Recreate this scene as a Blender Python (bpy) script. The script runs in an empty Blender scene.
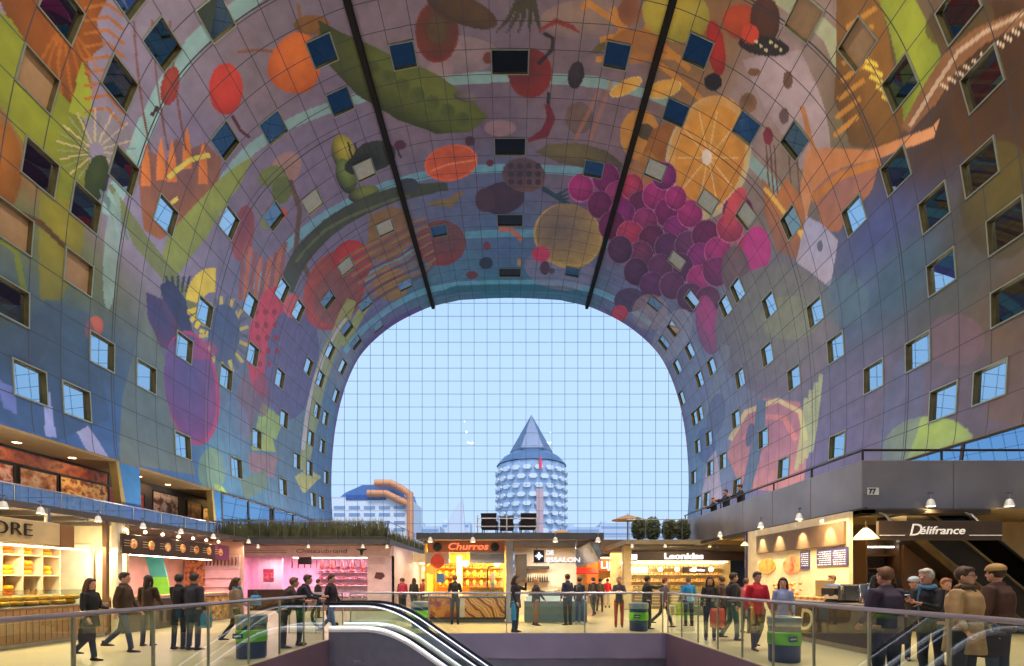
import bpy, bmesh, math, random
import numpy as np
from mathutils import Vector, Matrix, noise
random.seed(7)
C = bpy.context.scene.collection
F = 500.; EYE = 1.6; CX = 510.; CY = 580.     # focal length in pixels, eye height, vanishing point of the hall
PI = math.pi
def lin(c):
    return tuple(((v/255.)/12.92 if v/255. <= .04045 else ((v/255.+.055)/1.055)**2.4) for v in c)
# ------------------------------------------------------------------ materials
MATS = {}
def mat(name, rgb, rough=.6, metal=0., emit=0., var=.10, scale=3., ecol=None, bump=0., coat=0.):
    if name in MATS: return MATS[name]
    m = bpy.data.materials.new(name); m.use_nodes = True; nt = m.node_tree; N = nt.nodes; L = nt.links
    b = N['Principled BSDF']; c = lin(rgb)
    tc = N.new('ShaderNodeTexCoord'); nz = N.new('ShaderNodeTexNoise'); nz.inputs['Scale'].default_value = scale
    nz.inputs['Detail'].default_value = 3
    L.new(tc.outputs['Object'], nz.inputs['Vector'])
    r = N.new('ShaderNodeValToRGB'); L.new(nz.outputs['Fac'], r.inputs['Fac'])
    r.color_ramp.elements[0].position = .3; r.color_ramp.elements[1].position = .7
    r.color_ramp.elements[0].color = tuple(v*(1-var) for v in c)+(1,)
    r.color_ramp.elements[1].color = tuple(min(1, v*(1+var)) for v in c)+(1,)
    L.new(r.outputs['Color'], b.inputs['Base Color'])
    b.inputs['Roughness'].default_value = rough; b.inputs['Metallic'].default_value = metal
    if coat: b.inputs['Coat Weight'].default_value = coat
    if emit:
        b.inputs['Emission Strength'].default_value = emit
        if ecol: b.inputs['Emission Color'].default_value = lin(ecol)+(1,)
        else: L.new(r.outputs['Color'], b.inputs['Emission Color'])
    if bump:
        bp = N.new('ShaderNodeBump'); bp.inputs['Strength'].default_value = bump
        L.new(nz.outputs['Fac'], bp.inputs['Height']); L.new(bp.outputs['Normal'], b.inputs['Normal'])
    MATS[name] = m
    return m
def mat_patchy(name, cols, scale=4., rough=.6, kind='VORONOI', emit=0., distort=0., stretch=(1, 1, 1)):
    """several colours in patches (food, printed photographs)"""
    if name in MATS: return MATS[name]
    m = bpy.data.materials.new(name); m.use_nodes = True; nt = m.node_tree; N = nt.nodes; L = nt.links
    b = N['Principled BSDF']; tc = N.new('ShaderNodeTexCoord'); mp = N.new('ShaderNodeMapping')
    mp.inputs['Scale'].default_value = stretch; L.new(tc.outputs['Object'], mp.inputs['Vector'])
    if kind == 'VORONOI':
        t = N.new('ShaderNodeTexVoronoi'); t.inputs['Scale'].default_value = scale; out = t.outputs['Color']
        s = N.new('ShaderNodeSeparateColor'); L.new(out, s.inputs['Color']); out = s.outputs[0]
    elif kind == 'WAVE':
        t = N.new('ShaderNodeTexWave'); t.inputs['Scale'].default_value = scale; t.inputs['Distortion'].default_value = distort
        t.wave_type = 'BANDS'; t.bands_direction = 'DIAGONAL'; out = t.outputs['Fac']
    else:
        t = N.new('ShaderNodeTexNoise'); t.inputs['Scale'].default_value = scale; t.inputs['Detail'].default_value = 4; out = t.outputs['Fac']
    L.new(mp.outputs['Vector'], t.inputs['Vector'])
    r = N.new('ShaderNodeValToRGB'); e = r.color_ramp.elements
    lo, hi = (.32, .68) if kind == 'NOISE' else (0., 1.)
    while len(e) < len(cols): e.new(.5)
    for i, c in enumerate(cols):
        e[i].position = lo+(hi-lo)*i/(len(cols)-1); e[i].color = lin(c)+(1,)
    L.new(out, r.inputs['Fac']); L.new(r.outputs['Color'], b.inputs['Base Color'])
    b.inputs['Roughness'].default_value = rough
    if emit:
        L.new(r.outputs['Color'], b.inputs['Emission Color']); b.inputs['Emission Strength'].default_value = emit
    MATS[name] = m
    return m
def mat_glass(name, tint=(235, 242, 240), refl=1.45, rough=.0, base=.04):
    if name in MATS: return MATS[name]
    m = bpy.data.materials.new(name); m.use_nodes = True; nt = m.node_tree; N = nt.nodes; L = nt.links
    N.remove(N['Principled BSDF']); o = N['Material Output']
    t = N.new('ShaderNodeBsdfTransparent'); t.inputs['Color'].default_value = lin(tint)+(1,)
    g = N.new('ShaderNodeBsdfGlossy'); g.inputs['Roughness'].default_value = rough
    g.inputs['Color'].default_value = (.9, .95, 1, 1)
    f = N.new('ShaderNodeFresnel'); ge = N.new('ShaderNodeNewGeometry'); mi = N.new('ShaderNodeMapRange')   # thin glass: same reflection from both sides
    L.new(ge.outputs['Backfacing'], mi.inputs[0]); mi.inputs[3].default_value = refl; mi.inputs[4].default_value = 1/refl; L.new(mi.outputs[0], f.inputs['IOR'])
    mx = N.new('ShaderNodeMixShader'); L.new(f.outputs[0], mx.inputs[0]); L.new(t.outputs[0], mx.inputs[1]); L.new(g.outputs[0], mx.inputs[2])
    L.new(mx.outputs[0], o.inputs['Surface']); MATS[name] = m
    return m
# ------------------------------------------------------------------ mesh builder
class MB:
    def __init__(s): s.v = []; s.f = []; s.m = []; s.cur = 0
    def add(s, vs, fs):
        n = len(s.v); s.v += [tuple(v) for v in vs]; s.f += [tuple(i+n for i in f) for f in fs]; s.m += [s.cur]*len(fs); return s
    def box(s, x0, x1, y0, y1, z0, z1, bev=0.):
        if bev:
            b = min(bev, (x1-x0)*.45, (y1-y0)*.45, (z1-z0)*.45)
            vs = []; 
            ring = lambda i, z: [(x0+i, y0+b, z), (x0+b, y0+i, z), (x1-b, y0+i, z), (x1-i, y0+b, z), (x1-i, y1-b, z), (x1-b, y1-i, z), (x0+b, y1-i, z), (x0+i, y1-b, z)]
            vs = ring(b*.9, z0)+ring(0, z0+b)+ring(0, z1-b)+ring(b*.9, z1)
            fs = [tuple(range(7, -1, -1)), tuple(range(24, 32))]
            for k in range(3):
                for i in range(8):
                    j = (i+1) % 8; fs.append((k*8+i, k*8+j, k*8+8+j, k*8+8+i))
            return s.add(vs, fs)
        return s.add([(x0, y0, z0), (x1, y0, z0), (x1, y1, z0), (x0, y1, z0), (x0, y0, z1), (x1, y0, z1), (x1, y1, z1), (x0, y1, z1)],
              [(0, 3, 2, 1), (4, 5, 6, 7), (0, 1, 5, 4), (1, 2, 6, 5), (2, 3, 7, 6), (3, 0, 4, 7)])
    def prism(s, poly, axis, a, b):
        """poly of 2-D points extruded along axis ('x','y','z') from a to b"""
        def P(p, t): return {'x': (t, p[0], p[1]), 'y': (p[0], t, p[1]), 'z': (p[0], p[1], t)}[axis]
        n = len(poly)
        vs = [P(p, a) for p in poly]+[P(p, b) for p in poly]
        fs = [tuple(range(n-1, -1, -1)), tuple(range(n, 2*n))]+[(i, (i+1) % n, n+(i+1) % n, n+i) for i in range(n)]
        return s.add(vs, fs)
    def loft(s, rings, cap=True, closed=False):
        n = len(rings[0]); vs = [p for r in rings for p in r]; fs = []
        K = len(rings)
        for k in range(K-1 if not closed else K):
            k2 = (k+1) % K
            for i in range(n):
                j = (i+1) % n; fs.append((k*n+i, k*n+j, k2*n+j, k2*n+i))
        if cap and not closed: fs += [tuple(range(n-1, -1, -1)), tuple(range((K-1)*n, K*n))]
        return s.add(vs, fs)
    def tube(s, pts, r, n=8, cap=True, up=None):
        pts = [Vector(p) for p in pts]; R = r if isinstance(r, (list, tuple)) else [r]*len(pts)
        rings = []; prev = None
        for i, p in enumerate(pts):
            if i == 0: d = pts[1]-p
            elif i == len(pts)-1: d = p-pts[i-1]
            else: d = (pts[i+1]-p).normalized()+(p-pts[i-1]).normalized()
            if d.length < 1e-9: d = Vector((0, 0, 1))
            d.normalize()
            if prev is None:
                a = Vector((0, 0, 1)) if abs(d.z) < .9 else Vector((1, 0, 0))
                u = d.cross(a).normalized()
            else:
                u = (prev-d*prev.dot(d)); u = u.normalized() if u.length > 1e-6 else d.orthogonal().normalized()
            prev = u; w = d.cross(u)
            rr = R[i]; rx, ry = rr if isinstance(rr, (list, tuple)) else (rr, rr)
            rings.append([tuple(p+u*(math.cos(2*PI*k/n)*rx)+w*(math.sin(2*PI*k/n)*ry)) for k in range(n)])
        return s.loft(rings, cap)
    def cyl(s, x, y, z0, z1, r, n=16, r1=None): return s.tube([(x, y, z0), (x, y, z1)], [r, r if r1 is None else r1], n)
    def lathe(s, prof, x=0, y=0, z=0, n=20, cap=True):
        return s.loft([[(x+r*math.cos(2*PI*k/n), y+r*math.sin(2*PI*k/n), z+h) for k in range(n)] for r, h in prof], cap)
    def ell(s, c, r, n=14, m=8, rot=None):
        rings = []
        for j in range(1, m):
            a = PI*j/m
            rings.append([Vector((r[0]*math.sin(a)*math.cos(2*PI*k/n), r[1]*math.sin(a)*math.sin(2*PI*k/n), -r[2]*math.cos(a))) for k in range(n)])
        top = Vector((0, 0, r[2])); bot = -top
        vs = [bot]+[p for q in rings for p in q]+[top]
        if rot is not None: vs = [rot@p for p in vs]
        vs = [tuple(p+Vector(c)) for p in vs]
        fs = [(0, 1+(k+1) % n, 1+k) for k in range(n)]
        for j in range(m-2):
            for k in range(n):
                a = 1+j*n; fs.append((a+k, a+(k+1) % n, a+n+(k+1) % n, a+n+k))
        e = len(vs)-1; a = 1+(m-2)*n
        fs += [(a+k, a+(k+1) % n, e) for k in range(n)]
        return s.add(vs, fs)
    def quad(s, a, b, c, d): return s.add([a, b, c, d], [(0, 1, 2, 3)])
    def mesh(s, name, mats, off=(0, 0, 0), smooth=False):
        me = bpy.data.meshes.new(name); o = Vector(off)
        me.from_pydata([tuple(Vector(v)-o) for v in s.v], [], s.f)
        for m in (mats if isinstance(mats, (list, tuple)) else [mats]): me.materials.append(m)
        if any(s.m): me.polygons.foreach_set('material_index', s.m)
        if smooth: me.polygons.foreach_set('use_smooth', [True]*len(s.f))
        me.update(); return me
def cyl_smooth(me, ang=40):
    try: me.set_sharp_from_angle(angle=math.radians(ang))
    except Exception: pass
WL = {}
def T(name, label, cat, loc=(0, 0, 0), group=None, rz=0):
    o = bpy.data.objects.new(name, None); C.objects.link(o); o.location = loc; o.rotation_euler = (0, 0, rz)
    o.empty_display_size = .2
    o['label'] = label; o['category'] = cat
    if group: o['group'] = group
    WL[o.name] = Vector(loc)
    return o
def ob(name, mb, mt, parent=None, local=False, smooth=False, label=None, loc=None):
    off = Vector((0, 0, 0))
    if parent is not None and not local: off = WL[parent.name]
    if parent is None and loc is not None: off = Vector(loc)
    me = mb.mesh(name, mt, off, smooth)
    if smooth: cyl_smooth(me)
    o = bpy.data.objects.new(name, me); C.objects.link(o)
    if parent is not None: o.parent = parent
    elif loc is not None: o.location = loc
    WL[o.name] = off
    if label: o['label'] = label
    return o
def tag(o, label, cat, group=None, kind=None):
    o['label'] = label; o['category'] = cat
    if group: o['group'] = group
    if kind: o['kind'] = kind
    return o
def struct(name, mb, mt, parent=None, smooth=False):
    o = ob(name, mb, mt, parent, smooth=smooth)
    if parent is None: o['kind'] = 'structure'
    return o
def copy_tree(o, parent=None):
    c = o.copy(); C.objects.link(c); c.parent = parent
    for ch in o.children: copy_tree(ch, c)
    return c
def dup(root, loc, rz=None, label=None, group=None, scale=None):
    c = copy_tree(root); c.location = loc; WL[c.name] = Vector(loc)
    if rz is not None: c.rotation_euler = (0, 0, rz)
    if scale is not None: c.scale = (scale,)*3 if not isinstance(scale, tuple) else scale
    if label: c['label'] = label
    if group: c['group'] = group
    return c
FONT = {}
def text_mb(txt, size, origin, right, up, depth=.01, bold=0., shear=0., align='LEFT', width=None):
    """letters as real extruded geometry; origin = lower left of the line"""
    cu = bpy.data.curves.new('lettering', 'FONT'); cu.body = txt; cu.size = size; cu.extrude = depth; cu.offset = bold; cu.shear = shear
    cu.align_x = align; cu.resolution_u = 3
    o = bpy.data.objects.new('lettering', cu); C.objects.link(o)
    dg = bpy.context.evaluated_depsgraph_get(); me = bpy.data.meshes.new_from_object(o.evaluated_get(dg))
    bpy.data.objects.remove(o); bpy.data.curves.remove(cu)
    R = Vector(right).normalized(); U = Vector(up).normalized(); W = R.cross(U); O = Vector(origin)
    k = 1.
    if width:
        xs = [v.co.x for v in me.vertices]; k = width/max(1e-6, max(xs)-min(xs))
    mb = MB(); mb.add([tuple(O+R*v.co.x*k+U*v.co.y+W*v.co.z) for v in me.vertices], [tuple(p.vertices) for p in me.polygons])
    bpy.data.meshes.remove(me)
    return mb
def light(name, kind, loc, energy, col=(255, 220, 170), size=1., size_y=None, rot=(0, 0, 0), spot=None):
    l = bpy.data.lights.new(name, kind); l.energy = energy; l.color = lin(col)
    if kind == 'AREA':
        l.size = size
        if size_y: l.shape = 'RECTANGLE'; l.size_y = size_y
    elif kind in ('POINT', 'SPOT'): l.shadow_soft_size = size
    if spot: l.spot_size = spot; l.spot_blend = .6
    o = bpy.data.objects.new(name, l); C.objects.link(o); o.location = loc; o.rotation_euler = rot
    return o
# ------------------------------------------------------------------ the vault: its cross-section, measured on the end facade
SC = 8.6; YF = F/SC                                   # facade stands 58 m from the viewer
P = [(0,282),(45,280.2),(56,278.5),(72,275),(85,271),(108,260),(126,248),(142,233.5),(153,219),(162,200),(168,182),(171.5,168),(175.5,145),(178,117),(178.6,95),(178.4,80),(177.2,60),(176,53)]
P = [(a/SC, b/SC) for a, b in P]
def cr(p0, p1, p2, p3, t):
    return tuple(.5*(2*b+(c-a)*t+(2*a-5*b+4*c-d)*t*t+(3*b-3*c+d-a)*t**3) for a, b, c, d in zip(p0, p1, p2, p3))
_p = [(-P[1][0], P[1][1])]+P+[(2*P[-1][0]-P[-2][0], 2*P[-1][1]-P[-2][1])]
D = []
for i in range(1, len(_p)-2):
    for k in range(40): D.append(cr(*_p[i-1:i+3], k/40))
D.append(P[-1])
S = [0.]
for a, b in zip(D, D[1:]): S.append(S[-1]+math.hypot(b[0]-a[0], b[1]-a[1]))
Sn = np.array(S); Dx = np.array([d[0] for d in D]); Dz = np.array([d[1] for d in D])
def prof(s):
    """arc length from the crown -> x, z (above the floor)"""
    a = np.abs(s); return np.sign(s)*np.interp(a, Sn, Dx), np.interp(a, Sn, Dz)+EYE
def hit(px, py):
    """photo point -> (arc length, Y) on the vault skin"""
    dx = (px-CX)/F; dz = (CY-py)/F; ax = abs(dx)
    c = Dx*dz-Dz*ax
    idx = np.where(c[:-1]*c[1:] <= 0)[0]
    if len(idx) == 0: return (math.copysign(S[-1], dx), 20.7/max(ax, 1e-3))
    i = idx[0]; t = c[i]/(c[i]-c[i+1]+1e-12)
    x = Dx[i]+t*(Dx[i+1]-Dx[i]); z = Dz[i]+t*(Dz[i+1]-Dz[i])
    return (math.copysign(Sn[i]+t*(Sn[i+1]-Sn[i]), dx), float(x/ax if ax > dz else z/dz))
PP = 1.548; NS = 22; Y0 = 20.79-PP/2
half = [1.19*i/12 for i in range(12)]+[1.19+PP*i/NS for i in range(0, 25*NS+1)]
half = [h for h in half if h <= S[-1]]; half.append(S[-1])
sg = np.array([-h for h in half[:0:-1]]+half)
ylist = [-40., -30, -20, -10, 0, 8, 14]+[Y0-2*PP+PP*i/NS for i in range(0, 28*NS) if Y0-2*PP+PP*i/NS < YF]+[YF]
yg = np.array(ylist)
SS, YY = np.meshgrid(sg, yg, indexing='ij')           # the mural lives in (arc, length) coordinates of the skin
COL = np.zeros(SS.shape+(3,))
# --- ground tones of the mural, blended between places on the skin
base_pts = """20,150,120,85,30;60,250,90,100,60;30,330,70,80,60;60,340,60,90,110;20,420,60,95,140;100,420,62,98,140;150,440,66,102,138;230,460,85,130,150
130,120,120,112,125;190,60,128,118,128;150,230,130,125,150;120,200,125,120,140;260,80,126,112,118;200,150,118,108,130;290,160,122,112,135;250,300,110,110,140;300,250,118,110,135
400,70,128,112,118;350,140,120,108,130;420,120,122,106,120;500,30,120,105,115;500,60,112,98,112;560,60,118,100,105;480,110,105,90,105;560,110,120,105,115;450,190,95,105,135;500,185,90,100,130;500,240,80,110,145;460,270,80,125,150
560,290,70,125,150;500,292,50,125,145;430,290,85,125,145;600,210,110,90,120;620,120,125,105,110;700,40,140,105,60;770,100,155,135,130;800,120,145,125,105;830,140,120,110,80;860,90,90,70,35
940,140,70,50,25;1000,60,75,48,22;1000,200,75,62,25;1000,300,95,75,50;960,300,75,80,75;900,280,62,90,105;880,230,70,80,125;850,300,75,95,120;900,400,95,88,105;980,420,88,80,92;860,380,98,92,115
800,300,110,108,115;780,380,112,105,115;700,400,110,120,150;690,360,115,125,150;700,440,90,125,155;720,470,110,125,150;750,480,112,100,130;640,310,110,120,150;730,380,110,120,145;690,480,95,135,165;800,470,105,95,125;840,440,95,90,120
340,360,125,135,150;330,420,85,125,155;320,470,75,115,150;300,420,100,125,140;270,440,95,120,135;240,420,90,110,140;180,470,66,105,140;330,500,70,110,150;380,320,110,115,150""".replace('\n', ';').split(';')
bp = []
for t in base_pts:
    x, y, r, g, b = map(float, t.split(',')); s_, Y_ = hit(x, y); bp.append((s_, Y_, lin((r, g, b))))
wsum = np.zeros(SS.shape)
for s_, Y_, c in bp:
    w = 1./(((SS-s_)**2+(.6*(YY-Y_))**2)+1.5)**1.8
    wsum += w; COL += w[..., None]*np.array(c)
COL /= wsum[..., None]
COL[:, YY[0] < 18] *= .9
_rn = np.random.RandomState(3)
def paint(poly, c1, c2=None, soft=0., rim=None, alpha=1., px=True):
    """fill a polygon on the skin; c1 in the middle, c2 at the edge"""
    q = [hit(*p) for p in poly] if px else poly
    q = np.array(q); a0, a1 = q[:, 0].min(), q[:, 0].max(); b0, b1 = q[:, 1].min(), q[:, 1].max()
    i0, i1 = np.searchsorted(sg, [a0, a1]); j0, j1 = np.searchsorted(yg, [b0, b1])
    if i1 <= i0 or j1 <= j0: return
    s = SS[i0:i1, j0:j1]; y = YY[i0:i1, j0:j1]; ins = np.zeros(s.shape, bool)
    n = len(q)
    for k in range(n):
        xa, ya = q[k]; xb, yb = q[(k+1) % n]
        if ya == yb: continue
        cond = (ya > y) != (yb > y)
        ins ^= cond & (s < (xb-xa)*(y-ya)/(yb-ya)+xa)
    if not ins.any(): return
    c = COL[i0:i1, j0:j1]
    col = np.broadcast_to(np.array(lin(c1)), c.shape).copy()
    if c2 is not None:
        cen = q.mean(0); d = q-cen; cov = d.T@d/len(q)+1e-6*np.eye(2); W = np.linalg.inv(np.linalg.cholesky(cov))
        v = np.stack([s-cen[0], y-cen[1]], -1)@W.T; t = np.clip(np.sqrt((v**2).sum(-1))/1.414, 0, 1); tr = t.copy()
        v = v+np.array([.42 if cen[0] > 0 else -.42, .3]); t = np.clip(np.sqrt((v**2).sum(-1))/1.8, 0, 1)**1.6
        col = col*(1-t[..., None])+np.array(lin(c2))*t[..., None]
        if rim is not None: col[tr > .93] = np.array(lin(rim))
    c[ins] = c[ins]*(1-alpha)+col[ins]*alpha
def el(cx, cy, rx, ry, rot=0, c1=(0, 0, 0), c2=None, rim=None, alpha=1., n=28, wob=0.):
    r = math.radians(rot); pts = []
    for k in range(n):
        a = 2*PI*k/n; w = 1+wob*math.sin(3*a+cx); x = rx*math.cos(a)*w; y = ry*math.sin(a)*w
        pts.append((cx+x*math.cos(r)-y*math.sin(r), cy+x*math.sin(r)+y*math.cos(r)))
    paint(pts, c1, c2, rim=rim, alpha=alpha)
def strk(pts, w, c, c2=None, alpha=1., taper=False):
    """a brush stroke along photo points"""
    L_, R_ = [], []; n = len(pts); W = w if isinstance(w, (list, tuple)) else None
    for i, (x, y) in enumerate(pts):
        a = pts[max(0, i-1)]; b = pts[min(n-1, i+1)]; dx, dy = b[0]-a[0], b[1]-a[1]; l = math.hypot(dx, dy) or 1
        ww = (W[i] if W else w)*.5*((1-i/(n-1)*.85) if taper else 1)
        L_.append((x-dy/l*ww, y+dx/l*ww)); R_.append((x+dy/l*ww, y-dx/l*ww))
    paint(L_+R_[::-1], c, None, alpha=alpha)
TEAL = (128, 172, 162)
# pale bands that sweep across the vault
strk([(108,215),(137,151),(170,80),(202,36),(245,5),(260,-10)], 18, TEAL, alpha=.75)
strk([(770,-8),(800,10),(831,36),(846,75),(852,110)], 18, (165,175,130), alpha=.7)
strk([(215,215),(225,180),(249,151),(292,123),(346,103),(400,88),(440,80),(510,77),(570,80),(620,87),(665,100),(720,132),(752,162),(782,200)], 11, TEAL, alpha=.7)
strk([(255,290),(275,262),(300,235),(345,205),(400,182),(476,169),(560,170),(600,176)], 9, (100,165,175), alpha=.7)
strk([(330,320),(370,275),(410,252),(460,236),(570,235),(620,250)], 8, (95,165,180), alpha=.6)
strk([(345,352),(375,320),(410,297),(450,286),(510,283),(575,286),(612,298),(650,325)], 6, (110,185,200), alpha=.6)
paint([(330,470),(338,400),(352,365),(380,330),(420,306),(428,311),(390,338),(365,365),(350,398),(340,440),(335,470)], (110,80,145), alpha=.8)
paint([(690,470),(682,400),(668,365),(640,330),(600,306),(592,304),(632,330),(658,365),(674,400),(682,440)], (120,85,135), alpha=.6)
paint([(430,299),(510,291),(592,299),(575,288),(510,284),(450,287)], (30,110,125), alpha=.8)
# pale cloud areas
el(450,55,50,20,0,(165,140,130),(128,112,118),alpha=.5); el(600,20,60,22,0,(165,135,105),(120,105,110),alpha=.6)
el(440,70,14,10,0,(150,125,120),alpha=.6); el(500,128,16,8,0,(150,120,120),alpha=.7); el(560,270,36,20,10,(150,130,155),alpha=.5)
paint([(742,60),(800,50),(825,110),(832,160),(800,170),(765,110)], (178,158,158), (150,130,125), alpha=.9)
# top left: yellow-green leaves, brown petals
paint([(-5,-8),(112,-8),(96,20),(104,45),(88,60),(92,92),(70,122),(50,84),(20,42)], (128,72,15),(100,60,20), )
for k in range(7): strk([(66,20),(40+k*9,62),(38+k*12,108-abs(k-3)*4)], 3, (160,98,20), alpha=.5)
paint([(-5,8),(12,20),(44,72),(85,122),(92,170),(84,240),(44,240),(42,172),(0,105)], (118,124,22),(96,105,28))
paint([(83,62),(92,92),(92,120),(68,112)], (130,138,28))
el(2,168,20,44,0,(132,82,18),(110,70,20)); paint([(40,192),(84,205),(84,245),(62,300),(40,300)], (122,116,25),(95,95,40))
strk([(0,205),(40,222),(80,262)], 5, (85,60,25)); strk([(0,240),(16,250),(26,300)], 6, (100,110,35))
for k in range(9): strk([(84,8+k*13),(108,4+k*13),(124,16+k*14)], 3, (150,92,28))
for k in range(26):
    a = 2*PI*k/26; strk([(96+8*math.cos(a),150+8*math.sin(a)),(96+40*math.cos(a+.1),145+38*math.sin(a+.1))], 1.6, (165,150,110) if k % 2 else (120,125,90))
el(97,178,12,24,10,(58,72,35),(40,52,30))
for k in range(6): strk([(100,190),(112+k*5,215+k*3),(116+k*6,240)], 2.4, (90,115,110))
# orange husk flower under the band
paint([(138,170),(150,150),(166,162),(176,138),(190,150),(205,142),(222,160),(216,196),(188,222),(160,240),(144,230)], (112,82,82),(140,92,60))
for x, y in ((146,152),(161,146),(172,148),(187,135),(203,150)): strk([(x,y+34),(x,y+12),(x,y-8)], [10,8,1], (188,112,45))
for x in (150,168,186): strk([(x,150),(x-10,90),(x-16,20)], 2, (112,70,55))
strk([(168,178),(190,160),(210,155)], 5, (186,176,70)); strk([(170,204),(178,198)], 4, (200,185,80))
el(170,86,9,20,12,(150,62,40),(130,50,40)); strk([(158,106),(152,116)], 4, (60,40,30)); el(226,89,17,26,0,(196,62,42),(165,45,32)); strk([(232,115),(240,130),(250,138)], 3, (80,40,35))
strk([(238,52),(262,50),(276,52)], 3, (130,85,60))
el(295,64,26,31,10,(210,112,22),(178,86,20),wob=.06); strk([(298,4),(302,28)], 3, (130,95,45)); el(312,25,18,10,0,(140,95,35),(120,85,40))
# pea pod
paint([(318,20),(345,34),(398,58),(440,76),(470,98),(488,117),(470,132),(436,134),(398,120),(358,96),(326,62)], (104,112,42),(62,70,30))
for k in range(7): el(372+k*15,70+k*8.5,8,9,0,(72,82,34),(92,104,44),alpha=.8)
el(437,32,22,31,0,(88,62,42),(112,50,40),rim=(125,55,42)); el(437,30,9,14,0,(92,82,48),alpha=.6)
el(462,10,38,14,22,(92,68,44),(72,56,38)); 
for a in (-14,-7,0,7,14): strk([(527+a*.4,-6),(523+a,18),(518+a*1.6,33)], [6,5,1], (72,66,45))
el(530,73,22,25,0,(98,42,45),(132,45,40)); strk([(538,64),(552,50),(553,38),(543,33)], 4, (52,36,38)); strk([(540,30),(556,21),(572,27),(580,33)], [3,6,5,1], (140,52,42))
el(488,58,5,6,0,(110,60,50)); strk([(528,141),(545,133),(551,118),(547,104)], [3,10,9,5], (118,40,52)); strk([(548,104),(549,92)], 3, (45,42,48))
el(470,141,5,5,0,(80,52,62)); el(490,163,4,3.5,0,(100,52,58)); el(466,97,13,5,10,(120,110,105),(80,70,70))
el(576,75,8,14,10,(62,46,52),(44,36,44)); el(579,118,14,16,0,(116,92,82),(100,86,88)); strk([(575,140),(600,90)], 4, (165,112,80),alpha=.6); strk([(590,140),(612,80)], 4, (165,112,80),alpha=.6)
paint([(588,54),(600,42),(618,34),(612,44),(598,54)], (96,86,50))
# yellow butterfly-like blossom, hanging seed cases
for dx, dy, rx, ry, c in ((-14,-6,12,20,(172,160,40)),(-12,16,10,18,(112,130,60)),(16,-4,22,15,(60,64,58)),(6,34,16,8,(120,130,60)),(4,4,18,10,(38,44,44))): el(358+dx,160+dy,rx,ry,-15,c,(52,56,48))
for k in range(8): strk([(348+k*7,142+k),(352+k*7,158)], 2, (48,52,44))
el(285,170,14,20,35,(150,120,112)); el(272,176,14,10,-20,(112,122,70)); el(282,190,10,14,10,(96,108,60)); strk([(290,180),(300,210),(296,250),(312,282)], 5, (104,84,70))
el(283,214,4,6,0,(200,80,40)); el(270,218,8,12,30,(120,130,80))
# long dark gourd across the left
strk([(286,290),(300,258),(330,226),(372,203),(412,191),(448,187)], [16,18,17,16,14,8], (72,78,62)); strk([(296,262),(326,230),(372,208),(410,196)], 3, (96,104,74))
el(451,163,27,18,-12,(176,84,52),(198,88,48),rim=(205,100,60)); strk([(430,172),(450,164),(476,160)], 2, (205,120,80)); strk([(428,204),(450,203),(462,192)], [3,10,4], (126,108,72))
el(400,145,6,5,0,(88,50,68)); el(408,185,11,7,0,(62,70,78)); el(502,198,23,16,-10,(76,58,72),(66,54,72)); el(485,200,10,12,0,(82,62,76))
el(524,175,22,17,10,(86,70,80),(110,84,78)); 
for k in range(12): el(511+(k%4)*9,166+(k//4)*8,3,3,0,(66,56,70))
for k in range(5): strk([(542,188),(556+k*3,196+k*2),(570,196+k*5-8)], [5,4,1], (44,72,84))
paint([(535,152),(548,144),(575,143),(605,150),(622,163),(618,178),(596,172),(560,163)], (112,102,68),(78,72,62))
el(568,236,35,32,25,(116,102,92),(168,140,72),rim=(178,150,80)); el(486,263,7,6,0,(48,62,80)); el(441,243,25,23,0,(108,80,82),(140,66,66)); el(487,246,4,4,0,(122,60,78)); el(472,275,6,4,0,(120,66,66))
strk([(499,229),(512,230),(522,240)], 5, (178,108,88)); el(541,254,9,8,0,(190,60,96)); el(545,268,5,7,0,(90,60,80)); el(552,271,3,3,0,(90,80,90)); el(519,262,2,4,0,(180,140,70))
# right of the crown: mustard twigs, citrus
for a, b in (((590,4),(636,40)),((600,40),(668,30)),((612,8),(640,52)),((636,2),(612,46)),((650,20),(634,60)),((596,60),(680,58)),((652,60),(706,104)),((582,10),(590,0)),((640,30),(690,70))): strk([a,b], 6, (186,128,38))
el(636,46,26,18,0,(150,98,45),(165,110,48),alpha=.8); el(630,12,12,14,0,(124,74,50),(150,100,60)); el(676,14,34,28,15,(186,166,38),(150,140,42)); 
el(626,87,18,7,-28,(205,150,45),(200,160,70),rim=(205,180,120)); el(664,89,18,9,-16,(205,150,45),(200,160,70),rim=(205,180,120)); el(640,135,20,26,0,(188,134,48),(180,130,60)); el(646,132,10,8,30,(90,78,58)); paint([(640,160),(652,130),(690,112),(680,170),(662,196),(648,185)], (150,96,40))
paint([(622,180),(660,200),(672,180),(650,150),(626,166)], (168,118,50),alpha=.7)
el(708,158,42,64,14,(200,140,48),(196,172,112),rim=(185,170,130)); el(710,158,34,54,14,(208,148,42),(190,128,34))
for k in range(10):
    a = 2*PI*k/10; strk([(708+3*math.cos(a),158+4*math.sin(a)),(708+30*math.cos(a),158+50*math.sin(a))], 1.4, (212,175,110))
el(707,157,5,8,0,(215,200,180))
el(716,48,9,28,-8,(178,42,30),(140,38,34)); el(713,82,9,9,0,(36,32,36)); el(742,22,20,18,20,(184,74,26),(150,66,30)); el(765,20,15,24,0,(92,52,28),(74,46,28)); el(764,46,26,10,8,(48,38,30)); el(750,34,9,10,0,(198,66,30))
for k in range(6): el(756+k*5,42+(k%3)*4,1.6,1.6,0,(200,190,140))
el(748,103,9,10,0,(116,84,56),(140,104,70)); el(754,72,6,4,0,(120,88,50)); el(788,80,5,9,0,(110,80,60)); el(784,116,5,8,0,(110,86,82)); el(768,136,5,9,0,(130,48,60))
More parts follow.
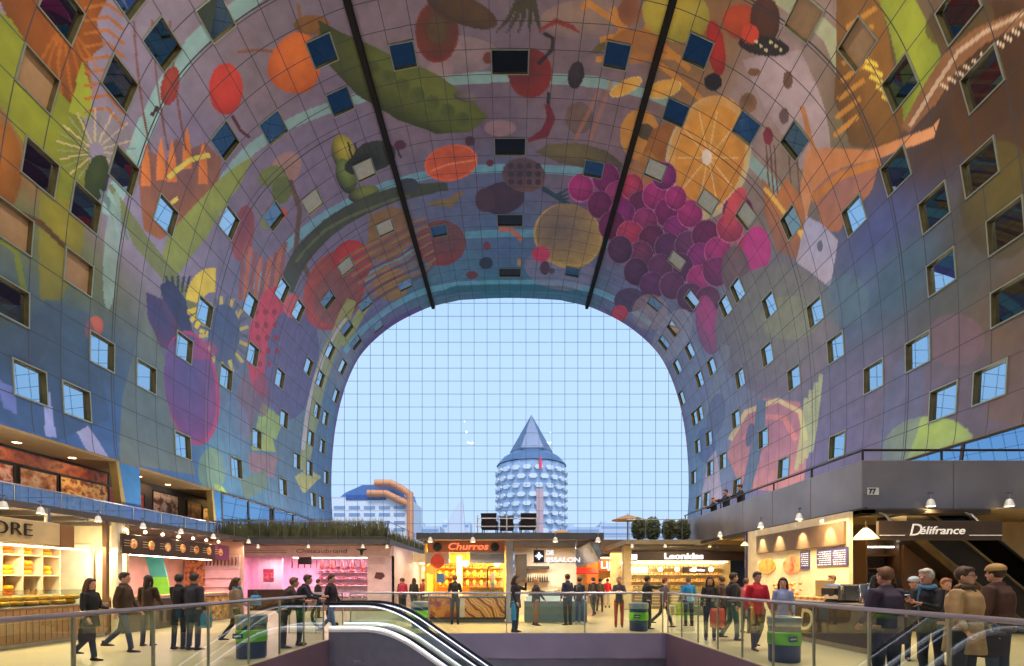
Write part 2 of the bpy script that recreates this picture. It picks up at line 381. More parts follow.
for x in (766,770,774,788,796): strk([(x,145),(x+2,175),(x+4,200)], 1.6, (110,74,60))
# wheat ears, brown husks right
paint([(762,178),(776,196),(786,178),(800,196),(812,236),(800,262),(776,250),(764,214)], (178,112,42),(140,96,70))
for k in range(7): strk([(764+k*6,188+k*7),(778+k*5,204+k*7)], 4, (208,170,60))
paint([(836,-6),(878,-6),(892,60),(908,128),(886,150),(850,146),(834,100)], (132,92,32),(100,72,28))
for k in range(7): strk([(876-k*3,8+k*18),(846-k*2,28+k*18)], 5, (176,124,32)); 
for k in range(5): strk([(858+k*6,56+k*10),(878+k*5,66+k*10)], 4, (205,180,50))
paint([(876,-6),(912,-6),(942,60),(918,100),(904,128),(896,60)], (134,142,28),(110,122,30))
el(1000,90,50,90,0,(62,42,20),(80,54,24),alpha=.8); el(960,22,36,24,-20,(66,58,38),(90,70,30),alpha=.8)
strk([(905,130),(928,98),(950,62),(980,36),(1030,14)], [10,20,20,18,14], (120,84,50)); strk([(910,126),(934,88),(958,52),(985,32),(1030,10)], 4, (165,140,110))
for k in range(12): strk([(940+k*8,84-k*6),(948+k*8,88-k*6)], 2.5, (190,170,140))
paint([(806,150),(828,148),(870,150),(930,128),(940,118),(934,138),(880,158),(840,168),(812,196),(806,220),(800,190)], (176,116,60),(186,132,84))
strk([(815,158),(808,130),(802,106)], 5, (176,120,60))
paint([(812,192),(832,172),(880,158),(872,190),(838,232),(822,230)], (142,100,86),(156,100,60)); strk([(812,200),(840,176),(880,162)], 8, (172,112,34))
paint([(796,262),(806,216),(822,224),(838,240),(830,288)], (150,150,172),(160,150,160)); el(820,246,3,6,0,(96,96,110))
# grapes
GR = [(581,188,12),(606,178,13),(618,196,13),(600,205,12),(632,187,11),(640,205,12),(622,215,13),(655,196,12),(668,213,13),(645,222,12),(612,226,13),(630,236,13),(652,240,13),(676,230,12),(690,214,12),(668,248,13),(688,246,13),(706,236,14),(640,256,13),(620,250,12),(700,258,13),(718,252,13),(680,268,13),(660,268,12),(738,212,15),(730,228,13),(636,272,12),(652,286,12),(700,280,13),(716,272,13),(672,286,12),(690,298,13),(752,250,15),(708,300,12),(664,176,12),(676,198,10)]
GC = [(168,52,120),(128,44,104),(150,58,112),(116,44,92),(178,62,96),(108,48,86),(142,50,122)]
for k, (x, y, r) in enumerate(GR):
    c = GC[k % 7]; lo = y > 245 and x < 700
    if lo: c = tuple(int(v*.4+w*.6) for v, w in zip(c, (88,66,98)))
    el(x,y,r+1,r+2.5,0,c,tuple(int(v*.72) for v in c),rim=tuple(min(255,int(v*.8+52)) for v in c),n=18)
el(735,208,9,22,20,(198,80,84),(180,70,84)); el(757,250,14,24,0,(184,48,128),(165,44,120)); el(708,325,12,30,-8,(172,58,124),(120,70,110)); el(735,270,14,24,0,(116,92,92),(104,80,88)); el(630,300,16,12,0,(90,72,100),(84,70,104)); el(620,313,8,8,0,(190,70,90))
el(650,312,18,18,20,(168,146,140),alpha=.5); el(672,336,16,30,30,(150,150,160),alpha=.6)
# big pale melon, pink half fruit on the right wall
el(777,330,62,66,12,(116,116,104),(108,98,112)); el(790,318,30,22,0,(130,136,96),alpha=.5); el(845,300,24,26,0,(84,108,116),alpha=.6)
paint([(764,398),(800,402),(808,440),(804,480),(780,492),(740,488),(727,455),(736,425)], (150,104,120),(178,120,112)); strk([(730,440),(746,412),(778,400),(800,412),(806,440)], 5, (188,168,120)); strk([(744,440),(760,416),(784,418),(796,440)], 6, (186,118,112)); paint([(757,400),(766,400),(764,440),(748,500),(738,500),(752,440)], (88,104,126)); el(750,435,4,12,10,(88,90,118))
for k in range(4): strk([(796+k*5,470-k*6),(806+k*5,398-k*8)], 4, (160,170,110),alpha=.7)
el(930,452,48,36,0,(138,160,74),(106,122,92)); el(902,410,20,60,10,(84,94,124),alpha=.5); paint([(990,330),(1030,330),(1030,470),(985,420)], (100,78,50),alpha=.5); el(1000,200,40,60,0,(92,84,26),(70,60,26),alpha=.6); el(955,340,30,26,0,(112,86,98),alpha=.5)
strk([(700,420),(712,400),(722,370),(726,345)], 10, (120,130,140),alpha=.6); el(716,415,9,22,10,(92,104,134)); el(706,445,10,18,0,(80,90,140),alpha=.7); paint([(700,500),(708,460),(716,450),(722,500)], (180,160,170),alpha=.7)
# left wall
paint([(254,156),(240,186),(208,236),(170,288),(160,264),(168,236),(200,200)], (134,146,66),(120,132,70)); strk([(110,185),(140,240),(180,290),(205,330)], [4,16,14,6], (108,118,78))
el(243,233,11,28,8,(128,72,86),(146,78,82)); paint([(160,285),(172,280),(186,300),(196,345),(180,335),(165,310)], (52,62,98))
paint([(146,292),(164,300),(190,345),(178,356),(160,346),(148,322)], (62,66,108),(104,62,96))
for k in range(5): strk([(170+k*4,292),(166+k*6,276)], 2.5, (54,58,86))
for k in range(22):
    a = -PI*.95+PI*.9*k/21 if k < 12 else PI*.1+PI*.8*(k-12)/9
    strk([(212+10*math.cos(a),304+12*math.sin(a)),(212+26*math.cos(a),302+34*math.sin(a))], 5, (196,178,52))
for k in range(26):
    a = 2*PI*k/26; strk([(224,335),(224+25*math.cos(a),336+40*math.sin(a))], 3.4, (176,165,84) if k%2 else (88,100,118))
el(224,333,16,29,0,(72,90,128),(78,92,122))
for k in range(9): strk([(240+k*5,300),(246+k*5,262-abs(k-4)*5)], 4, (176,104,72) if k%2 else (140,90,90))
paint([(145,312),(160,345),(185,430),(196,475),(116,475),(122,400),(136,345)], (96,112,108),(110,118,96),alpha=.85)
el(192,388,27,58,-8,(86,80,132),(124,66,118),rim=(160,62,106)); el(200,350,18,10,0,(150,66,110),alpha=.6)
el(94,328,9,12,20,(168,90,66),(150,84,76)); el(112,250,8,60,4,(128,158,150),alpha=.6)
paint([(-5,330),(22,320),(44,300),(88,312),(98,340),(110,420),(60,440),(-5,420)], (62,84,104),alpha=.6)
paint([(44,395),(50,392),(57,438),(46,436)], (140,148,184)); paint([(77,432),(88,426),(98,440),(106,462),(84,456)], (152,152,178)); paint([(-5,378),(14,388),(18,415),(4,408)], (112,124,176),alpha=.7)
el(36,340,12,40,20,(60,76,90),alpha=.6)
el(270,342,22,56,6,(188,62,84),(176,60,92)); el(292,362,27,58,5,(104,96,138),(98,94,136))
for k in range(14): el(256+(k%3)*9+(k//3)*1,312+(k//3)*13,2.4,3.2,0,(150,40,66))
el(293,306,10,12,0,(190,90,96)); el(334,290,29,42,22,(138,82,76),(180,72,62),rim=(170,66,64)); el(352,262,20,22,0,(176,60,58),(150,60,62)); el(338,296,22,30,20,(130,88,84),alpha=.8)
el(391,284,18,17,0,(156,126,66),(146,120,78)); paint([(370,215),(392,206),(412,214),(416,240),(392,262),(366,256)], (128,100,74),(134,108,66))
for k in range(12): strk([(340+k*3,262+k*3.6),(380+k*4,240+k*3.2),(426+k,218+k*4)], 2.6, (120,86,92) if k%2 else (146,112,84))
strk([(352,300),(340,332),(322,372),(312,420),(304,470)], [10,15,14,13,10], (158,164,92),alpha=.85); strk([(346,318),(326,352),(310,400),(303,450)], 4, (186,178,176)); strk([(366,305),(352,330),(342,345)], 8, (160,168,80),alpha=.8)
paint([(262,402),(284,420),(276,440),(256,428)], (140,164,96)); paint([(250,432),(272,436),(276,452),(252,450)], (148,164,84)); paint([(248,452),(278,456),(274,478),(250,472)], (150,110,112),alpha=.8); paint([(214,484),(222,486),(226,508),(212,500)], (150,176,70))
paint([(240,480),(264,470),(270,486),(246,500)], (104,126,108)); el(246,408,9,34,0,(132,92,104),alpha=.6)
for k in range(9): strk([(304,492),(296+k*3,468+abs(k-4)*2)], 3, (172,170,96))
el(212,470,14,22,0,(120,144,84),alpha=.6); el(234,440,16,40,0,(96,128,156),alpha=.5); el(262,395,9,22,0,(124,80,104),alpha=.6)
# small freckle of printed grain
lum = COL@np.array([.25, .6, .15]); COL = COL*.9+lum[..., None]*.1; COL = .13*(COL/.13)**1.14; COL *= np.array([.95, .98, 1.1])
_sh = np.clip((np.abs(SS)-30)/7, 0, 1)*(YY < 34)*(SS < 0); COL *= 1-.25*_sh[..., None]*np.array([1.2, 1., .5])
COL *= (1+.05*(_rn.rand(*SS.shape)-.5))[..., None]
for p in range(1):
    pass
# ------------------------------------------------------------------ windows in the vault
WIN = """61,21 39,82 40,169.5 162,45 120,87.6 213,18 224,142 124,173 85,209 165,216.5 227,225 12.6,224 119,0 9,304.6 75,273 99,351.5 25,381 73,399.5 143.5,375.6 182,348 205.5,312 249.5,305.6 251.5,355 223.6,377 180,443 319,48.7 338,98.4 270.5,126 362.4,169.5 310,200 273.5,217 403,54 385.5,230.3 440,229.5 343,265 326.4,301 278.7,291 297.5,312.6 404,283.7 364,302 346,330 377,325.6 355,342.5 329,352 341,366 308,368 279.5,379 321,380.7 336.5,398 317.4,412.5 325.7,419.3 283.6,419 255.5,438.8 310.4,439.3 322,445.8 234,466 297.5,461.8 309,468.6 326,477.4 282,486.6 312,497 320.6,498 573,271 618,55 595,169.5 699.5,48.7 678,110.7 658,168.4 750,127 710,201 747,218 796,143 807.7,19.8 859,48 902,89.3 791.5,225 855.3,219 982,84.7 958.5,18 896,174.7 980,171 935,210.7 1008,225 1010,298 942,273 676,263 739,292 770,306.4 816.7,314.7 724.7,308 692,302 655.5,304 672.5,330 663.4,342.4 689.4,352.5 678.6,365 768,355.8 837.6,348.6 877,375.6 794,376.7 740,380 711,368.8 699,381 682.3,397.3 701.5,413 694.3,419 736.3,419.2 764.5,438.4 709,439.3 697.5,447 839.5,443 723,461.4 785,466.7 710,468.6 693,477.8 739,482 707.6,496 699,498 921,351 946,401 994,382.5 509,61 509,146 510,220 510,272"""
rows = [1.19+PP*k for k in (3, 6, 9, 11, 13, 15, 17, 19, 21, 23)]
cells = []
for w in WIN.split():
    s_, Y_ = hit(*map(float, w.split(',')))
    jy = round((Y_-PP/2-Y0)/PP*2)/2; y0_ = Y0+jy*PP
    if abs(s_) < 1: a, b = -1.19, 1.19
    else:
        e = min(rows, key=lambda r: abs(r+PP/2-abs(s_))); a, b = (e, e+PP) if s_ > 0 else (-e-PP, -e)
    if y0_+PP > YF-.1: y0_ -= PP/2
    cells.append((a, b, y0_, y0_+PP))
ni, nj = SS.shape
Xg, Zg = prof(SS)
keep = np.ones((ni-1, nj-1), bool)
sm = (sg[:-1]+sg[1:])/2; ym = (yg[:-1]+yg[1:])/2
for a, b, c, d in cells: keep[np.ix_((sm > a) & (sm < b), (ym > c) & (ym < d))] = False
co = np.stack([Xg, YY, Zg], -1).reshape(-1, 3)
ii, jj = np.where(keep)
v0 = ii*nj+jj
quads = np.stack([v0, v0+nj, v0+nj+1, v0+1], -1)       # normals face down into the hall
me = bpy.data.meshes.new('ceiling')
me.vertices.add(len(co)); me.vertices.foreach_set('co', co.ravel())
nf = len(quads); me.loops.add(nf*4); me.loops.foreach_set('vertex_index', quads.ravel())
me.polygons.add(nf); me.polygons.foreach_set('loop_start', np.arange(0, nf*4, 4)); me.polygons.foreach_set('loop_total', np.full(nf, 4))
me.polygons.foreach_set('use_smooth', np.ones(nf, bool))
uv = me.uv_layers.new(name='skin')
aS = np.sign(SS)*np.where(np.abs(SS) <= 1.19, np.abs(SS)/1.19, (np.abs(SS)-1.19)/PP+1)
UVv = np.stack([aS, (YY-Y0)/PP], -1).reshape(-1, 2)
uv.data.foreach_set('uv', UVv[quads.ravel()].ravel())
ca = me.color_attributes.new('mural', 'FLOAT_COLOR', 'POINT')
MURAL_GAIN = 1.0
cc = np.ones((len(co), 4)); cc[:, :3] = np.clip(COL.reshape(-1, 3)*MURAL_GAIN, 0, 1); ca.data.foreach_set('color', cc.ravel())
me.update(); me.validate()
vault = bpy.data.objects.new('ceiling', me); C.objects.link(vault); vault['kind'] = 'structure'
def mural_mat():
    m = bpy.data.materials.new('printed_panels'); m.use_nodes = True; nt = m.node_tree; N = nt.nodes; L = nt.links
    b = N['Principled BSDF']; at = N.new('ShaderNodeAttribute'); at.attribute_name = 'mural'
    um = N.new('ShaderNodeUVMap'); um.uv_map = 'skin'; sp = N.new('ShaderNodeSeparateXYZ'); L.new(um.outputs['UV'], sp.inputs[0])
    def M(op, a, b_=None):
        n = N.new('ShaderNodeMath'); n.operation = op
        for k, v in ((0, a), (1, b_)):
            if v is None: continue
            if isinstance(v, (int, float)): n.inputs[k].default_value = v
            else: L.new(v, n.inputs[k])
        return n.outputs[0]
    def joint(v, w):                                    # 1 in the open joint between panels
        f = M('FRACT', M('ADD', v, 200.)); d = M('MINIMUM', f, M('SUBTRACT', 1., f)); return M('LESS_THAN', d, w)
    j1 = joint(sp.outputs[0], .014); j2 = joint(sp.outputs[1], .014)
    big = M('ADD', M('DIVIDE', M('SUBTRACT', sp.outputs[1], 3.9), 5.35), 0.); j3 = M('MULTIPLY', joint(big, .0042), M('GREATER_THAN', M('ABSOLUTE', sp.outputs[0]), 8.))
    j = M('MAXIMUM', M('MAXIMUM', j1, j2), j3)
    mot = N.new('ShaderNodeTexNoise'); mot.inputs['Scale'].default_value = 1.2; mot.inputs['Detail'].default_value = 5
    tc = N.new('ShaderNodeTexCoord'); L.new(tc.outputs['Object'], mot.inputs['Vector'])
    mr = N.new('ShaderNodeMapRange'); L.new(mot.outputs['Fac'], mr.inputs[0]); mr.inputs[1].default_value = .3; mr.inputs[2].default_value = .7; mr.inputs[3].default_value = .86; mr.inputs[4].default_value = 1.14
    mm = N.new('ShaderNodeVectorMath'); mm.operation = 'SCALE'; L.new(at.outputs['Color'], mm.inputs[0]); L.new(mr.outputs[0], mm.inputs['Scale'])
    mx = N.new('ShaderNodeMix'); mx.data_type = 'RGBA'; L.new(j, mx.inputs[0]); L.new(mm.outputs[0], mx.inputs[6]); mx.inputs[7].default_value = (.03, .032, .04, 1)
    L.new(mx.outputs[2], b.inputs['Base Color']); b.inputs['Roughness'].default_value = .42; b.inputs['Specular IOR Level'].default_value = .5
    b.inputs['Metallic'].default_value = 0.
    return m
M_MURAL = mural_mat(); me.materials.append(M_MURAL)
# window boxes: a recessed reveal with a frame, and a pane
M_REV = mat('warm_lit_reveal', (92, 84, 56), .35, .6, var=.2)  # warm light on the jambs put into this olive gold
M_FRM = mat('steel_window_frame', (150, 155, 140), .35, .7)
def mirror_glass(name, rgb):
    m = bpy.data.materials.new(name); m.use_nodes = True; N = m.node_tree.nodes; L = m.node_tree.links; b = N['Principled BSDF']
    b.inputs['Base Color'].default_value = lin(rgb)+(1,); b.inputs['Metallic'].default_value = 1.; b.inputs['Roughness'].default_value = .015
    nz = N.new('ShaderNodeTexNoise'); nz.inputs['Scale'].default_value = .35; bp_ = N.new('ShaderNodeBump'); bp_.inputs['Strength'].default_value = .02
    L.new(nz.outputs['Fac'], bp_.inputs['Height']); L.new(bp_.outputs['Normal'], b.inputs['Normal'])
    return m
M_WG = mirror_glass('coated_window_glass', (170, 196, 214))
M_WB = mat('beige_lit_blind_glass', (132, 106, 76), .35); M_WP = mat('pale_lit_blind_glass', (156, 160, 154), .3); M_WK = mirror_glass('smoky_window_glass', (132, 142, 138))  # beige and pale panes: light of lit rooms put into the matte colour
M_WU = mirror_glass('deep_blue_window_glass', (96, 124, 146)); DPB = '403,54 618,55 319,48.7 338,98.4 270.5,126 699.5,48.7 678,110.7 750,127 224,142 595,169.5 440,229.5 573,271'.split()
BEI = '39,82 12.6,224 75,273 807.7,19.8 859,48'.split(); PAL = '310,200 362.4,169.5 385.5,230.3 658,168.4 710,201 747,218 676,263 343,265 256,439'.split()
SMK = '61,21 120,87.6 40,169.5 85,209 162,45 213,18 124,173 896,174.7 980,171 982,84.7 958.5,18 902,89.3 935,210.7 1008,225 1010,298 796,143 791.5,225 9,304.6'.split(); WNL = WIN.split()
M_WD = mat('dark_window_glass', (14, 12, 14), .08, 0.)
def skin_frame(s, Y):
    x, z = prof(np.array([s-.02, s, s+.02])); t = Vector((x[2]-x[0], 0, z[2]-z[0])).normalized()
    n = Vector((t.z, 0, -t.x))                          # outward
    p = Vector((float(x[1]), Y, float(z[1])))
    if n.dot(p-Vector((0, Y, 12))) < 0: n = -n
    return p, t, n
for k, (a, b, c, d) in enumerate(cells):
    pc, t, n = skin_frame((a+b)/2, (c+d)/2); ds = (b-a)/2; dy = (d-c)/2
    def Q(u, v, h): return tuple(pc+t*u+Vector((0, v, 0))+n*h)
    crown = abs(a+b) < .1
    dep = .05 if crown else (.13 if abs(a+b)/2 > 17 else .05)
    mb = MB(); e = .012
    R0 = [Q(-ds-e, -dy-e, -.06), Q(ds+e, -dy-e, -.06), Q(ds+e, dy+e, -.06), Q(-ds-e, dy+e, -.06)]
    R1 = [Q(-ds+.05, -dy+.05, -.06), Q(ds-.05, -dy+.05, -.06), Q(ds-.05, dy-.05, -.06), Q(-ds+.05, dy-.05, -.06)]
    R2 = [Q(-ds+.09, -dy+.09, dep), Q(ds-.09, -dy+.09, dep), Q(ds-.09, dy-.09, dep), Q(-ds+.09, dy-.09, dep)]
    R3 = [Q(-ds-e, -dy-e, .12), Q(ds+e, -dy-e, .12), Q(ds+e, dy+e, .12), Q(-ds-e, dy+e, .12)]
    for A, B, mi in ((R3, R0, 1), (R0, R1, 1), (R1, R2, 0)):
        mb.cur = mi; mb.loft([A, B], cap=False)
    o = ob('window_%d' % (k+1), mb, [M_REV, M_FRM]); o['kind'] = 'structure'
    pm = MB(); pm.loft([[Q(-ds+.08, -dy+.08, dep-.012), Q(ds-.08, -dy+.08, dep-.012), Q(ds-.08, dy-.08, dep-.012), Q(-ds+.08, dy-.08, dep-.012)],
                       [Q(-ds+.08, -dy+.08, dep+.02), Q(ds-.08, -dy+.08, dep+.02), Q(ds-.08, dy-.08, dep+.02), Q(-ds+.08, dy-.08, dep+.02)]])
    g = ob('pane', pm, M_WD if crown else M_WB if WNL[k] in BEI else M_WP if WNL[k] in PAL else M_WU if WNL[k] in DPB else M_WK if WNL[k] in SMK else M_WG, o)
    if crown: g['label'] = 'dark glass pane'
NWIN = len(cells)
# two black slots with hanging rails that run the length of the vault
for k, sx in enumerate((-1, 1)):
    x, z = prof(np.array([9.0*sx])); x = float(x[0]); z = float(z[0])
    mb = MB(); mb.box(x-.17, x+.17, -40, YF-.05, z-.38, z+.12)
    mb.box(x-.2, x+.2, -40, YF-.05, z-.14, z-.08)
    struct('trim_%d' % (k+1), mb, mat('black_rail', (2, 2, 2), .95))
# ------------------------------------------------------------------ cable-net glass facades at both ends
def facade(num, Y, sgn):
    out = [(float(x), float(z)) for x, z in zip(*prof(np.linspace(-S[-1], S[-1], 90)))]
    poly = [(out[0][0], .02)]+out+[(out[-1][0], .02)]
    g = MB(); g.add([(x, Y+.03*sgn, z) for x, z in poly], [tuple(range(len(poly)))])
    gl = struct('window_%d' % num, g, mat_glass('facade_glass', (236, 243, 248), 1.12))
    cb = MB(); step = 1.508; r = .024
    zs = np.array([p[1] for p in out[:45]]); xs = np.array([-p[0] for p in out[:45]])
    def top(x):
        ax = abs(x)
        if ax >= 20.2: return None
        zz = np.interp(ax, Dx[:Dx.argmax()], Dz[:Dx.argmax()]); return zz+EYE
    for k in range(-13, 14):
        x = k*step+.35
        t_ = top(x)
        if t_ is None: continue
        cb.tube([(x, Y, .1), (x, Y, t_)], r, 6)
    imax = int(Dx.argmax())
    for k in range(1, 23):
        z = .6+k*step
        if z > 34.2: break
        ze = z-EYE
        if ze < 11: w = 20.7
        else: w = float(np.interp(-ze, -Dz[:imax+1], Dx[:imax+1]))
        cb.tube([(-w, Y, z), (w, Y, z)], r, 6)
    c = ob('cable_grid', cb, mat('steel_cable', (84, 122, 160), .5, .2), gl)
    return gl
facade(NWIN+1, YF, 1); facade(NWIN+2, -40, -1)
# ------------------------------------------------------------------ floor, pit, fascias
XL, XR, YP, YN = -4.9, 4.73, 15.1, .3
def floor_mat():
    m = mat('terrazzo_floor', (196, 182, 146), .32, var=.08, scale=.6)
    return m
fb = MB()
fb.box(-22.5, XL, YN, YF+1, -.45, 0); fb.box(XR, 22.5, YN, YF+1, -.45, 0); fb.box(XL, XR, YP, YF+1, -.45, 0); fb.box(-22.5, 22.5, -40, YN, -.45, 0)
struct('floor', fb, floor_mat())
M_FAS = mat('brushed_violet_steel', (152, 140, 166), .4, .2, var=.12, scale=.8)
M_FAS2 = mat('brushed_plum_steel', (116, 94, 112), .45, .2, var=.12, scale=.8)
fa = MB(); fa.box(XL, XR, YP-.04, YP-.002, -.76, -.01); struct('trim_3', fa, M_FAS)
fa = MB(); fa.box(XL+.002, XL+.04, YN, YP-.05, -1.1, -.01); struct('trim_4', fa, M_FAS2)
fa = MB(); fa.box(XR-.04, XR-.002, YN, YP-.05, -1.1, -.01); struct('trim_5', fa, M_FAS2)
lf = MB(); lf.box(-9, 12, -3, 18, -5.4, -5.0); o = struct('floor.001', lf, mat('lower_floor', (120, 116, 120), .35))
M_PIT = mat('pit_wall', (150, 142, 152), .4, .3)
for nm, b in (('wall_pit_far', (XL-.3, XR+.3, YP+.3, YP+.4, -5, -.46)), ('wall_pit_left', (XL-.4, XL-.3, YN, YP+.3, -5, -.46)), ('wall_pit_right', (XR+.3, XR+.4, YN, YP+.3, -5, -.46)), ('wall_pit_near', (XL-.3, XR+.3, YN-.1, YN, -5, -.46))):
    mb = MB(); mb.box(*b); struct(nm, mb, M_PIT)
# ------------------------------------------------------------------ glass railings
M_RAILG = mat_glass('railing_glass', (240, 247, 243), 1.55)
M_HR = mat('brushed_handrail', (176, 170, 176), .28, .8)
M_POST = mat('railing_post', (168, 168, 150), .35, .7)
def glass_rail(label, pts, zs, posts, group=None, h=1.24, gm=M_RAILG, hr=.032):
    """pts: two floor points"""
    (x0, y0), (x1, y1) = pts; t = T('glass_railing', label, 'railing', (x0, y0, zs), group)
    mb = MB(); mb.tube([(x0, y0, zs+h-hr), (x1, y1, zs+h-hr)], hr, 10); ob('handrail', mb, M_HR, t, smooth=True)
    mb = MB(); d = Vector((x1-x0, y1-y0, 0)); L_ = d.length; d.normalize(); n = Vector((-d.y, d.x, 0))*.006
    for k in range(len(posts)-1):
        a = Vector((x0, y0, 0))+d*(posts[k]+.02); b = Vector((x0, y0, 0))+d*(posts[k+1]-.02)
        q = [a-n, b-n, b+n, a+n]
        mb.loft([[(p.x, p.y, zs-.05) for p in q], [(p.x, p.y, zs+h-2*hr-.01) for p in q]])
    ob('glass_panels', mb, gm, t)
    for s in posts:
        p = Vector((x0, y0, 0))+d*s; mb = MB(); mb.box(p.x-.016, p.x+.016, p.y-.016, p.y+.016, zs, zs+h-hr*1.6); ob('post', mb, M_POST, t)
    return t
def steps(a, b, st):
    n = max(1, round((b-a)/st)); return [a+(b-a)*k/n for k in range(n+1)]
glass_rail('long glass railing with steel handrail on the left side of the stairwell', ((XL-.06, .6), (XL-.06, 13.3)), 0, steps(0, 12.7, 1.21))
glass_rail('long glass railing with steel handrail on the right side of the stairwell', ((XR+.06, .6), (XR+.06, YP+.06)), 0, steps(0, YP-.54, 1.21))
glass_rail('glass railing across the far end of the stairwell opening', ((XL+.05, YP+.12), (XR-.06, YP+.12)), 0, steps(0, 9.5, 2.4))
glass_rail('short glass railing beside the escalator landing', ((XL-1.7, 14.95), (XL-.1, 14.95)), 0, [0, .8, 1.6])
# ------------------------------------------------------------------ escalator that goes down into the stairwell
def esc_z(x, x0, sl, r=.7):
    u = x-x0
    if u < -r: return 0.
    if u > r: return -sl*u
    return -sl*(u+r)**2/(4*r)
def escalator():
    ya, yb = 13.5, 14.75; x0, sl = -3.25, .7
    t = T('escalator', 'escalator with glass sides running down into the stairwell below the left landing', 'escalator', (XL, (ya+yb)/2, 0))
    xs = [XL+.02]+[x0-.7+.14*k for k in range(11)]+[0, 1.2, 2.4, 3.6]
    for nm, y in (('handrail', ya+.05), ('handrail', yb-.05)):
        mb = MB(); pts = []
        xe = XL-.15
        for k in range(9):
            a = PI/2*3-PI*k/8; pts.append((xe+.0+.32*math.cos(a+0), y, .63+.33*math.sin(a)))
        pts += [(x, y, .96+esc_z(x, x0, sl)) for x in xs]
        mb.tube(pts, [(.035, .045)]*len(pts), 8); ob('handrail', mb, mat('black_rubber', (16, 16, 20), .35), t, smooth=True)
        mb = MB(); q = [(x, y, .915+esc_z(x, x0, sl)) for x in xs]; mb.tube(q, .016, 6); ob('rail_track', mb, mat('polished_track', (235, 238, 245), .2, .3), t, smooth=True)
        mb = MB()
        for i in range(len(xs)-1):
            a, b = xs[i], xs[i+1]; za, zb = esc_z(a, x0, sl), esc_z(b, x0, sl)
            mb.loft([[(a, y-.006, za+.3), (a, y+.006, za+.3), (a, y+.006, za+.91), (a, y-.006, za+.91)], [(b, y-.006, zb+.3), (b, y+.006, zb+.3), (b, y+.006, zb+.91), (b, y-.006, zb+.91)]], cap=False)
        ob('glass_side', mb, M_RAILG, t)
    M_SK = mat('pale_polished_skirt', (246, 246, 255), .25, 0.)
    for y0_, y1_, lab in ((ya-.06, ya+.16, 1), (yb-.16, yb+.06, 2)):
        mb = MB(); rings = []
        for x in xs:
            z = esc_z(x, x0, sl); rings.append([(x, y0_, z+.2), (x, y1_, z+.13), (x, y1_, z+.30), (x, y0_+.05, z+.32), (x, y0_, z+.27)])
        mb.loft(rings); ob('deck_skirt', mb, M_SK, t)
    for y in (ya-.05, yb+.02):
        mb = MB(); rings = [[(x, y, -1.2+esc_z(x, x0, sl)-.3), (x, y+.03, -1.5+esc_z(x, x0, sl)), (x, y+.03, .2+esc_z(x, x0, sl)), (x, y, .2+esc_z(x, x0, sl))] for x in xs]
        mb.loft(rings); ob('truss_cladding', mb, mat('grey_truss_cladding', (130, 128, 142), .45, .2), t)
    for y, zo in ((ya+.05, .335), (yb-.05, .335), (ya+.05, .885), (yb-.05, .885)):
        mb = MB(); mb.tube([(x, y-.014, zo+esc_z(x, x0, sl)) for x in xs], .014 if zo > .5 else .02, 6); ob('light_line', mb, mat('cool_led_line', (226, 228, 255), .4, emit=1.6), t)
    mb = MB(); M_ST = mat('ribbed_steps', (70, 72, 80), .35, .8)
    x = XL
    while x < 3.4:
        z = esc_z(x+.2, x0, sl); mb.box(x, x+.4, ya+.17, yb-.17, z-.28, z-.0)
        for k in range(9): mb.box(x+.02, x+.38, ya+.2+k*.1, ya+.23+k*.1, z, z+.012)
        x += .4
    ob('steps', mb, M_ST, t)
    # small maker's plate
    mb = MB(); mb.box(-4.22, -4.02, ya-.056, ya-.05, -.62, -.55); mb.box(-4.22, -3.86, ya-.056, ya-.05, -.67, -.65); ob('maker_plate', mb, mat('pale_plate', (150, 150, 162), .5), t)
escalator()
# ------------------------------------------------------------------ lower edge of the vault: openings, glass bays, leaning pillars
ZV = float(prof(np.array([S[-1]]))[1][0]); XV = float(prof(np.array([S[-1]]))[0][0])
M_SOF = mat('tan_soffit', (120, 100, 66), .6)
M_BLUEG = mirror_glass('bay_glass', (120, 165, 205))
M_BPAN = mat('blue_pillar_panel', (46, 100, 150), .4, .2)
M_DKF = mat('dark_bay_frame', (40, 44, 54), .5, .3)
ZD = 4.15
for sd in (-1, 1):
    nm = 'left' if sd < 0 else 'right'
    X = XV*sd
    # wall of the flats above the openings returns outward as a soffit; restaurant wall behind
    mb = MB(); x0, x1 = sorted((X+.0*sd, X+2.6*sd)); mb.box(x0, x1, -40, YF, ZV-.02, ZV+.1); struct('ceiling.00%d' % (1 if sd < 0 else 2), mb, M_SOF)
    mb = MB(); x0, x1 = sorted((X+2.4*sd, X+2.7*sd)); mb.box(x0, x1, -40, YF, 0, ZV); struct('wall_'+nm, mb, mat('dark_plaster_wall', (52, 46, 44), .7))
    # upper gallery floor
    mb = MB(); x0, x1 = sorted((13.4*sd if sd < 0 else 10.*sd, X+2.4*sd)); 
    if sd < 0: mb.box(-23.1, -16.6, -10, YF-.2, ZD-.3, ZD)
    struct_needed = sd < 0
    if sd < 0: struct('floor.002', mb, mat('gallery_floor', (110, 104, 100), .5))
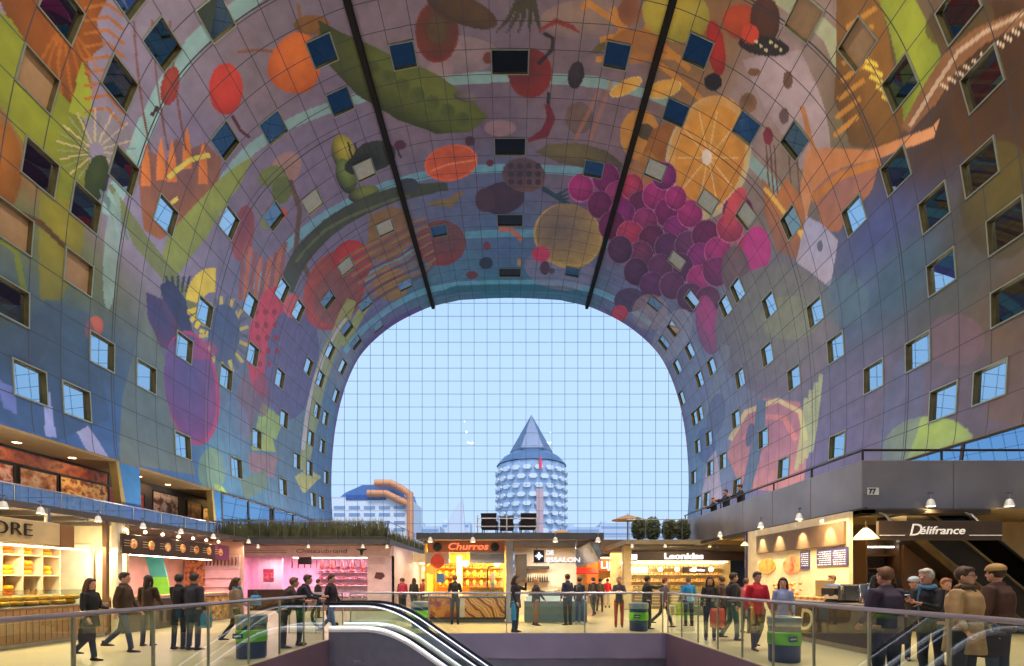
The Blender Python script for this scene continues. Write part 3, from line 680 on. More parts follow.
# glass bays (closed glazed front, leaning) and pillars
def bay(sd, y0, y1, num, lab='window'):
    X = XV*sd; lean = .35*sd
    mb = MB(); q0 = [(X, y0, ZV-.02), (X, y1, ZV-.02), (X+lean, y1, ZD), (X+lean, y0, ZD)]; q1 = [(a+.05*sd, b, c) for a, b, c in q0]
    mb.loft([q0, q1]); o = struct('window_%d' % num, mb, M_BLUEG)
    fr = MB(); n = max(1, round((y1-y0)/3.2))
    for k in range(n+1):
        y = y0+(y1-y0)*k/n; fr.tube([(X-.03*sd, y, ZV), (X+lean-.03*sd, y+.9, ZD)], .07, 4)
    fr.tube([(X-.03*sd, y0, ZV), (X-.03*sd, y1, ZV)], .06, 4)
    # cross-bracing seen through the glass
    fr.tube([(X-.02*sd, y0+.2, ZV-1.9), (X-.02*sd, y1-.2, ZV-1.1)], .03, 4)
    ob('bay_frame', fr, M_DKF, o)
def pillar(sd, y0, y1, num):
    X = XV*sd; lean = .35*sd
    mb = MB(); mb.loft([[(X-.02*sd, y0, ZV+.02), (X-.02*sd, y1, ZV+.02), (X+.3*sd, y1, ZV+.02), (X+.3*sd, y0, ZV+.02)], [(X+lean, y0+1.3, ZD), (X+lean, y1+.7, ZD), (X+lean+.3*sd, y1+.7, ZD), (X+lean+.3*sd, y0+1.3, ZD)]])
    o = struct('trim_%d' % num, mb, M_BPAN)
    g = MB(); g.loft([[(X-.05*sd, y0-.18, ZV), (X-.05*sd, y0, ZV), (X+.34*sd, y0, ZV), (X+.34*sd, y0-.18, ZV)], [(X+lean-.03*sd, y0+.9, ZD), (X+lean-.03*sd, y0+1.3, ZD), (X+lean+.34*sd, y0+1.3, ZD), (X+lean+.34*sd, y0+.9, ZD)]])
    ob('tan_edge', g, mat('tan_pillar_edge', (128, 110, 60), .5), o)
nw = NWIN+3
pillar(-1, 26.1, 27.6, 6); pillar(-1, 34.4, 35.6, 7)
for y0_, y1_ in ((35.4, 42.7), (43.2, 51.), (51.4, 58.)): bay(-1, y0_, y1_, nw); nw += 1
for y0_, y1_ in ((-10, 12), (12.3, 26.), (26.3, 34.4), (34.7, 42.7), (43.1, 51.), (51.3, 58.)): bay(1, y0_, y1_, nw); nw += 1
mb = MB(); mb.box(20.55, 20.75, 12, 42, ZV-.16, ZV-.03); struct('trim_8', mb, mat('warm_lit_edge', (196, 150, 96), .5))
# restaurant pictures on the left gallery wall (images of food in broad colour fields)
def picture(y0, y1, z0, z1, cols, lab, seed, name='wall_picture', cat='picture'):
    t = T(name, lab, cat, (-22.85, (y0+y1)/2, z0)); mb = MB(); mb.box(-22.9, -22.84, y0, y1, z0, z1, .02)
    ob('print', mb, mat_patchy('food_print_%d' % seed, cols, 1.1+.2*(seed % 3), .6, 'NOISE', emit=.16, stretch=(1, 1.2, 1.5)), t)
    fr = MB(); 
    for b in ((y0-.05, y1+.05, z1, z1+.05), (y0-.05, y1+.05, z0-.05, z0), (y0-.05, y0, z0, z1), (y1, y1+.05, z0, z1)): fr.box(-22.92, -22.8, b[0], b[1], b[2], b[3])
    ob('frame', fr, M_DKF, t)
picture(20.5, 28.4, 7.0, 7.62, [(60,24,26),(110,44,40),(130,70,50),(70,30,36)], 'long dark red picture band at the top of the restaurant wall', 1)
picture(20.6, 23.0, 5.0, 6.85, [(60,30,28),(150,70,50),(205,170,150),(130,50,40)], 'food picture with red meat, nearest panel on the left upper floor', 2)
picture(23.3, 25.2, 5.0, 6.85, [(90,50,34),(180,116,70),(216,180,140),(120,66,44)], 'food picture in orange tones between two others on the upper floor', 3)
picture(25.4, 28.4, 5.0, 6.9, [(80,40,30),(190,120,60),(226,186,120),(140,76,50),(110,50,60)], 'wide orange and gold food picture on the upper floor', 4)
picture(28.5, 31.2, 5.0, 6.9, [(60,24,24),(160,60,40),(120,50,70),(210,140,120)], 'plum and red food picture left of the leaning blue pillar', 5)
picture(32., 34.4, 5.1, 7.3, [(30,20,22),(96,60,44),(190,160,130),(50,30,40)], 'dark picture with pale streaks behind the leaning pillar', 6)
picture(35.4, 37., 5.1, 7.2, [(40,26,20),(110,70,40),(160,120,80)], 'narrow brown shelf picture right of the leaning pillar', 7)
picture(37.2, 40.2, 5.1, 7.0, [(92,70,34),(190,150,86),(226,196,140),(120,90,50)], 'beige mural of food on the second restaurant wall', 8)
ex = T('exit_sign', 'green lit exit sign on the second restaurant wall', 'sign', (-22.8, 40.9, 6.6)); mb = MB(); mb.box(-22.84, -22.76, 40.6, 41.3, 6.6, 6.85, .01); ob('housing', mb, mat('exit_green', (40, 190, 110), .4, emit=2.5), ex)
mb = MB(); mb.box(-22.755, -22.75, 40.75, 40.95, 6.65, 6.8); mb.prism([(41.0, 6.66), (41.2, 6.725), (41.0, 6.79)], 'x', -22.755, -22.75); ob('arrow_mark', mb, mat('exit_white', (230, 250, 236), .4, emit=3), ex)
M_DL = mat('downlight_lens', (255, 214, 150), .5, emit=14)
dl = None
for k, y in enumerate((20.2, 22.2, 25., 29.5, 32., 36.5, 39.2)):
    if dl is None:
        dl = T('downlight', 'round warm downlight in the tan soffit above the left restaurants', 'ceiling light', (-21.9, y, ZV-.03), 'downlights in the left soffit')
        mb = MB(); mb.lathe([(.16, 0), (.2, -.03), (.2, .0), (.16, .02)], n=16); mb.lathe([(.15, -.02), (.17, -.04), (.2, -.02)], n=16); ob('ring', mb, mat('downlight_ring', (220, 190, 140), .3, .5), dl, local=True)
        mb = MB(); mb.lathe([(0.001, -.035), (.15, -.035), (.15, -.02)], n=16); ob('lens', mb, M_DL, dl, local=True)
    else: dup(dl, (-21.9, y, ZV-.03))
for y in (22, 26, 31, 38): light('gallery_glow', 'AREA', (-21.9, y, ZV-.12), 45, (255, 205, 130), 1.6)
# left gallery glass parapet along the stall roofs
glass_rail('clear glass parapet along the edge of the left upper floor', ((-20.3, 14), (-20.3, YF-1)), ZD, steps(0, YF-15, 2.2), h=1.42, gm=mat_glass('parapet_glass', (120, 165, 225), 2.6))
# ------------------------------------------------------------------ right mezzanine: steel parapet, soffit, railing
M_PAR = mat('galvanised_parapet', (146, 142, 146), .3, .4, var=.16, scale=.7, bump=.05)
ZB, ZT, ZF2 = 3.62, 5.0, 4.1; MX, MY, ME = 10., 14.2, 28.8
gl = MB(); gl.prism([(MX+.25, MY+.25), (22.9, MY+.25), (22.9, YF-.3), (13, YF-.3), (13., ME), (MX+.25, ME)], 'z', ZB+.02, ZF2); struct('floor.003', gl, mat('mezzanine_slab', (196, 176, 132), .7))
t = T('steel_parapet', 'grey sheet steel parapet wrapping the corner of the right upper floor', 'parapet', (MX, MY, ZB))
def ppanel(x0, x1, y0, y1):
    mb = MB(); mb.box(x0, x1, y0, y1, ZB, ZT, .012); ob('sheet_panel', mb, M_PAR, t)
y = MY
while y < ME-.1:
    e = min(y+2.43, ME); ppanel(MX, MX+.1, y+.008, e-.008); y = e
for a, b in ((MX+.01, 12.6), (12.6, 16.), (16., 19.4), (19.4, 22.9)): ppanel(a+.008, b-.008, MY, MY+.1)
mb = MB(); mb.box(MX-.14, MX+.3, MY-.14, ME, ZB-.16, ZB-.02, .02); mb.box(MX-.14, 13.55, MY-.14, MY+.3, ZB-.16, ZB-.02, .02); mb.box(MX-.16, MX-.06, MY-.3, ME, ZB-.05, ZB+.0)
ob('edge_beam', mb, mat('dark_edge_beam', (74, 66, 58), .5, .4), t)
mb = MB(); mb.tube([(MX+.05, ME, ZT+.3), (MX+.05, MY+.05, ZT+.3), (22.9, MY+.05, ZT+.3)], .035, 8)
for k in range(7): y = MY+.05+k*2.4; mb.tube([(MX+.05, y, ZT-.1), (MX+.05, y, ZT+.3)], .03, 6)
for x in (12.3, 15., 17.8, 20.6): mb.tube([(x, MY+.05, ZT-.1), (x, MY+.05, ZT+.3)], .03, 6)
ob('top_rail', mb, mat('dark_top_rail', (52, 46, 48), .4, .5), t)
mb = MB(); mb.box(MX+.42, MX+.50, 15.5, 26, ZT+.02, ZT+.1); mb.cur = 0; ob('shelf_rail', mb, mat('wooden_shelf', (170, 130, 92), .5), t)
nb = T('number_plate', 'small white bay number plate reading 77 on the steel parapet', 'sign', (10.14, MY-.01, 4.02))
mb = MB(); mb.box(10.14, 10.46, MY-.02, MY-.004, 4.02, 4.22); ob('plate', mb, mat('white_plate', (225, 228, 232), .5), nb)
mb = text_mb('77', .2, (10.17, MY-.024, 4.05), (1, 0, 0), (0, 0, 1), .003, bold=.008); ob('numerals', mb, mat('black_paint', (14, 14, 16), .5), nb)
mb = MB(); mb.box(10.02, 10.13, MY-.012, MY-.002, 4.02, 4.22); ob('ghost_plate', mb, mat('grey_plate', (120, 122, 132), .5), nb)
# ------------------------------------------------------------------ dark escalator rising on the right behind the sign
t = T('escalator', 'dark escalator rising leftwards to the right upper floor behind the brown sign', 'escalator', (16.5, 15.2, 0))
def inc(z0, z1, y0, y1, nm, m, xa=11.6, xb=17.2, sl=.82, zb=2.86):
    mb = MB(); rings = []
    for k in range(15):
        x = xa+(xb-xa)*k/14; c = zb-sl*(x-12.); lo = min(c+z0, 3.55); hi = min(c+z1, 3.56); rings.append([(x, y0, lo), (x, y1, lo), (x, y1, hi), (x, y0, hi)])
    mb.loft(rings); return ob(nm, mb, m, t)
inc(0, .95, 14.62, 15.8, 'truss', mat('dark_truss', (40, 38, 38), .4, .4))
for y in (14.64, 15.75):
    inc(.95, 1.75, y, y+.03, 'glass_side', mat_glass('dark_esc_glass', (96, 100, 96), 1.4)); inc(1.75, 1.83, y-.03, y+.06, 'handrail', MATS['black_rubber'])
inc(.9, .97, 14.57, 14.62, 'pale_trim_strip', mat('tan_strip', (104, 94, 76), .4, .4)); inc(-.06, .02, 14.57, 14.9, 'pale_trim_strip', mat('tan_strip', (104, 94, 76)))
mb = MB(); mb.tube([(14.6, 15.9, 3.4), (17.6, 15.9, 1.1)], .1, 4); ob('tan_diagonal_beam', mb, mat('tan_beam', (140, 120, 86), .5), t)
# ------------------------------------------------------------------ outside: street, tower, library, sail-like canopy
gr = MB(); gr.box(-260, 260, YF+1.1, 520, -.3, -.05); gr.box(-260, 260, -400, -41, -.3, -.05); struct('ground', gr, mat('paved_square', (120, 120, 124), .8, scale=.2))
def tower():
    cx, cy = 7.7, 180.; t = T('apartment_tower', 'pencil shaped apartment tower with pointed glass roof beyond the end facade', 'building', (cx, cy, 0))
    M1 = mat('tower_white', (232, 238, 246), .5); M2 = mat('tower_dark_glass', (170, 190, 218), .3, .1); M3 = mat('tower_roof', (100, 124, 156), .4, .3)
    mb = MB(); mb.lathe([(12.2, 0), (12.2, 42.2), (9.6, 43.2)], cx, cy, n=16); ob('glass_core', mb, M2, t)
    for k in range(13):
        z = 3+k*3.05
        mb = MB()
        for q in range(20):
            a = 2*PI*q/20+(.0 if k % 2 else PI/20); r = 12.7; c = Vector((cx+r*math.cos(a), cy+r*math.sin(a), z)); u = Vector((-math.sin(a), math.cos(a), 0)); w = Vector((math.cos(a), math.sin(a), 0))
            hw = 1.5
            mb.loft([[tuple(c+u*x+w*.3+Vector((0, 0, h))) for x, h in ((-hw, 0), (-hw*.6, -.75), (hw*.6, -.75), (hw, 0), (hw*.6, .75), (-hw*.6, .75))], [tuple(c+u*x-w*.5+Vector((0, 0, h))) for x, h in ((-hw, 0), (-hw*.6, -.75), (hw*.6, -.75), (hw, 0), (hw*.6, .75), (-hw*.6, .75))]])
        ob('balcony_ring', mb, M1, t)
    mb = MB(); mb.box(cx-.5+1.6, cx+3.4, cy-13.6, cy-11, 0, 32); ob('pink_stair_panel', mb, mat('tower_pink', (214, 178, 180), .6), t)
    mb = MB(); mb.lathe([(12.6, 42.4), (10.2, 45.2), (7.9, 46.6), (6.8, 47.2)], cx, cy, n=20); ob('drum_roof', mb, M3, t)
    mb = MB(); mb.lathe([(7.6, 47), (7.7, 47.6), (.08, 61)], cx, cy, n=6); ob('pointed_roof', mb, mat('tower_cone', (92, 108, 138), .35, .2), t)
    mb = MB(); mb.box(cx+2.1, cx+2.9, cy-13.3, cy-12.9, 38.8, 42.5); ob('red_light_strip', mb, mat('tower_red', (220, 60, 90), .5, emit=.4), t)
tower()
def library():
    t = T('library_building', 'white stepped building with blue roof seen through the end facade at the left', 'building', (-38, 130, 0)); s = 500/130.
    def X(p): return (p-510)/s
    def Z(p): return (580-p)/s+1.6
    Wm = mat('library_white', (232, 234, 240), .6); Bm = mat('library_blue', (86, 122, 178), .4); Gm = mat('library_glass', (140, 164, 200), .3)
    mb = MB(); mb.box(X(326), X(408), 130, 150, 0, Z(497)); ob('wall', mb, Wm, t)
    mb = MB(); mb.prism([(X(338), Z(497)), (X(404), Z(497)), (X(400), Z(484)), (X(362), Z(484)), (X(344), Z(492))], 'y', 131, 150); ob('roof', mb, Bm, t)
    mb = MB(); mb.box(X(346), X(386), 129.8, 130, Z(500), Z(495)); ob('blue_band', mb, mat('library_band', (60, 92, 160), .5), t)
    for z in (506, 513, 521, 528):
        for k in range(5):
            mb = MB(); mb.box(X(334+k*15), X(345+k*15), 129.85, 130, Z(z+3), Z(z)); ob('window', mb, Gm, t)
    Pm = mat('orange_duct', (226, 150, 104), .5)
    for dx, dz, y0_ in ((0, 0, 128.8), (-5, 10, 129.2)):
        mb = MB(); mb.tube([(X(376+dx*1.5), y0_, Z(484+dz)), (X(392+dx), y0_, Z(484+dz)), (X(402+dx), y0_, Z(489+dz)), (X(411), y0_, Z(495+dz)), (X(411), y0_, 0)], .95, 10); ob('duct', mb, Pm, t, smooth=True)
library()
mb = MB(); s = 500/150.; q = [(-21.5+0, 0), (-21.5+9, 0), (-21.5+8, 16), (-21.5+7.2, 26), (-21.5+4, 22), (-21.5+1.5, 14)]
mb.prism(q, 'y', 150, 152.5); sl = ob('canopy_sail', mb, mat('white_sail', (222, 228, 240), .6), loc=(-17, 150, 0)); tag(sl, 'white curved sail shape standing outside between the library and the tower', 'canopy')
rnd = random.Random(4)
for k, (a, b, h) in enumerate(((413, 440, 526), (441, 470, 522), (566, 600, 527), (600, 640, 524), (640, 690, 528), (300, 334, 520))):
    Y = 205+k*17; s = F/Y; x0, x1 = (a-510)/s, (b-510)/s; z = (580-h)/s+1.6
    lab = ['low grey block outside, right of the orange ducts', 'low pale block outside, left of the white sail', 'low bluish block outside, right of the tower foot', 'pale block outside behind the beige parasol', 'low grey block outside behind the terrace hedge', 'tall edge of a block outside at the far left'][k]
    t = T('city_block', lab, 'building', ((x0+x1)/2, Y, 0)); mb = MB(); mb.box(x0, x1, Y, Y+14, 0, z); mb.box(x0+1, x0+4, Y+2, Y+6, z, z+1.6); ob('wall', mb, mat('block_%d' % (k % 3), [(206, 214, 228), (220, 226, 236), (196, 208, 228)][k % 3], .7), t)  # sky-white haze put into these pale wall colours
    for r in range(3):
        mb = MB(); mb.box(x0+.6, x1-.6, Y-.05, Y, z-2.4-r*3.4, z-1.2-r*3.4); ob('window_band', mb, mat('block_glass', (150, 176, 210), .3), t)
# ------------------------------------------------------------------ sky, camera
w = bpy.data.worlds.new('dusk_sky'); bpy.context.scene.world = w; w.use_nodes = True; nt = w.node_tree; N = nt.nodes; L = nt.links
bg = N['Background']; tc = N.new('ShaderNodeTexCoord'); sx = N.new('ShaderNodeSeparateXYZ'); L.new(tc.outputs['Generated'], sx.inputs[0])
r = N.new('ShaderNodeValToRGB'); L.new(sx.outputs[2], r.inputs['Fac']); e = r.color_ramp.elements
e[0].position = 0.; e[0].color = lin((206, 222, 240))+(1,); e[1].position = .7; e[1].color = lin((150, 190, 240))+(1,)
e.new(.12).color = lin((190, 215, 243))+(1,); e.new(.4).color = lin((188, 216, 246))+(1,)
L.new(r.outputs['Color'], bg.inputs['Color']); bg.inputs['Strength'].default_value = 1.3
su = bpy.data.lights.new('outdoor_fill_sun', 'SUN'); su.energy = 2.6; su.angle = .35; su.color = (1, .93, .88); so = bpy.data.objects.new('outdoor_fill_sun', su); C.objects.link(so); so.rotation_euler = (math.radians(35), 0, math.radians(8))  # sun added to a sunless dusk, brightens the buildings outside
cam = bpy.data.cameras.new('camera'); co_ = bpy.data.objects.new('camera', cam); C.objects.link(co_); co_.location = (0, 0, EYE); co_.rotation_euler = (PI/2, 0, 0)
cam.sensor_width = 36; cam.sensor_fit = 'HORIZONTAL'; cam.lens = F/1024*36; cam.shift_x = (512-CX)/1024; cam.shift_y = (CY-333)/1024; cam.clip_end = 1500; cam.clip_start = .05
sc = bpy.context.scene; sc.camera = co_
sc.view_settings.view_transform = 'Standard'; sc.view_settings.look = 'None'; sc.view_settings.gamma = 1; sc.view_settings.exposure = 0.0; sc.view_settings.use_curve_mapping = False
sc.cycles.max_bounces = 7; sc.cycles.transparent_max_bounces = 24; sc.cycles.diffuse_bounces = 4; sc.cycles.glossy_bounces = 3
sc.cycles.sample_clamp_indirect = 4; sc.cycles.use_denoising = True; sc.cycles.use_light_tree = True; sc.cycles.caustics_reflective = False; sc.cycles.caustics_refractive = False

for x, y in ((-2, 4), (1.5, 9.), (0, 13.2)): light('pit_fill_light', 'AREA', (x, y, -1.4), 160, (255, 236, 226), 2.)  # unseen area lights added to brighten the stairwell pit
# ------------------------------------------------------------------ shared stall materials
WHITE = mat('warm_white_paint', (226, 220, 204), .5); CREAM = mat('cream_panel', (214, 192, 148), .5); DARK = mat('charcoal_panel', (34, 32, 34), .5); BROWN = mat('dark_brown_panel', (58, 42, 34), .5)
STEEL = mat('stall_steel', (150, 150, 152), .3, .85); ROOF = mat('grey_roof_edge', (92, 90, 92), .5, .3); WOODC = mat('pale_wood_front', (150, 118, 84), .55, var=.15, scale=8)
PINKW = mat('rosy_white_wall', (226, 196, 206), .5); CHEESE = mat('yellow_cheese_rind', (232, 168, 40), .45); CHEESO = mat('orange_cheese_rind', (224, 120, 30), .45)
LED = mat('white_led', (255, 240, 214), .4, emit=9); GLS = mat_glass('display_glass', (232, 242, 240), 1.45)
MEAT = mat_patchy('cut_meat', [(150,40,46),(196,84,88),(220,150,150),(120,28,36)], 9, .4); SAUS = mat('dry_sausage', (120, 50, 42), .5, var=.25, scale=12)
PROD = mat_patchy('mixed_packets', [(210,190,150),(180,60,50),(232,212,120),(90,60,44),(240,236,226)], 14, .5)
def roof(label, x0, x1, y0, y1, z0, z1, name='stall_roof', m=ROOF, beams=True):
    t = T(name, label, 'roof', (x0, y0, z0)); mb = MB(); mb.box(x0, x1, y0, y1, z0+.06, z1, .01); ob('deck', mb, mat('deck_boards', (118, 106, 96), .6, var=.2, scale=5), t)
    mb = MB()
    mb.box(x0-.03, x1+.03, y0-.03, y0+.02, z0, z1+.03); mb.box(x0-.03, x1+.03, y1-.02, y1+.03, z0, z1+.03); mb.box(x0-.03, x0+.02, y0, y1, z0, z1+.03); mb.box(x1-.02, x1+.03, y0, y1, z0, z1+.03)
    ob('fascia', mb, m, t)
    if beams:
        mb = MB(); n = int((y1-y0)/1.2)
        for k in range(1, n): y = y0+k*(y1-y0)/n; mb.box(x0+.05, x1-.05, y-.03, y+.03, z0-.07, z0+.06)
        ob('beams', mb, STEEL, t)
    return t
def post(x, y, z0, z1, lab, w=.12, m=STEEL):
    t = T('post', lab, 'post', (x, y, z0)); mb = MB(); mb.box(x-w/2, x+w/2, y-w/2, y+w/2, z0, z1, .01); ob('shaft', mb, m, t); mb = MB(); mb.box(x-w*.8, x+w*.8, y-w*.8, y+w*.8, z0, z0+.03); ob('foot_plate', mb, STEEL, t); return t
# spot lamps that hang from the roof edges
SPOT = {}
def spot_(x, y, z, lab, s=1.):
    if 'p' not in SPOT:
        t = T('spot_lamp', lab, 'lamp', (x, y, z)); SPOT['p'] = t
        mb = MB(); mb.tube([(0, 0, .3), (0, 0, .12)], .014, 6); mb.box(-.05, .05, -.03, .03, .28, .3); ob('stem', mb, STEEL, t, local=True)
        mb = MB(); mb.lathe([(.035, .16), (.06, .13), (.095, 0), (.088, 0), (.05, .12)], n=14); ob('shade', mb, mat('white_lamp_shade', (226, 226, 222), .35), t, local=True, smooth=True)
        mb = MB(); mb.lathe([(.001, .01), (.086, .01), (.08, .04), (.001, .05)], n=14); ob('bulb', mb, mat('bright_bulb', (255, 226, 170), .4, emit=22), t, local=True)
        return t
    return dup(SPOT['p'], (x, y, z), label=lab, scale=s)
def spot(x, y, z, lab, s=1., e=70, aim=None):
    o = spot_(x, y, z, lab, s); sx_ = 0 if abs(x) < 4 else (-.35 if x > 0 else .35)
    light('spot_beam', 'SPOT', (x+sx_*.1, y-.02, z-.03), e, (255, 214, 158), .06, rot=(math.radians(-22) if abs(sx_) < .1 or y > 24 else 0, math.radians(24)*(1 if sx_ > 0 else -1 if sx_ < 0 else 0), 0), spot=math.radians(130))
    return o
# produce and packet helpers
PRO = {}
def proto(key, name, lab, cat, group, parts, loc, rz=0., scale=None):
    """first use builds the thing, later uses copy it with its parts"""
    if key not in PRO:
        t = T(name, lab, cat, loc, group, rz); PRO[key] = t
        for pn, mb, m, sm_ in parts(): ob(pn, mb, m, t, local=True, smooth=sm_)
        if scale: t.scale = (scale,)*3
        return t
    return dup(PRO[key], loc, rz, label=lab, group=group, scale=scale or 1.)
def wheel(loc, col, lab, grp, rz=0):
    m = CHEESE if col == 0 else CHEESO
    def parts():
        mb = MB(); mb.lathe([(.001, 0), (.13, 0), (.155, .03), (.158, .06), (.15, .1), (.12, .12), (.001, .12)], n=18); yield 'rind', mb, m, True
        lb = MB(); lb.lathe([(.001, .121), (.06, .121), (.06, .124), (.001, .124)], n=14); yield 'paper_label', lb, mat('cheese_label', (236, 226, 190), .6), False
    return proto('wheel%d' % col, 'cheese_wheel', lab, 'cheese', grp, parts, loc, rz)
# ------------------------------------------------------------------ LEFT ROW (X = -11.5) : cheese shop, snack stall
XF = -11.5
roof('long flat roof over the left row of stalls below the blue parapet', -20., XF-.15, 7.8, 22.3, 3.3, 3.44)
t = T('cheese_shop', 'bright cheese shop stall with pale wood front at the far left', 'stall', (XF, 10., 0))
mb = MB(); mb.box(XF-.75, XF, 8.8, 14.25, .1, .92, .01)
for k in range(34): mb.box(XF, XF+.012, 8.85+k*.16, 8.97+k*.16, .14, .88)
ob('counter', mb, WOODC, t); mb = MB(); mb.box(XF-.7, XF-.04, 8.8, 14.25, 0, .1); ob('plinth', mb, STEEL, t)
mb = MB(); mb.box(XF-.78, XF+.03, 8.78, 14.27, .92, .96, .005); ob('worktop', mb, STEEL, t)
mb = MB(); mb.loft([[(XF-.03, y, .96), (XF-.02, y, .96), (XF-.3, y, 1.34), (XF-.31, y, 1.34)] for y in (8.9, 14.1)]); mb.box(XF-.75, XF-.3, 8.9, 14.1, 1.33, 1.345); ob('glass_guard', mb, GLS, t)
mb = MB(); mb.box(-14.5, -14.4, 8.8, 15.6, 0, 3.3); mb.box(-14.5, XF-.35, 15.45, 15.55, 0, 3.3); ob('back_wall', mb, mat('cheese_back_wall', (240, 226, 190), .6), t)
mb = MB()
for k in range(9): y = 9.6+k*.53; mb.box(-12.9, -12.45, y-.015, y+.015, 1.2, 2.74)
for z in (1.2, 1.72, 2.24, 2.74): mb.box(-12.9, -12.45, 9.58, 13.86, z-.015, z+.015)
ob('shelf_rack', mb, mat('white_rack', (238, 232, 214), .4), t)
mb = MB(); mb.box(-12.44, -12.40, 9.6, 13.8, 2.76, 2.8); mb.box(-11.9, -11.8, 9, 14, 2.42, 2.45); ob('light_strip', mb, LED, t)
mb = MB(); mb.box(-12.93, -12.91, 9.58, 13.86, 1.2, 2.74); ob('rack_back', mb, mat('orange_rack_back', (226, 170, 96), .6), t)
mb = MB(); mb.box(-14.39, -12.95, 15.38, 15.44, .5, 2.7); ob('white_door_panel', mb, mat('lit_white_panel', (250, 246, 232), .5), t)
mb = MB(); mb.box(XF-.42, XF-.38, 14.3, 14.34, .96, 2.5); mb.box(-12.6, -12.3, 14.35, 15.2, .5, .54); ob('bracket', mb, STEEL, t)
rnd = random.Random(2)
for r_ in range(3):
    for c_ in range(8):
        z = 1.217+r_*.52; y = 9.865+c_*.53
        if (r_, c_) in ((0, 6), (0, 7)): continue
        for k in range(3 if rnd.random() < .7 else 2): wheel((-12.66, y+rnd.uniform(-.03, .03), z+k*.124), rnd.choice((0, 0, 1)), 'yellow or orange cheese wheel stacked in the cheese shop rack', 'cheese wheels in the rack', rnd.uniform(0, 6))
for k in range(26): wheel((XF-.42+rnd.uniform(-.05, .05), 9.1+(k//2)*.37+(.0 if k % 2 == 0 else .05), .962+(k % 2)*.123), 0, 'cheese wheel lying on the cheese shop counter', 'cheese wheels on the counter', k)
for k in range(5):
    def jp():
        mb = MB(); mb.lathe([(.001, 0), (.05, 0), (.055, .02), (.055, .1), (.04, .12), (.001, .12)], n=12); yield 'jar_body', mb, mat('honey_jar', (196, 140, 70), .25), True
        mb = MB(); mb.lathe([(.001, .12), (.044, .12), (.044, .145), (.001, .145)], n=12); yield 'lid', mb, STEEL, False
    proto('jar', 'jar', 'small amber jar in the lower right of the cheese rack', 'jar', 'jars in the cheese shop rack', jp, (-12.6, 12.9+k*.14, 1.218))
t = T('shop_sign', 'cream box sign with letters ORE hanging at the far left', 'sign', (-11.25, 10, 2.46))
mb = MB(); mb.box(-11.55, -11.2, 9.4, 12.45, 2.46, 3.0, .01); ob('box', mb, CREAM, t)
mb = MB(); mb.box(-11.55, -11.19, 12.45, 12.85, 2.44, 2.98, .01); ob('tan_end', mb, mat('tan_sign_end', (146, 104, 66), .5), t)
mb = text_mb('ORE', .42, (-11.17, 10.74, 2.62), (0, 1, 0), (0, 0, 1), .012, bold=-.004, width=.93); ob('letters', mb, DARK, t)
mb = MB(); 
for y in (9.8, 11., 12.3): mb.box(-11.42, -11.34, y-.04, y+.04, 3.0, 3.37)
ob('hanger', mb, STEEL, t)
post(-11.72, 14.5, 0, 3.36, 'slim brown post between the cheese shop and the snack stall', .13, mat('brown_post', (110, 84, 66), .5))
post(-11.75, 14.95, 0, 3.36, 'pale post just behind the brown post', .2, WHITE)
for y in (10.2, 12.4, 14.9): light('cheese_light', 'AREA', (-11.95, y-.4, 2.5), 110, (255, 214, 140), .5, 1.6, rot=(0, math.radians(-12), 0))
light('cheese_back_light', 'POINT', (-12.6, 14.6, 2.4), 60, (255, 236, 190), .15)
# snack stall
t = T('snack_stall', 'snack stall with a dark picture fascia and a counter of tubs on the left', 'stall', (XF, 15, 0))
mb = MB(); mb.box(XF-.02, XF+.06, 14.75, 20.35, 2.38, 2.98, .01); ob('dark_fascia', mb, mat('fascia_brown', (52, 36, 32), .5), t)
mb = MB(); mb.box(XF+.06, XF+.066, 19.4, 20.34, 2.39, 2.97); ob('purple_fascia_end', mb, mat('fascia_purple', (120, 40, 104), .5), t)
for k in range(7):
    y = 15.1+k*.76; mb = MB(); mb.tube([(XF+.064, y+.1, 2.70), (XF+.078, y+.1, 2.70)], [.15, .13], 12)
    ob('food_roundel', mb, mat_patchy('fried_food', [(190,110,50),(226,170,96),(150,70,34),(232,196,140)], 12, .5, emit=.3), t)
    mb = MB()
    for q in range(3): mb.box(XF+.064, XF+.07, y-.28, y-.06, 2.62+q*.08, 2.635+q*.08)
    ob('menu_lines', mb, mat('pale_lettering', (206, 190, 160), .5), t)
mb = MB(); mb.box(XF-.7, XF, 14.9, 17.1, 0, .98, .01); ob('counter', mb, BROWN, t); mb = MB(); mb.box(XF-.74, XF+.03, 14.88, 20.9, .98, 1.02, .005); ob('worktop', mb, STEEL, t)
mb = MB(); mb.box(XF-.7, XF-.05, 17.1, 20.9, .06, .96, .01); ob('tub_counter', mb, mat_patchy('stacked_tubs', [(196,150,80),(150,104,52),(226,190,120),(110,70,38)], 7, .5, stretch=(1, 1, 1.6)), t)
mb = MB(); mb.box(XF-.7, XF-.06, 14.9, 20.9, 0, .06); ob('plinth', mb, STEEL, t)
mb = MB(); mb.box(-14.5, -14.4, 15.6, 22.2, 0, 3.3); mb.box(-14.4, -11.8, 22.1, 22.2, 0, 3.3); ob('back_wall', mb, mat('pinkish_wall', (206, 170, 166), .6), t)
mb = MB(); mb.box(-14.3, -13.5, 22.0, 22.08, .9, 2.5); ob('picture_board', mb, mat_patchy('brown_food_board', [(60,36,28),(130,70,44),(190,120,80),(90,40,30)], 5, .5, 'NOISE', emit=.3), t)
mb = MB(); mb.box(-13.4, -11.9, 22.0, 22.08, .9, 2.7)
for z in (1.3, 1.7, 2.1): mb.box(-13.4, -11.9, 21.8, 22.0, z, z+.03)
ob('shelf_unit', mb, PINKW, t)
mb = MB(); mb.box(-12.3, -12.2, 15, 20.4, 2.40, 2.43); ob('light_strip', mb, LED, t)
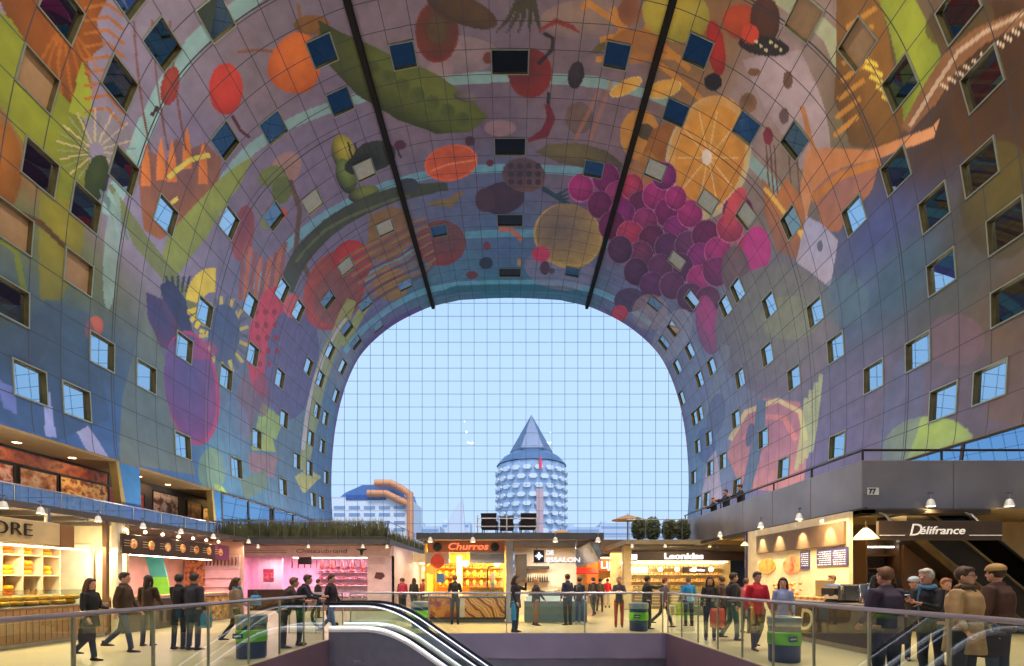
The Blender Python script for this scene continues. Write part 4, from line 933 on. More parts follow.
t2 = T('banner', 'teal and green leaning banner panel inside the snack stall', 'banner', (-13.8, 19.6, .95)); mb = MB(); mb.loft([[(-14.35, 19.6, 2.75), (-13.7, 19.6, 2.75), (-13.7, 19.65, 2.75), (-14.35, 19.65, 2.75)], [(-14.1, 19.6, 1.72), (-13.45, 19.6, 1.72), (-13.45, 19.65, 1.72), (-14.1, 19.65, 1.72)]]); ob('teal_part', mb, mat('teal_cloth', (60, 160, 150), .5, emit=.25), t2)
mb = MB(); mb.loft([[(-14.1, 19.6, 1.72), (-13.45, 19.6, 1.72), (-13.45, 19.65, 1.72), (-14.1, 19.65, 1.72)], [(-13.95, 19.6, .95), (-13.3, 19.6, .95), (-13.3, 19.65, .95), (-13.95, 19.65, .95)]]); ob('green_part', mb, mat('lime_cloth', (110, 200, 60), .5, emit=.25), t2)
t2 = T('banner', 'pale blue and white notice panel at the left end of the snack stall', 'banner', (-13.9, 15.8, 1.2)); mb = MB(); mb.box(-14.2, -13.4, 15.75, 15.8, 1.3, 2.6); ob('board', mb, mat('pale_blue_board', (170, 186, 216), .5), t2); mb = MB(); mb.box(-13.35, -12.9, 15.75, 15.8, 1.3, 2.6); ob('pink_board', mb, mat('pale_pink_board', (222, 170, 160), .5), t2)
def sausage():
    mb = MB(); mb.tube([(0, 0, 0), (0, .01, -.05), (.01, .015, -.2), (0, 0, -.36), (0, 0, -.4)], [.008, .026, .032, .028, .008], 8); yield 'sausage_body', mb, SAUS, True
    mb = MB(); mb.tube([(0, 0, 0), (0, 0, .08)], .004, 4); yield 'string', mb, WHITE, False
def ham():
    mb = MB(); mb.tube([(0, 0, 0), (0, 0, -.1), (.02, 0, -.28), (.03, 0, -.46), (.02, 0, -.56)], [.02, .04, .1, .12, .05], 10); yield 'ham_body', mb, mat('cured_ham', (176, 92, 84), .5, var=.3, scale=7), True
    mb = MB(); mb.tube([(0, 0, 0), (0, 0, .08)], .005, 4); yield 'string', mb, WHITE, False
for k in range(9): proto('sausage', 'sausage', 'dried sausage hanging over the snack stall shelf', 'sausage', 'sausages in the snack stall', sausage, (-13.3+k*.16, 21.9, 2.62))
def tray():
    mb = MB(); mb.box(-.16, .16, -.2, .2, 0, .03, .005); yield 'dish', mb, STEEL, False
    mb = MB(); 
    for a in range(3):
        for b in range(3): mb.ell((-.1+a*.1, -.13+b*.13, .055), (.05, .06, .035), 8, 5)
    yield 'food', mb, mat_patchy('fried_snacks', [(226,170,80),(196,120,50),(240,210,140)], 20, .5), True
for k in range(14): proto('tray', 'food_tray', 'steel tray of fried snacks on the snack stall counter', 'tray', 'trays on the snack stall counter', tray, (XF-.35, 15.1+k*.42, 1.02))
for y in (15.8, 17.8, 19.8): light('snack_light', 'AREA', (-12.4, y, 2.45), 120, (255, 196, 190), .5, 1.4)
xs_ = ['left end of the cheese shop', 'right of the letters on the cream sign', 'above the white door panel of the cheese shop', 'above the first picture of the dark fascia', 'above the middle of the dark fascia', 'above the purple end of the dark fascia', 'at the far corner of the left roof']
for k, y in enumerate((11.3, 12.2, 13.9, 15.6, 17.4, 19.3, 21.9)): spot(XF+.05, y, 3.22, 'white spot lamp '+xs_[k])
for k, y in enumerate((15.1, 15.9, 16.7, 17.5, 18.3, 19.1, 19.9)):
    proto('globe', 'bulb_lamp', 'small round bulb over the dark picture fascia', 'lamp', 'bulbs over the dark fascia', lambda: iter([('glass_globe', MB().ell((0, 0, 0), (.05, .05, .05), 12, 8), mat('globe_glow', (255, 230, 190), .4, emit=8), True), ('socket', MB().tube([(0, 0, .04), (0, 0, .16)], .015, 6), STEEL, False)]), (XF-.1, y, 3.12))
# ------------------------------------------------------------------ PINK BUTCHER (faces the viewer)
YB = 25.6
roof('roof deck over the pink lit butcher with reeds on it', -15.2, -6.0, YB-.7, 40, 3.38, 3.6)
t = T('butcher_shop', 'pink lit butcher shop with white fascia left of the churros kiosk', 'stall', (-10.5, YB, 0))
mb = MB(); mb.box(-15.2, -6.0, YB-.05, YB+.05, 2.82, 3.36, .01); ob('white_fascia', mb, mat('rosy_fascia', (214, 186, 186), .5), t)
mb = MB(); mb.box(-15.2, -6.05, 29.3, 29.4, 0, 3.3); mb.box(-15.2, -15.1, YB, 29.3, 0, 3.3); ob('back_wall', mb, PINKW, t)
mb = MB(); mb.box(-7.3, -5.95, YB, YB+.1, .1, 2.82); mb.box(-6.05, -5.95, YB, 39, 0, 3.36); ob('pink_end_wall', mb, PINKW, t)
mb = MB(); mb.box(-13.6, -12.3, YB+1.4, YB+1.5, .9, 2.75); mb.box(-12.95, -12.93, YB+1.38, YB+1.4, .95, 2.7); ob('cold_room_door', mb, mat('pink_white_door', (236, 206, 224), .4), t)
mb = MB(); mb.box(-13.3, -12.75, YB+1.35, YB+1.38, 1.55, 2.2); ob('door_poster', mb, mat_patchy('red_poster', [(130,20,70),(170,60,80),(200,120,120)], 6, .5, 'NOISE'), t)
mb = MB(); mb.box(-13.7, -11.6, YB+.5, YB+1.3, 0, 1.1); ob('dark_cabinet', mb, BROWN, t)
mb = MB(); mb.box(-16.0+.9, -13.9, YB+.3, YB+.5, 1.0, 2.7); ob('pink_side_panel', mb, mat('pink_panel', (206, 140, 176), .5), t)
fr = MB(); fr.tube([(-15.1, YB+.25, 2.62), (-14.3, YB+.25, 2.62), (-14.05, YB+.25, 2.5), (-14.0, YB+.25, 1.0)], .05, 8); ob('dark_arch_frame', fr, DARK, t)
for z in (1.25, 1.62, 2.0, 2.35):
    mb = MB(); mb.box(-11.2, -7.5, 28.9, 29.3, z, z+.03); ob('wall_shelf', mb, STEEL, t)
mb = MB(); mb.box(-11.0, -6.3, YB+.1, YB+.8, 0, .62, .01); ob('counter_base', mb, mat('rosy_counter', (170, 120, 136), .5), t)
mb = MB(); mb.box(-11.0, -6.3, YB+.12, YB+.8, .62, .66); mb.box(-11., -6.3, YB+.4, YB+.8, 1.28, 1.31); ob('counter_shelf', mb, WHITE, t)
mb = MB(); mb.box(-11., -6.3, YB+.1, YB+.115, .62, 1.3); ob('front_glass', mb, GLS, t)
mb = text_mb('Chateaubriand', .3, (-10.95, YB-.07, 2.98), (1, 0, 0), (0, 0, 1), .008, shear=.15, width=2.6); ob('letters', mb, mat('mauve_letters', (110, 76, 86), .5), t)
mb = MB(); mb.box(-13.7, -11.4, YB-.06, YB-.05, 3.0, 3.02); mb.box(-13.7, -11.4, YB-.06, YB-.05, 3.1, 3.115)
ob('fascia_lines', mb, MATS['mauve_letters'], t)
mb = MB(); mb.tube([(-7.85, YB-.08, 3.18), (-7.7, YB-.08, 3.14), (-7.45, YB-.08, 3.14), (-7.3, YB-.08, 3.18)], [.015, .035, .035, .015], 8); mb.tube([(-7.58, YB-.08, 3.16), (-7.58, YB-.08, 2.86)], [.1, .045], 8); ob('bull_head_mark', mb, DARK, t)
mb = MB(); mb.box(-11.1, -10.4, YB+.6, YB+.68, 2.42, 2.8, .01); ob('menu_screen', mb, DARK, t)
mb = MB(); mb.prism([(-6.95, 1.7), (-6.6, 1.62), (-6.4, 1.8), (-6.5, 1.98), (-6.85, 2.0)], 'y', YB-.02, YB); ob('steak_mark', mb, mat('steak_brown', (92, 52, 60), .6), t)
mb = MB(); mb.box(-11.5, -7.6, YB+.9, YB+1.0, 2.76, 2.8); ob('light_strip', mb, LED, t)
for k in range(12): proto('sausage', 'sausage', 'dried sausage hanging in the butcher window', 'sausage', 'sausages in the butcher window', sausage, (-11.6+k*.33, YB+1.0, 2.68), scale=1.15)
for k in range(5): proto('ham', 'ham', 'cured ham hanging in the butcher window', 'ham', 'hams in the butcher window', ham, (-10.2+k*.55, YB+1.5, 2.72))
def cut():
    mb = MB(); mb.ell((0, 0, .05), (.13, .1, .055), 10, 6); yield 'meat', mb, MEAT, True
    mb = MB(); mb.box(-.16, .16, -.12, .12, -.005, .012, .003); yield 'paper', mb, WHITE, False
rnd = random.Random(5)
for k in range(14): proto('cut', 'meat_cut', 'cut of red meat in the butcher glass counter', 'meat', 'meat in the butcher counter', cut, (-10.8+k*.33, YB+.35, .672), rz=rnd.uniform(-.3, .3))
for z in (1.285, 1.655, 2.035):
    for k in range(10): proto('cut', 'meat_cut', 'packed meat on the pink butcher wall shelves', 'meat', 'meat on the butcher shelves', cut, (-11.0+k*.37, 29.08, z), rz=rnd.uniform(-.3, .3))
for x in (-14., -12., -10., -8.2): light('butcher_light', 'AREA', (x, YB+1.6, 2.95), 120, (255, 176, 216), 1.2, .4)
for x in (-12.6, -9.5, -7.2): light('butcher_front_light', 'AREA', (x, YB+.4, 2.78), 60, (255, 216, 224), .8, .3)
for k, (x, lab) in enumerate(((-14.4, 'over the dark arch frame of the butcher'), (-12.5, 'over the poster door of the butcher'), (-10.0, 'over the lettering of the butcher'), (-7.3, 'over the bull head mark of the butcher'), (-6.1, 'at the right corner of the butcher roof'))): spot(x, YB-.8, 3.2, 'white spot lamp '+lab, 1.)
# reeds and railing on that roof
t = T('planter_railing', 'steel bar railing in front of the reeds on the butcher roof', 'railing', (-15.2, YB-.6, 3.6))
for k in range(8): mb = MB(); mb.tube([(-15.1+k*1.28, YB-.55, 3.6), (-15.1+k*1.28, YB-.55, 4.55)], .02, 6); ob('upright', mb, STEEL, t)
for k in range(1, 8): mb = MB(); mb.tube([(-6.1, YB-.55+k*1.7, 3.6), (-6.1, YB-.55+k*1.7, 4.55)], .02, 6); ob('upright', mb, STEEL, t)
mb = MB(); mb.tube([(-15.2, YB-.55, 4.55), (-6.1, YB-.55, 4.55), (-6.1, 39, 4.55)], .022, 6); ob('top_rail', mb, STEEL, t)
def reeds(name, x0, x1, y0, y1, z, h, n, m, lab, seed, cat='reeds'):
    r = random.Random(seed); mb = MB()
    for k in range(n):
        x = r.uniform(x0, x1); y = r.uniform(y0, y1); a = r.uniform(-.18, .18); b = r.uniform(-.1, .1); hh = h*r.uniform(.6, 1.1); w = r.uniform(.012, .03)
        mb.add([(x-w, y, z), (x+w, y, z), (x+w*.7+a*.4*hh, y+b*.4, z+hh*.55), (x-w*.7+a*.4*hh, y+b*.4, z+hh*.55), (x+a*hh, y+b, z+hh)], [(0, 1, 2, 3), (3, 2, 4)])
    o = ob(name, mb, m); return tag(o, lab, cat, kind='stuff')
REED = mat('dark_reed', (84, 88, 56), .7, var=.45, scale=2.)
reeds('reeds', -15.0, -6.4, YB-.3, YB+.7, 3.785, 1.0, 1700, REED, 'dense dark reeds growing along the butcher roof edge', 3)
reeds('reeds', -6.9, -6.3, YB+1, YB+12, 3.605, .8, 700, REED, 'dark reeds along the right side of the butcher roof', 4)
mb = MB(); mb.box(-15.1, -6.3, YB-.45, YB+.8, 3.61, 3.78, .01); o = ob('planter_box', mb, mat('planter_grey', (70, 70, 66), .7), loc=(-15.1, YB, 3.6)); tag(o, 'long low grey planter box holding the reeds', 'planter')
# side stall in the aisle right of the butcher
t = T('produce_stall', 'small warm lit stall deep in the aisle between butcher and churros kiosk', 'stall', (-5.4, 31, 0))
mb = MB(); mb.box(-5.9, -3.2, 33, 33.1, 0, 3.3); ob('back_wall', mb, mat('warm_back_wall', (232, 208, 160), .6), t)
mb = MB(); mb.box(-5.8, -3.2, 30.6, 31.4, 0, .9, .01); ob('counter', mb, mat('tan_counter', (150, 120, 90), .5), t)
mb = MB(); mb.box(-5.9, -3., 30.4, 30.5, 2.7, 3.2, .01); ob('fascia', mb, CREAM, t)
mb = MB(); mb.box(-4.7, -4.3, 32.9, 32.98, 1.3, 2.3); ob('dark_doorway', mb, DARK, t)
mb = MB(); mb.box(-5.6, -3.4, 30.9, 31.0, 2.6, 2.64); ob('light_strip', mb, LED, t)
light('aisle_light', 'AREA', (-4.6, 31.6, 2.9), 120, (255, 222, 160), 1.2)
light('aisle_light', 'AREA', (-4.8, 27, 3.3), 60, (255, 222, 170), 1.2)
# ------------------------------------------------------------------ CHURROS KIOSK + ICE CREAM PARLOUR
YC = 18.8
roof('grey flat roof over the churros kiosk and ice cream parlour, chairs on top', -3.4, 3.4, YC-.5, 25.5, 3.08, 3.3)
t = T('churros_kiosk', 'glowing yellow churros kiosk in the centre with photo panels of churros', 'stall', (-1.7, YC, 0))
def cmat(n, sc_): return mat_patchy(n, [(96,50,26),(190,120,50),(226,176,90),(130,70,34),(214,160,80)], sc_, .5, 'WAVE', distort=5, emit=.15)
mb = MB(); mb.box(-3.25, -.15, YC, YC+.75, .12, .95, .01); ob('counter', mb, BROWN, t)
mb = MB(); mb.box(-3.2, -2.0, YC-.02, YC-.002, .2, .92); ob('photo_panel', mb, mat_patchy('churros_photo_dark', [(96,30,22),(140,60,44),(190,130,50),(110,40,26)], 2.2, .5, 'NOISE', emit=.15), t)
mb = MB(); mb.box(-1.7, -.2, YC-.02, YC-.002, .2, .92); ob('photo_panel', mb, cmat('churros_photo', 1.3), t)
mb = MB(); mb.box(-2., -1.7, YC-.02, YC-.002, .2, .92); ob('pale_panel', mb, mat('pale_paper', (206, 196, 180), .5), t)
mb = MB(); mb.box(-3.2, -.2, YC+.05, YC+.7, 0, .12); ob('plinth', mb, mat('grey_plinth', (112, 122, 126), .5), t)
mb = MB(); mb.box(-3.3, -.1, YC-.03, YC+.78, .95, 1.0, .008); ob('worktop', mb, STEEL, t)
mb = MB(); mb.box(-1.55, -.2, YC, YC+.012, 1.0, 1.5); mb.box(-1.55, -.2, YC, YC+.4, 1.5, 1.512); ob('glass_guard', mb, GLS, t)
mb = MB(); mb.box(-3.3, -.1, 21.6, 21.7, 0, 3.06); mb.box(-3.35, -3.25, YC+.8, 21.7, 0, 3.06); ob('back_wall', mb, mat('golden_wall', (240, 196, 104), .5), t)
mb = MB(); mb.box(-3.1, -.2, YC-.05, YC+.05, 2.64, 3.06, .02); ob('orange_fascia', mb, mat('orange_fascia', (170, 96, 54), .5, emit=.15), t)
mb = text_mb('Churros', .36, (-2.35, YC-.085, 2.74), (1, 0, 0), (0, 0, 1), .012, bold=.004, shear=.2, width=1.5); ob('neon_letters', mb, mat('orange_neon', (255, 130, 84), .4, emit=1.2), t)
for x in (-2.72, -.56):
    mb = MB(); mb.tube([(x, YC-.11, 2.84), (x, YC-.05, 2.84)], .165, 18); mb.tube([(x, YC-.13, 2.84), (x, YC-.11, 2.84)], [.06, .09], 12); ob('black_disc', mb, DARK, t)
mb = MB(); mb.tube([(-1.5, YC-.02, 2.62), (-.2, YC-.02, 2.62)], .06, 10); mb.loft([[(x, YC-.05, 2.62), (x, YC-.03, 2.62), (x, YC-.18, 2.22), (x, YC-.2, 2.22)] for x in (-1.5, -.2)]); ob('rolled_awning', mb, mat('grey_white_cloth', (176, 172, 172), .7), t)
mb = MB(); mb.box(-3.2, -2.3, YC+.1, YC+.14, 2.2, 2.66); ob('white_board', mb, WHITE, t)
for x, z, r, m in ((-2.72, 2.3, .26, mat('red_roundel', (206, 70, 44), .5, emit=.3)), (-2.95, 2.0, .2, mat('yellow_roundel', (232, 180, 70), .5, emit=.3))):
    mb = MB(); mb.tube([(x, YC-.06, z), (x, YC-.02, z)], r, 22); ob('round_sign', mb, m, t)
mb = MB(); mb.box(-2.75, -2.45, YC-.04, YC-.02, 1.5, 1.85); ob('blue_notice', mb, mat('blue_notice', (90, 140, 190), .5), t)
for z in (1.3, 1.7, 2.1):
    mb = MB(); mb.box(-3.1, -.3, 21.3, 21.6, z, z+.03); ob('shelf', mb, mat('warm_shelf', (226, 170, 90), .5), t)
mb = MB(); mb.box(-2.2, -2., 20.6, 21.0, .9, 2.6); mb.box(-.75, -.6, YC+.5, YC+.8, 1.0, 1.9); ob('column', mb, mat('lit_white_panel', (250, 246, 232)), t)
mb = MB(); mb.box(-3.1, -.3, YC+.35, YC+.42, 2.66, 2.7); ob('light_strip', mb, LED, t)
mb = MB(); mb.tube([(-.85, YC+.25, 1.0), (-.85, YC+.25, 2.0), (-.8, YC+.25, 2.12), (-.6, YC+.25, 2.14)], .035, 8); ob('dark_pipe', mb, DARK, t)
def cone_pack():
    mb = MB(); mb.tube([(0, 0, 0), (0, 0, .22)], [.03, .06], 8); yield 'paper_cone', mb, mat('yellow_paper_cone', (236, 186, 70), .5), False
    mb = MB()
    for k in range(4): mb.tube([(-.03+.02*k, .01*(k % 2), .15), (-.05+.035*k, .02*(k % 2), .32)], .012, 6)
    yield 'churros', mb, mat('fried_dough', (190, 120, 56), .5), True
for k in range(12): proto('conep', 'churros_cone', 'yellow paper cone filled with churros on the kiosk counter', 'snack', 'churros cones on the counter', cone_pack, (-1.45+k*.105, YC+.2, 1.0))
def tin():
    mb = MB(); mb.lathe([(.001, 0), (.07, 0), (.07, .17), (.001, .17)], n=12); yield 'tin_body', mb, PROD, False
    mb = MB(); mb.lathe([(.001, .17), (.073, .17), (.073, .19), (.001, .19)], n=12); yield 'lid', mb, STEEL, False
for z in (1.335, 1.735, 2.135):
    for k in range(13): proto('tin', 'tin', 'tin standing on the yellow shelves of the churros kiosk', 'tin', 'tins in the churros kiosk', tin, (-3.0+k*.21, 21.42, z))
def cup():
    mb = MB(); mb.lathe([(.001, 0), (.03, 0), (.042, .11), (.038, .11), (.028, .01), (.001, .01)], n=12); yield 'cup_body', mb, WHITE, True
    mb = MB(); mb.lathe([(.044, .105), (.044, .115), (.038, .115)], n=12, cap=False); yield 'rim', mb, WHITE, False
for k in range(8): proto('cup', 'paper_cup', 'white paper cup at the left end of the churros counter', 'cup', 'cups on the churros counter', cup, (-3.15+k*.12, YC+.2, 1.0))
for x in (-2.6, -1.4, -.6): light('churros_light', 'AREA', (x, YC+1.2, 2.9), 210, (255, 190, 90), .8)
light('churros_front_light', 'AREA', (-1.7, YC+.4, 2.65), 50, (255, 210, 120), 2., .2)
post(-.02, YC-.1, 0, 3.08, 'broad grey post between the churros kiosk and the ice cream parlour', .26, mat('post_grey', (170, 170, 176), .4))
# parlour
t = T('ice_cream_parlour', 'ice cream parlour with white lit sign and blue grey counter in the centre', 'stall', (1.5, YC, 0))
mb = MB(); mb.box(.2, 3.0, 22.6, 22.7, 0, 3.06); ob('back_wall', mb, mat('off_white_wall', (214, 202, 186), .5), t)
mb = MB(); mb.box(.25, .75, 22.3, 22.5, 1.5, 2.75); ob('dark_cupboard', mb, DARK, t)
mb = MB(); mb.box(.55, 2.9, YC, YC+.9, .02, .8, .01); ob('counter', mb, mat('blue_grey_counter', (92, 116, 124), .4, var=.15), t)
mb = MB(); mb.box(.6, 2.9, YC-.02, YC+.9, .8, 1.0, .01); ob('white_ledge', mb, mat('bright_ledge', (226, 234, 234), .3, emit=.35), t)
mb = MB(); mb.box(.6, 2.9, YC-.02, YC-.005, 1., 1.3); mb.box(.6, 2.9, YC, YC+.5, 1.3, 1.315); ob('freezer_glass', mb, GLS, t)
mb = MB(); mb.box(.7, 2.8, YC+.1, YC+.5, 1.0, 1.05); ob('tub_rack', mb, STEEL, t)
mb = MB(); mb.box(.9, 1.3, 19.0, 19.06, 2.28, 2.74); ob('logo_board', mb, DARK, t)
mb = MB(); mb.box(1.07, 1.13, 18.98, 19.0, 2.36, 2.66); mb.box(.95, 1.25, 18.98, 19.0, 2.48, 2.54)
for k in range(4):
    a = PI/4+k*PI/2; mb.tube([(1.1, 18.985, 2.51), (1.1+.12*math.cos(a), 18.985, 2.51+.12*math.sin(a))], [.045, .008], 6)
ob('star_cross_mark', mb, mat('lit_letters', (226, 232, 255), .4, emit=1.1), t)
mb = text_mb('DE', .24, (1.36, 19., 2.56), (1, 0, 0), (0, 0, 1), .02, bold=.008); ob('letters', mb, mat('lit_letters', (0, 0, 0)), t)
mb = text_mb('IJSSALON', .26, (1.36, 19., 2.28), (1, 0, 0), (0, 0, 1), .02, bold=.003, width=1.28); ob('letters', mb, MATS['lit_letters'], t)
mb = MB(); mb.box(.88, 2.7, 19.06, 19.1, 2.24, 2.28); mb.box(1., 1.04, 19.06, 19.1, 2.2, 3.06); mb.box(2.5, 2.54, 19.06, 19.1, 2.2, 3.06); ob('sign_frame', mb, STEEL, t)
mb = MB(); mb.box(.75, 1.75, 22.2, 22.55, 2.1, 2.22); mb.box(.75, 1.75, 22.2, 22.55, 1.5, 1.54); ob('bottle_shelf', mb, DARK, t)
def bottle():
    mb = MB(); mb.lathe([(.001, 0), (.035, 0), (.037, .17), (.014, .23), (.013, .29), (.001, .29)], n=10); yield 'bottle_body', mb, mat('dark_bottle_glass', (36, 44, 40), .2), True
    mb = MB(); mb.lathe([(.001, .288), (.016, .288), (.016, .31), (.001, .31)], n=8); yield 'cap', mb, STEEL, False
for k in range(9): proto('bottle', 'bottle', 'dark bottle on the shelf behind the ice cream counter', 'bottle', 'bottles behind the ice cream counter', bottle, (.82+k*.105, 22.38, 1.54))
def tub():
    mb = MB(); mb.box(-.08, .08, -.15, .15, 0, .1, .008); yield 'pan', mb, STEEL, False
    mb = MB(); mb.ell((0, 0, .1), (.075, .14, .05), 10, 6); yield 'ice_cream', mb, mat_patchy('ice_cream_colours', [(240,226,190),(226,160,160),(190,150,110),(200,224,190)], 3, .4), True
for k in range(11): proto('tub', 'ice_cream_tub', 'steel tub of ice cream under the counter glass', 'tub', 'ice cream tubs in the freezer', tub, (.8+k*.19, YC+.3, 1.055))
mb = MB(); mb.prism([(22.75, 1.6), (24.8, 3.05), (22.75, 3.05)], 'x', 1.8, 1.9); ob('stair_side', mb, mat('stair_side', (190, 178, 164), .5), t)
for x in (.9, 2.2): light('parlour_light', 'AREA', (x, YC+1.8, 2.95), 110, (255, 236, 214), .8)
t = T('canopy', 'grey sloping canopy along the right side of the ice cream parlour', 'canopy', (3.3, YC, 2.6)); mb = MB(); mb.loft([[(2.95, y, 3.0), (3.38, y, 3.04), (3.38, y, 2.3+.0*y), (3.34, y, 2.3)] for y in (YC-.2, 25.4)]); ob('sheet', mb, mat('blue_grey_sheet', (120, 128, 142), .4, .4), t)
mb = MB(); mb.tube([(3.36, YC-.25, 2.3), (3.36, 25.4, 2.3)], .03, 6); mb.tube([(2.9, YC-.3, 3.0), (3.4, YC-.3, 3.03)], .03, 6); ob('edge_tube', mb, STEEL, t)
for x, lab in ((-2.9, 'above the left black disc of the churros kiosk'), (-1.35, 'on the roof edge above the churros letters'), (1.65, 'on the roof edge above the ice cream sign'), (3.2, 'at the right end of the central roof')): spot(x, YC-.62, 2.98, 'white spot lamp '+lab, 1.1)
# terrace on the central roof: white rail, rattan chairs, parasol
t = T('terrace_railing', 'white railing of two bars on the central kiosk roof', 'railing', (-1.2, YC-.3, 3.3)); mb = MB()
for z in (3.58, 3.88): mb.tube([(-1.25, YC-.3, z), (1.05, YC-.3, z)], .022, 6)
ob('bars', mb, mat('white_bars', (216, 218, 224), .4), t)
for x in (-1.2, -.12, 1.0): mb = MB(); mb.tube([(x, YC-.3, 3.3), (x, YC-.3, 4.0)], .025, 6); ob('post', mb, MATS['white_bars'], t)
def rattan(): 
    m = mat('dark_rattan', (42, 34, 36), .7, var=.35, scale=30, bump=.5)
    mb = MB(); mb.loft([[(-.3, -.3, .35), (.3, -.3, .35), (.28, -.2, .35), (-.28, -.2, .35)], [(-.35, -.42, .97), (.35, -.42, .97), (.33, -.34, .97), (-.33, -.34, .97)]]); yield 'backrest', mb, m, False
    mb = MB(); mb.box(-.34, .34, -.32, .34, .3, .45, .03); yield 'seat', mb, m, False
    for s_ in (-1, 1): mb = MB(); x = s_*.3; mb.box(x-.05, x+.05, -.32, .32, .3, .66, .02); yield 'armrest', mb, m, False
    for a in (-.3, .3):
        for b in (-.28, .3): mb = MB(); mb.tube([(a, b, 0), (a, b, .3)], .025, 6); yield 'leg', mb, m, False
for x, lab, k in ((-.78, 'left dark rattan armchair behind the white roof railing', 1.), (-.12, 'middle dark rattan armchair, lower than its neighbours, on the kiosk roof', .86), (.68, 'right dark rattan armchair behind the white roof railing', 1.)): proto('rattan', 'rattan_armchair', lab, 'chair', 'rattan chairs on the kiosk roof', rattan, (x, YC+.65, 3.3), rz=.12*(x), scale=k*.88)
def parasol(x, y, z, h, r, lab):
    t = T('parasol', lab, 'parasol', (x, y, z)); m = mat('beige_parasol_cloth', (176, 144, 110), .7)
    mb = MB(); mb.lathe([(r, h-.02), (r*.98, h), (.5*r, h+.17*r), (.05, h+.3*r), (.001, h+.3*r)], x, y, z, n=10); ob('canopy_cloth', mb, m, t)
    mb = MB(); mb.tube([(x, y, z), (x, y, z+h+.38*r)], .03, 8); ob('pole', mb, STEEL, t)
    mb = MB(); mb.lathe([(.001, 0), (.3, 0), (.3, .08), (.001, .1)], x, y, z, n=14); ob('base', mb, ROOF, t)
# ------------------------------------------------------------------ far aisle stall
t = T('orange_stall', 'far stall with orange lit front at the end of the right aisle', 'stall', (6, 32, 0))
mb = MB(); mb.box(4.2, 7.6, 34, 34.1, 0, 3.2); ob('back_wall', mb, mat('amber_wall', (226, 176, 110), .5), t)
mb = MB(); mb.box(4.9, 5.6, 31.8, 31.9, 1.4, 3.0); ob('orange_panel', mb, mat('orange_panel', (232, 104, 40), .5, emit=.5), t)
mb = MB(); mb.box(5.7, 7.4, 31.8, 31.9, 2.2, 2.95, .01); ob('sign_board', mb, mat('red_orange_board', (190, 84, 44), .5, emit=.2), t)
mb = text_mb('LIJA', .6, (5.75, 31.76, 2.35), (1, 0, 0), (0, 0, 1), .02, bold=.01, width=1.1); ob('letters', mb, MATS['lit_letters'], t)
mb = MB(); mb.box(5.6, 7.5, 31.6, 32.3, 0, .9, .01); ob('counter', mb, CREAM, t)
mb = MB(); mb.ell((6.3, 31.7, 1.35), (.5, .1, .4), 16, 8); ob('white_emblem', mb, mat('lit_white_panel', (0, 0, 0)), t)
mb = MB(); mb.box(4.4, 7.5, 31.9, 31.95, 3.0, 3.04); ob('light_strip', mb, LED, t)
light('far_stall_light', 'AREA', (6, 31., 3.2), 120, (255, 190, 110), 1.5)
t = T('awning', 'small red awning left of the orange stall', 'awning', (4.6, 29.2, 2.2)); mb = MB(); mb.loft([[(3.9, 29.3, 2.0), (3.9, 30.2, 2.35), (3.9, 30.2, 2.3), (3.9, 29.3, 1.95)], [(5.2, 29.3, 2.0), (5.2, 30.2, 2.35), (5.2, 30.2, 2.3), (5.2, 29.3, 1.95)]]); ob('cloth', mb, mat('red_cloth', (206, 36, 26), .6, emit=.15), t); mb = MB(); mb.tube([(3.95, 30.2, 0), (3.95, 30.2, 2.35)], .03, 6); mb.tube([(5.15, 30.2, 0), (5.15, 30.2, 2.35)], .03, 6); ob('support_pole', mb, STEEL, t)
roof('brown roof above the far orange stall in the aisle', 4.1, 7.9, 31.4, 40, 3.45, 4.1, m=mat('brown_roof_edge', (112, 92, 72), .6), beams=False)
# ------------------------------------------------------------------ CHOCOLATE SHOP (right, faces the viewer)
YL = 27.5
roof('terrace deck with hedge above the chocolate shop', 6.0, 12.9, YL-1.6, 40, 3.46, 3.66, m=mat('lit_beige_edge', (150, 136, 110), .5))
t = T('chocolate_shop', 'chocolate shop with dark fascia and white lettering on the right', 'stall', (9.5, YL, 0))
mb = MB(); mb.box(6.9, 13.6, YL, YL+.08, 2.68, 3.18, .01); ob('dark_fascia', mb, mat('aubergine_fascia', (52, 42, 52), .5), t)
mb = text_mb('Leonidas', .46, (8.45, YL-.03, 2.76), (1, 0, 0), (0, 0, 1), .02, bold=.014, width=2.15); ob('letters', mb, mat('lit_letters', (0, 0, 0)), t)
mb = MB(); mb.box(6.45, 6.95, YL-.1, YL, 2.65, 3.2, .01); ob('small_fascia', mb, MATS['aubergine_fascia'], t)
mb = MB(); mb.box(6.5, 6.95, YL-.16, YL-.11, 2.72, 3.0); ob('lit_side_sign', mb, mat('lit_box_sign', (240, 240, 255), .4, emit=1.8), t)
mb = MB(); mb.box(6.1, 13.4, 30.4, 30.5, 0, 3.3); ob('back_wall', mb, mat('cream_back_wall', (238, 218, 170), .5), t)
mb = MB(); mb.box(9.8, 11.3, YL+.9, YL+1., 2.0, 2.34, .01); ob('inner_sign', mb, MATS['aubergine_fascia'], t)
mb = text_mb('Leonidas', .2, (10.2, YL+.88, 2.1), (1, 0, 0), (0, 0, 1), .01, bold=.008, width=.85); ob('inner_letters', mb, MATS['lit_letters'], t)
for z in (1.1, 1.5, 1.9, 2.3): mb = MB(); mb.box(6.6, 12.8, 30.0, 30.4, z, z+.03); ob('wall_shelf', mb, CREAM, t)
mb = MB(); mb.box(6.9, 12.2, YL+.3, YL+1.1, 0, .95, .01); ob('counter', mb, mat('taupe_counter', (150, 126, 100), .5), t)
mb = MB(); 
for k in range(5): mb.box(6.9, 12.2, YL+.27, YL+.3, .15+k*.17, .2+k*.17)
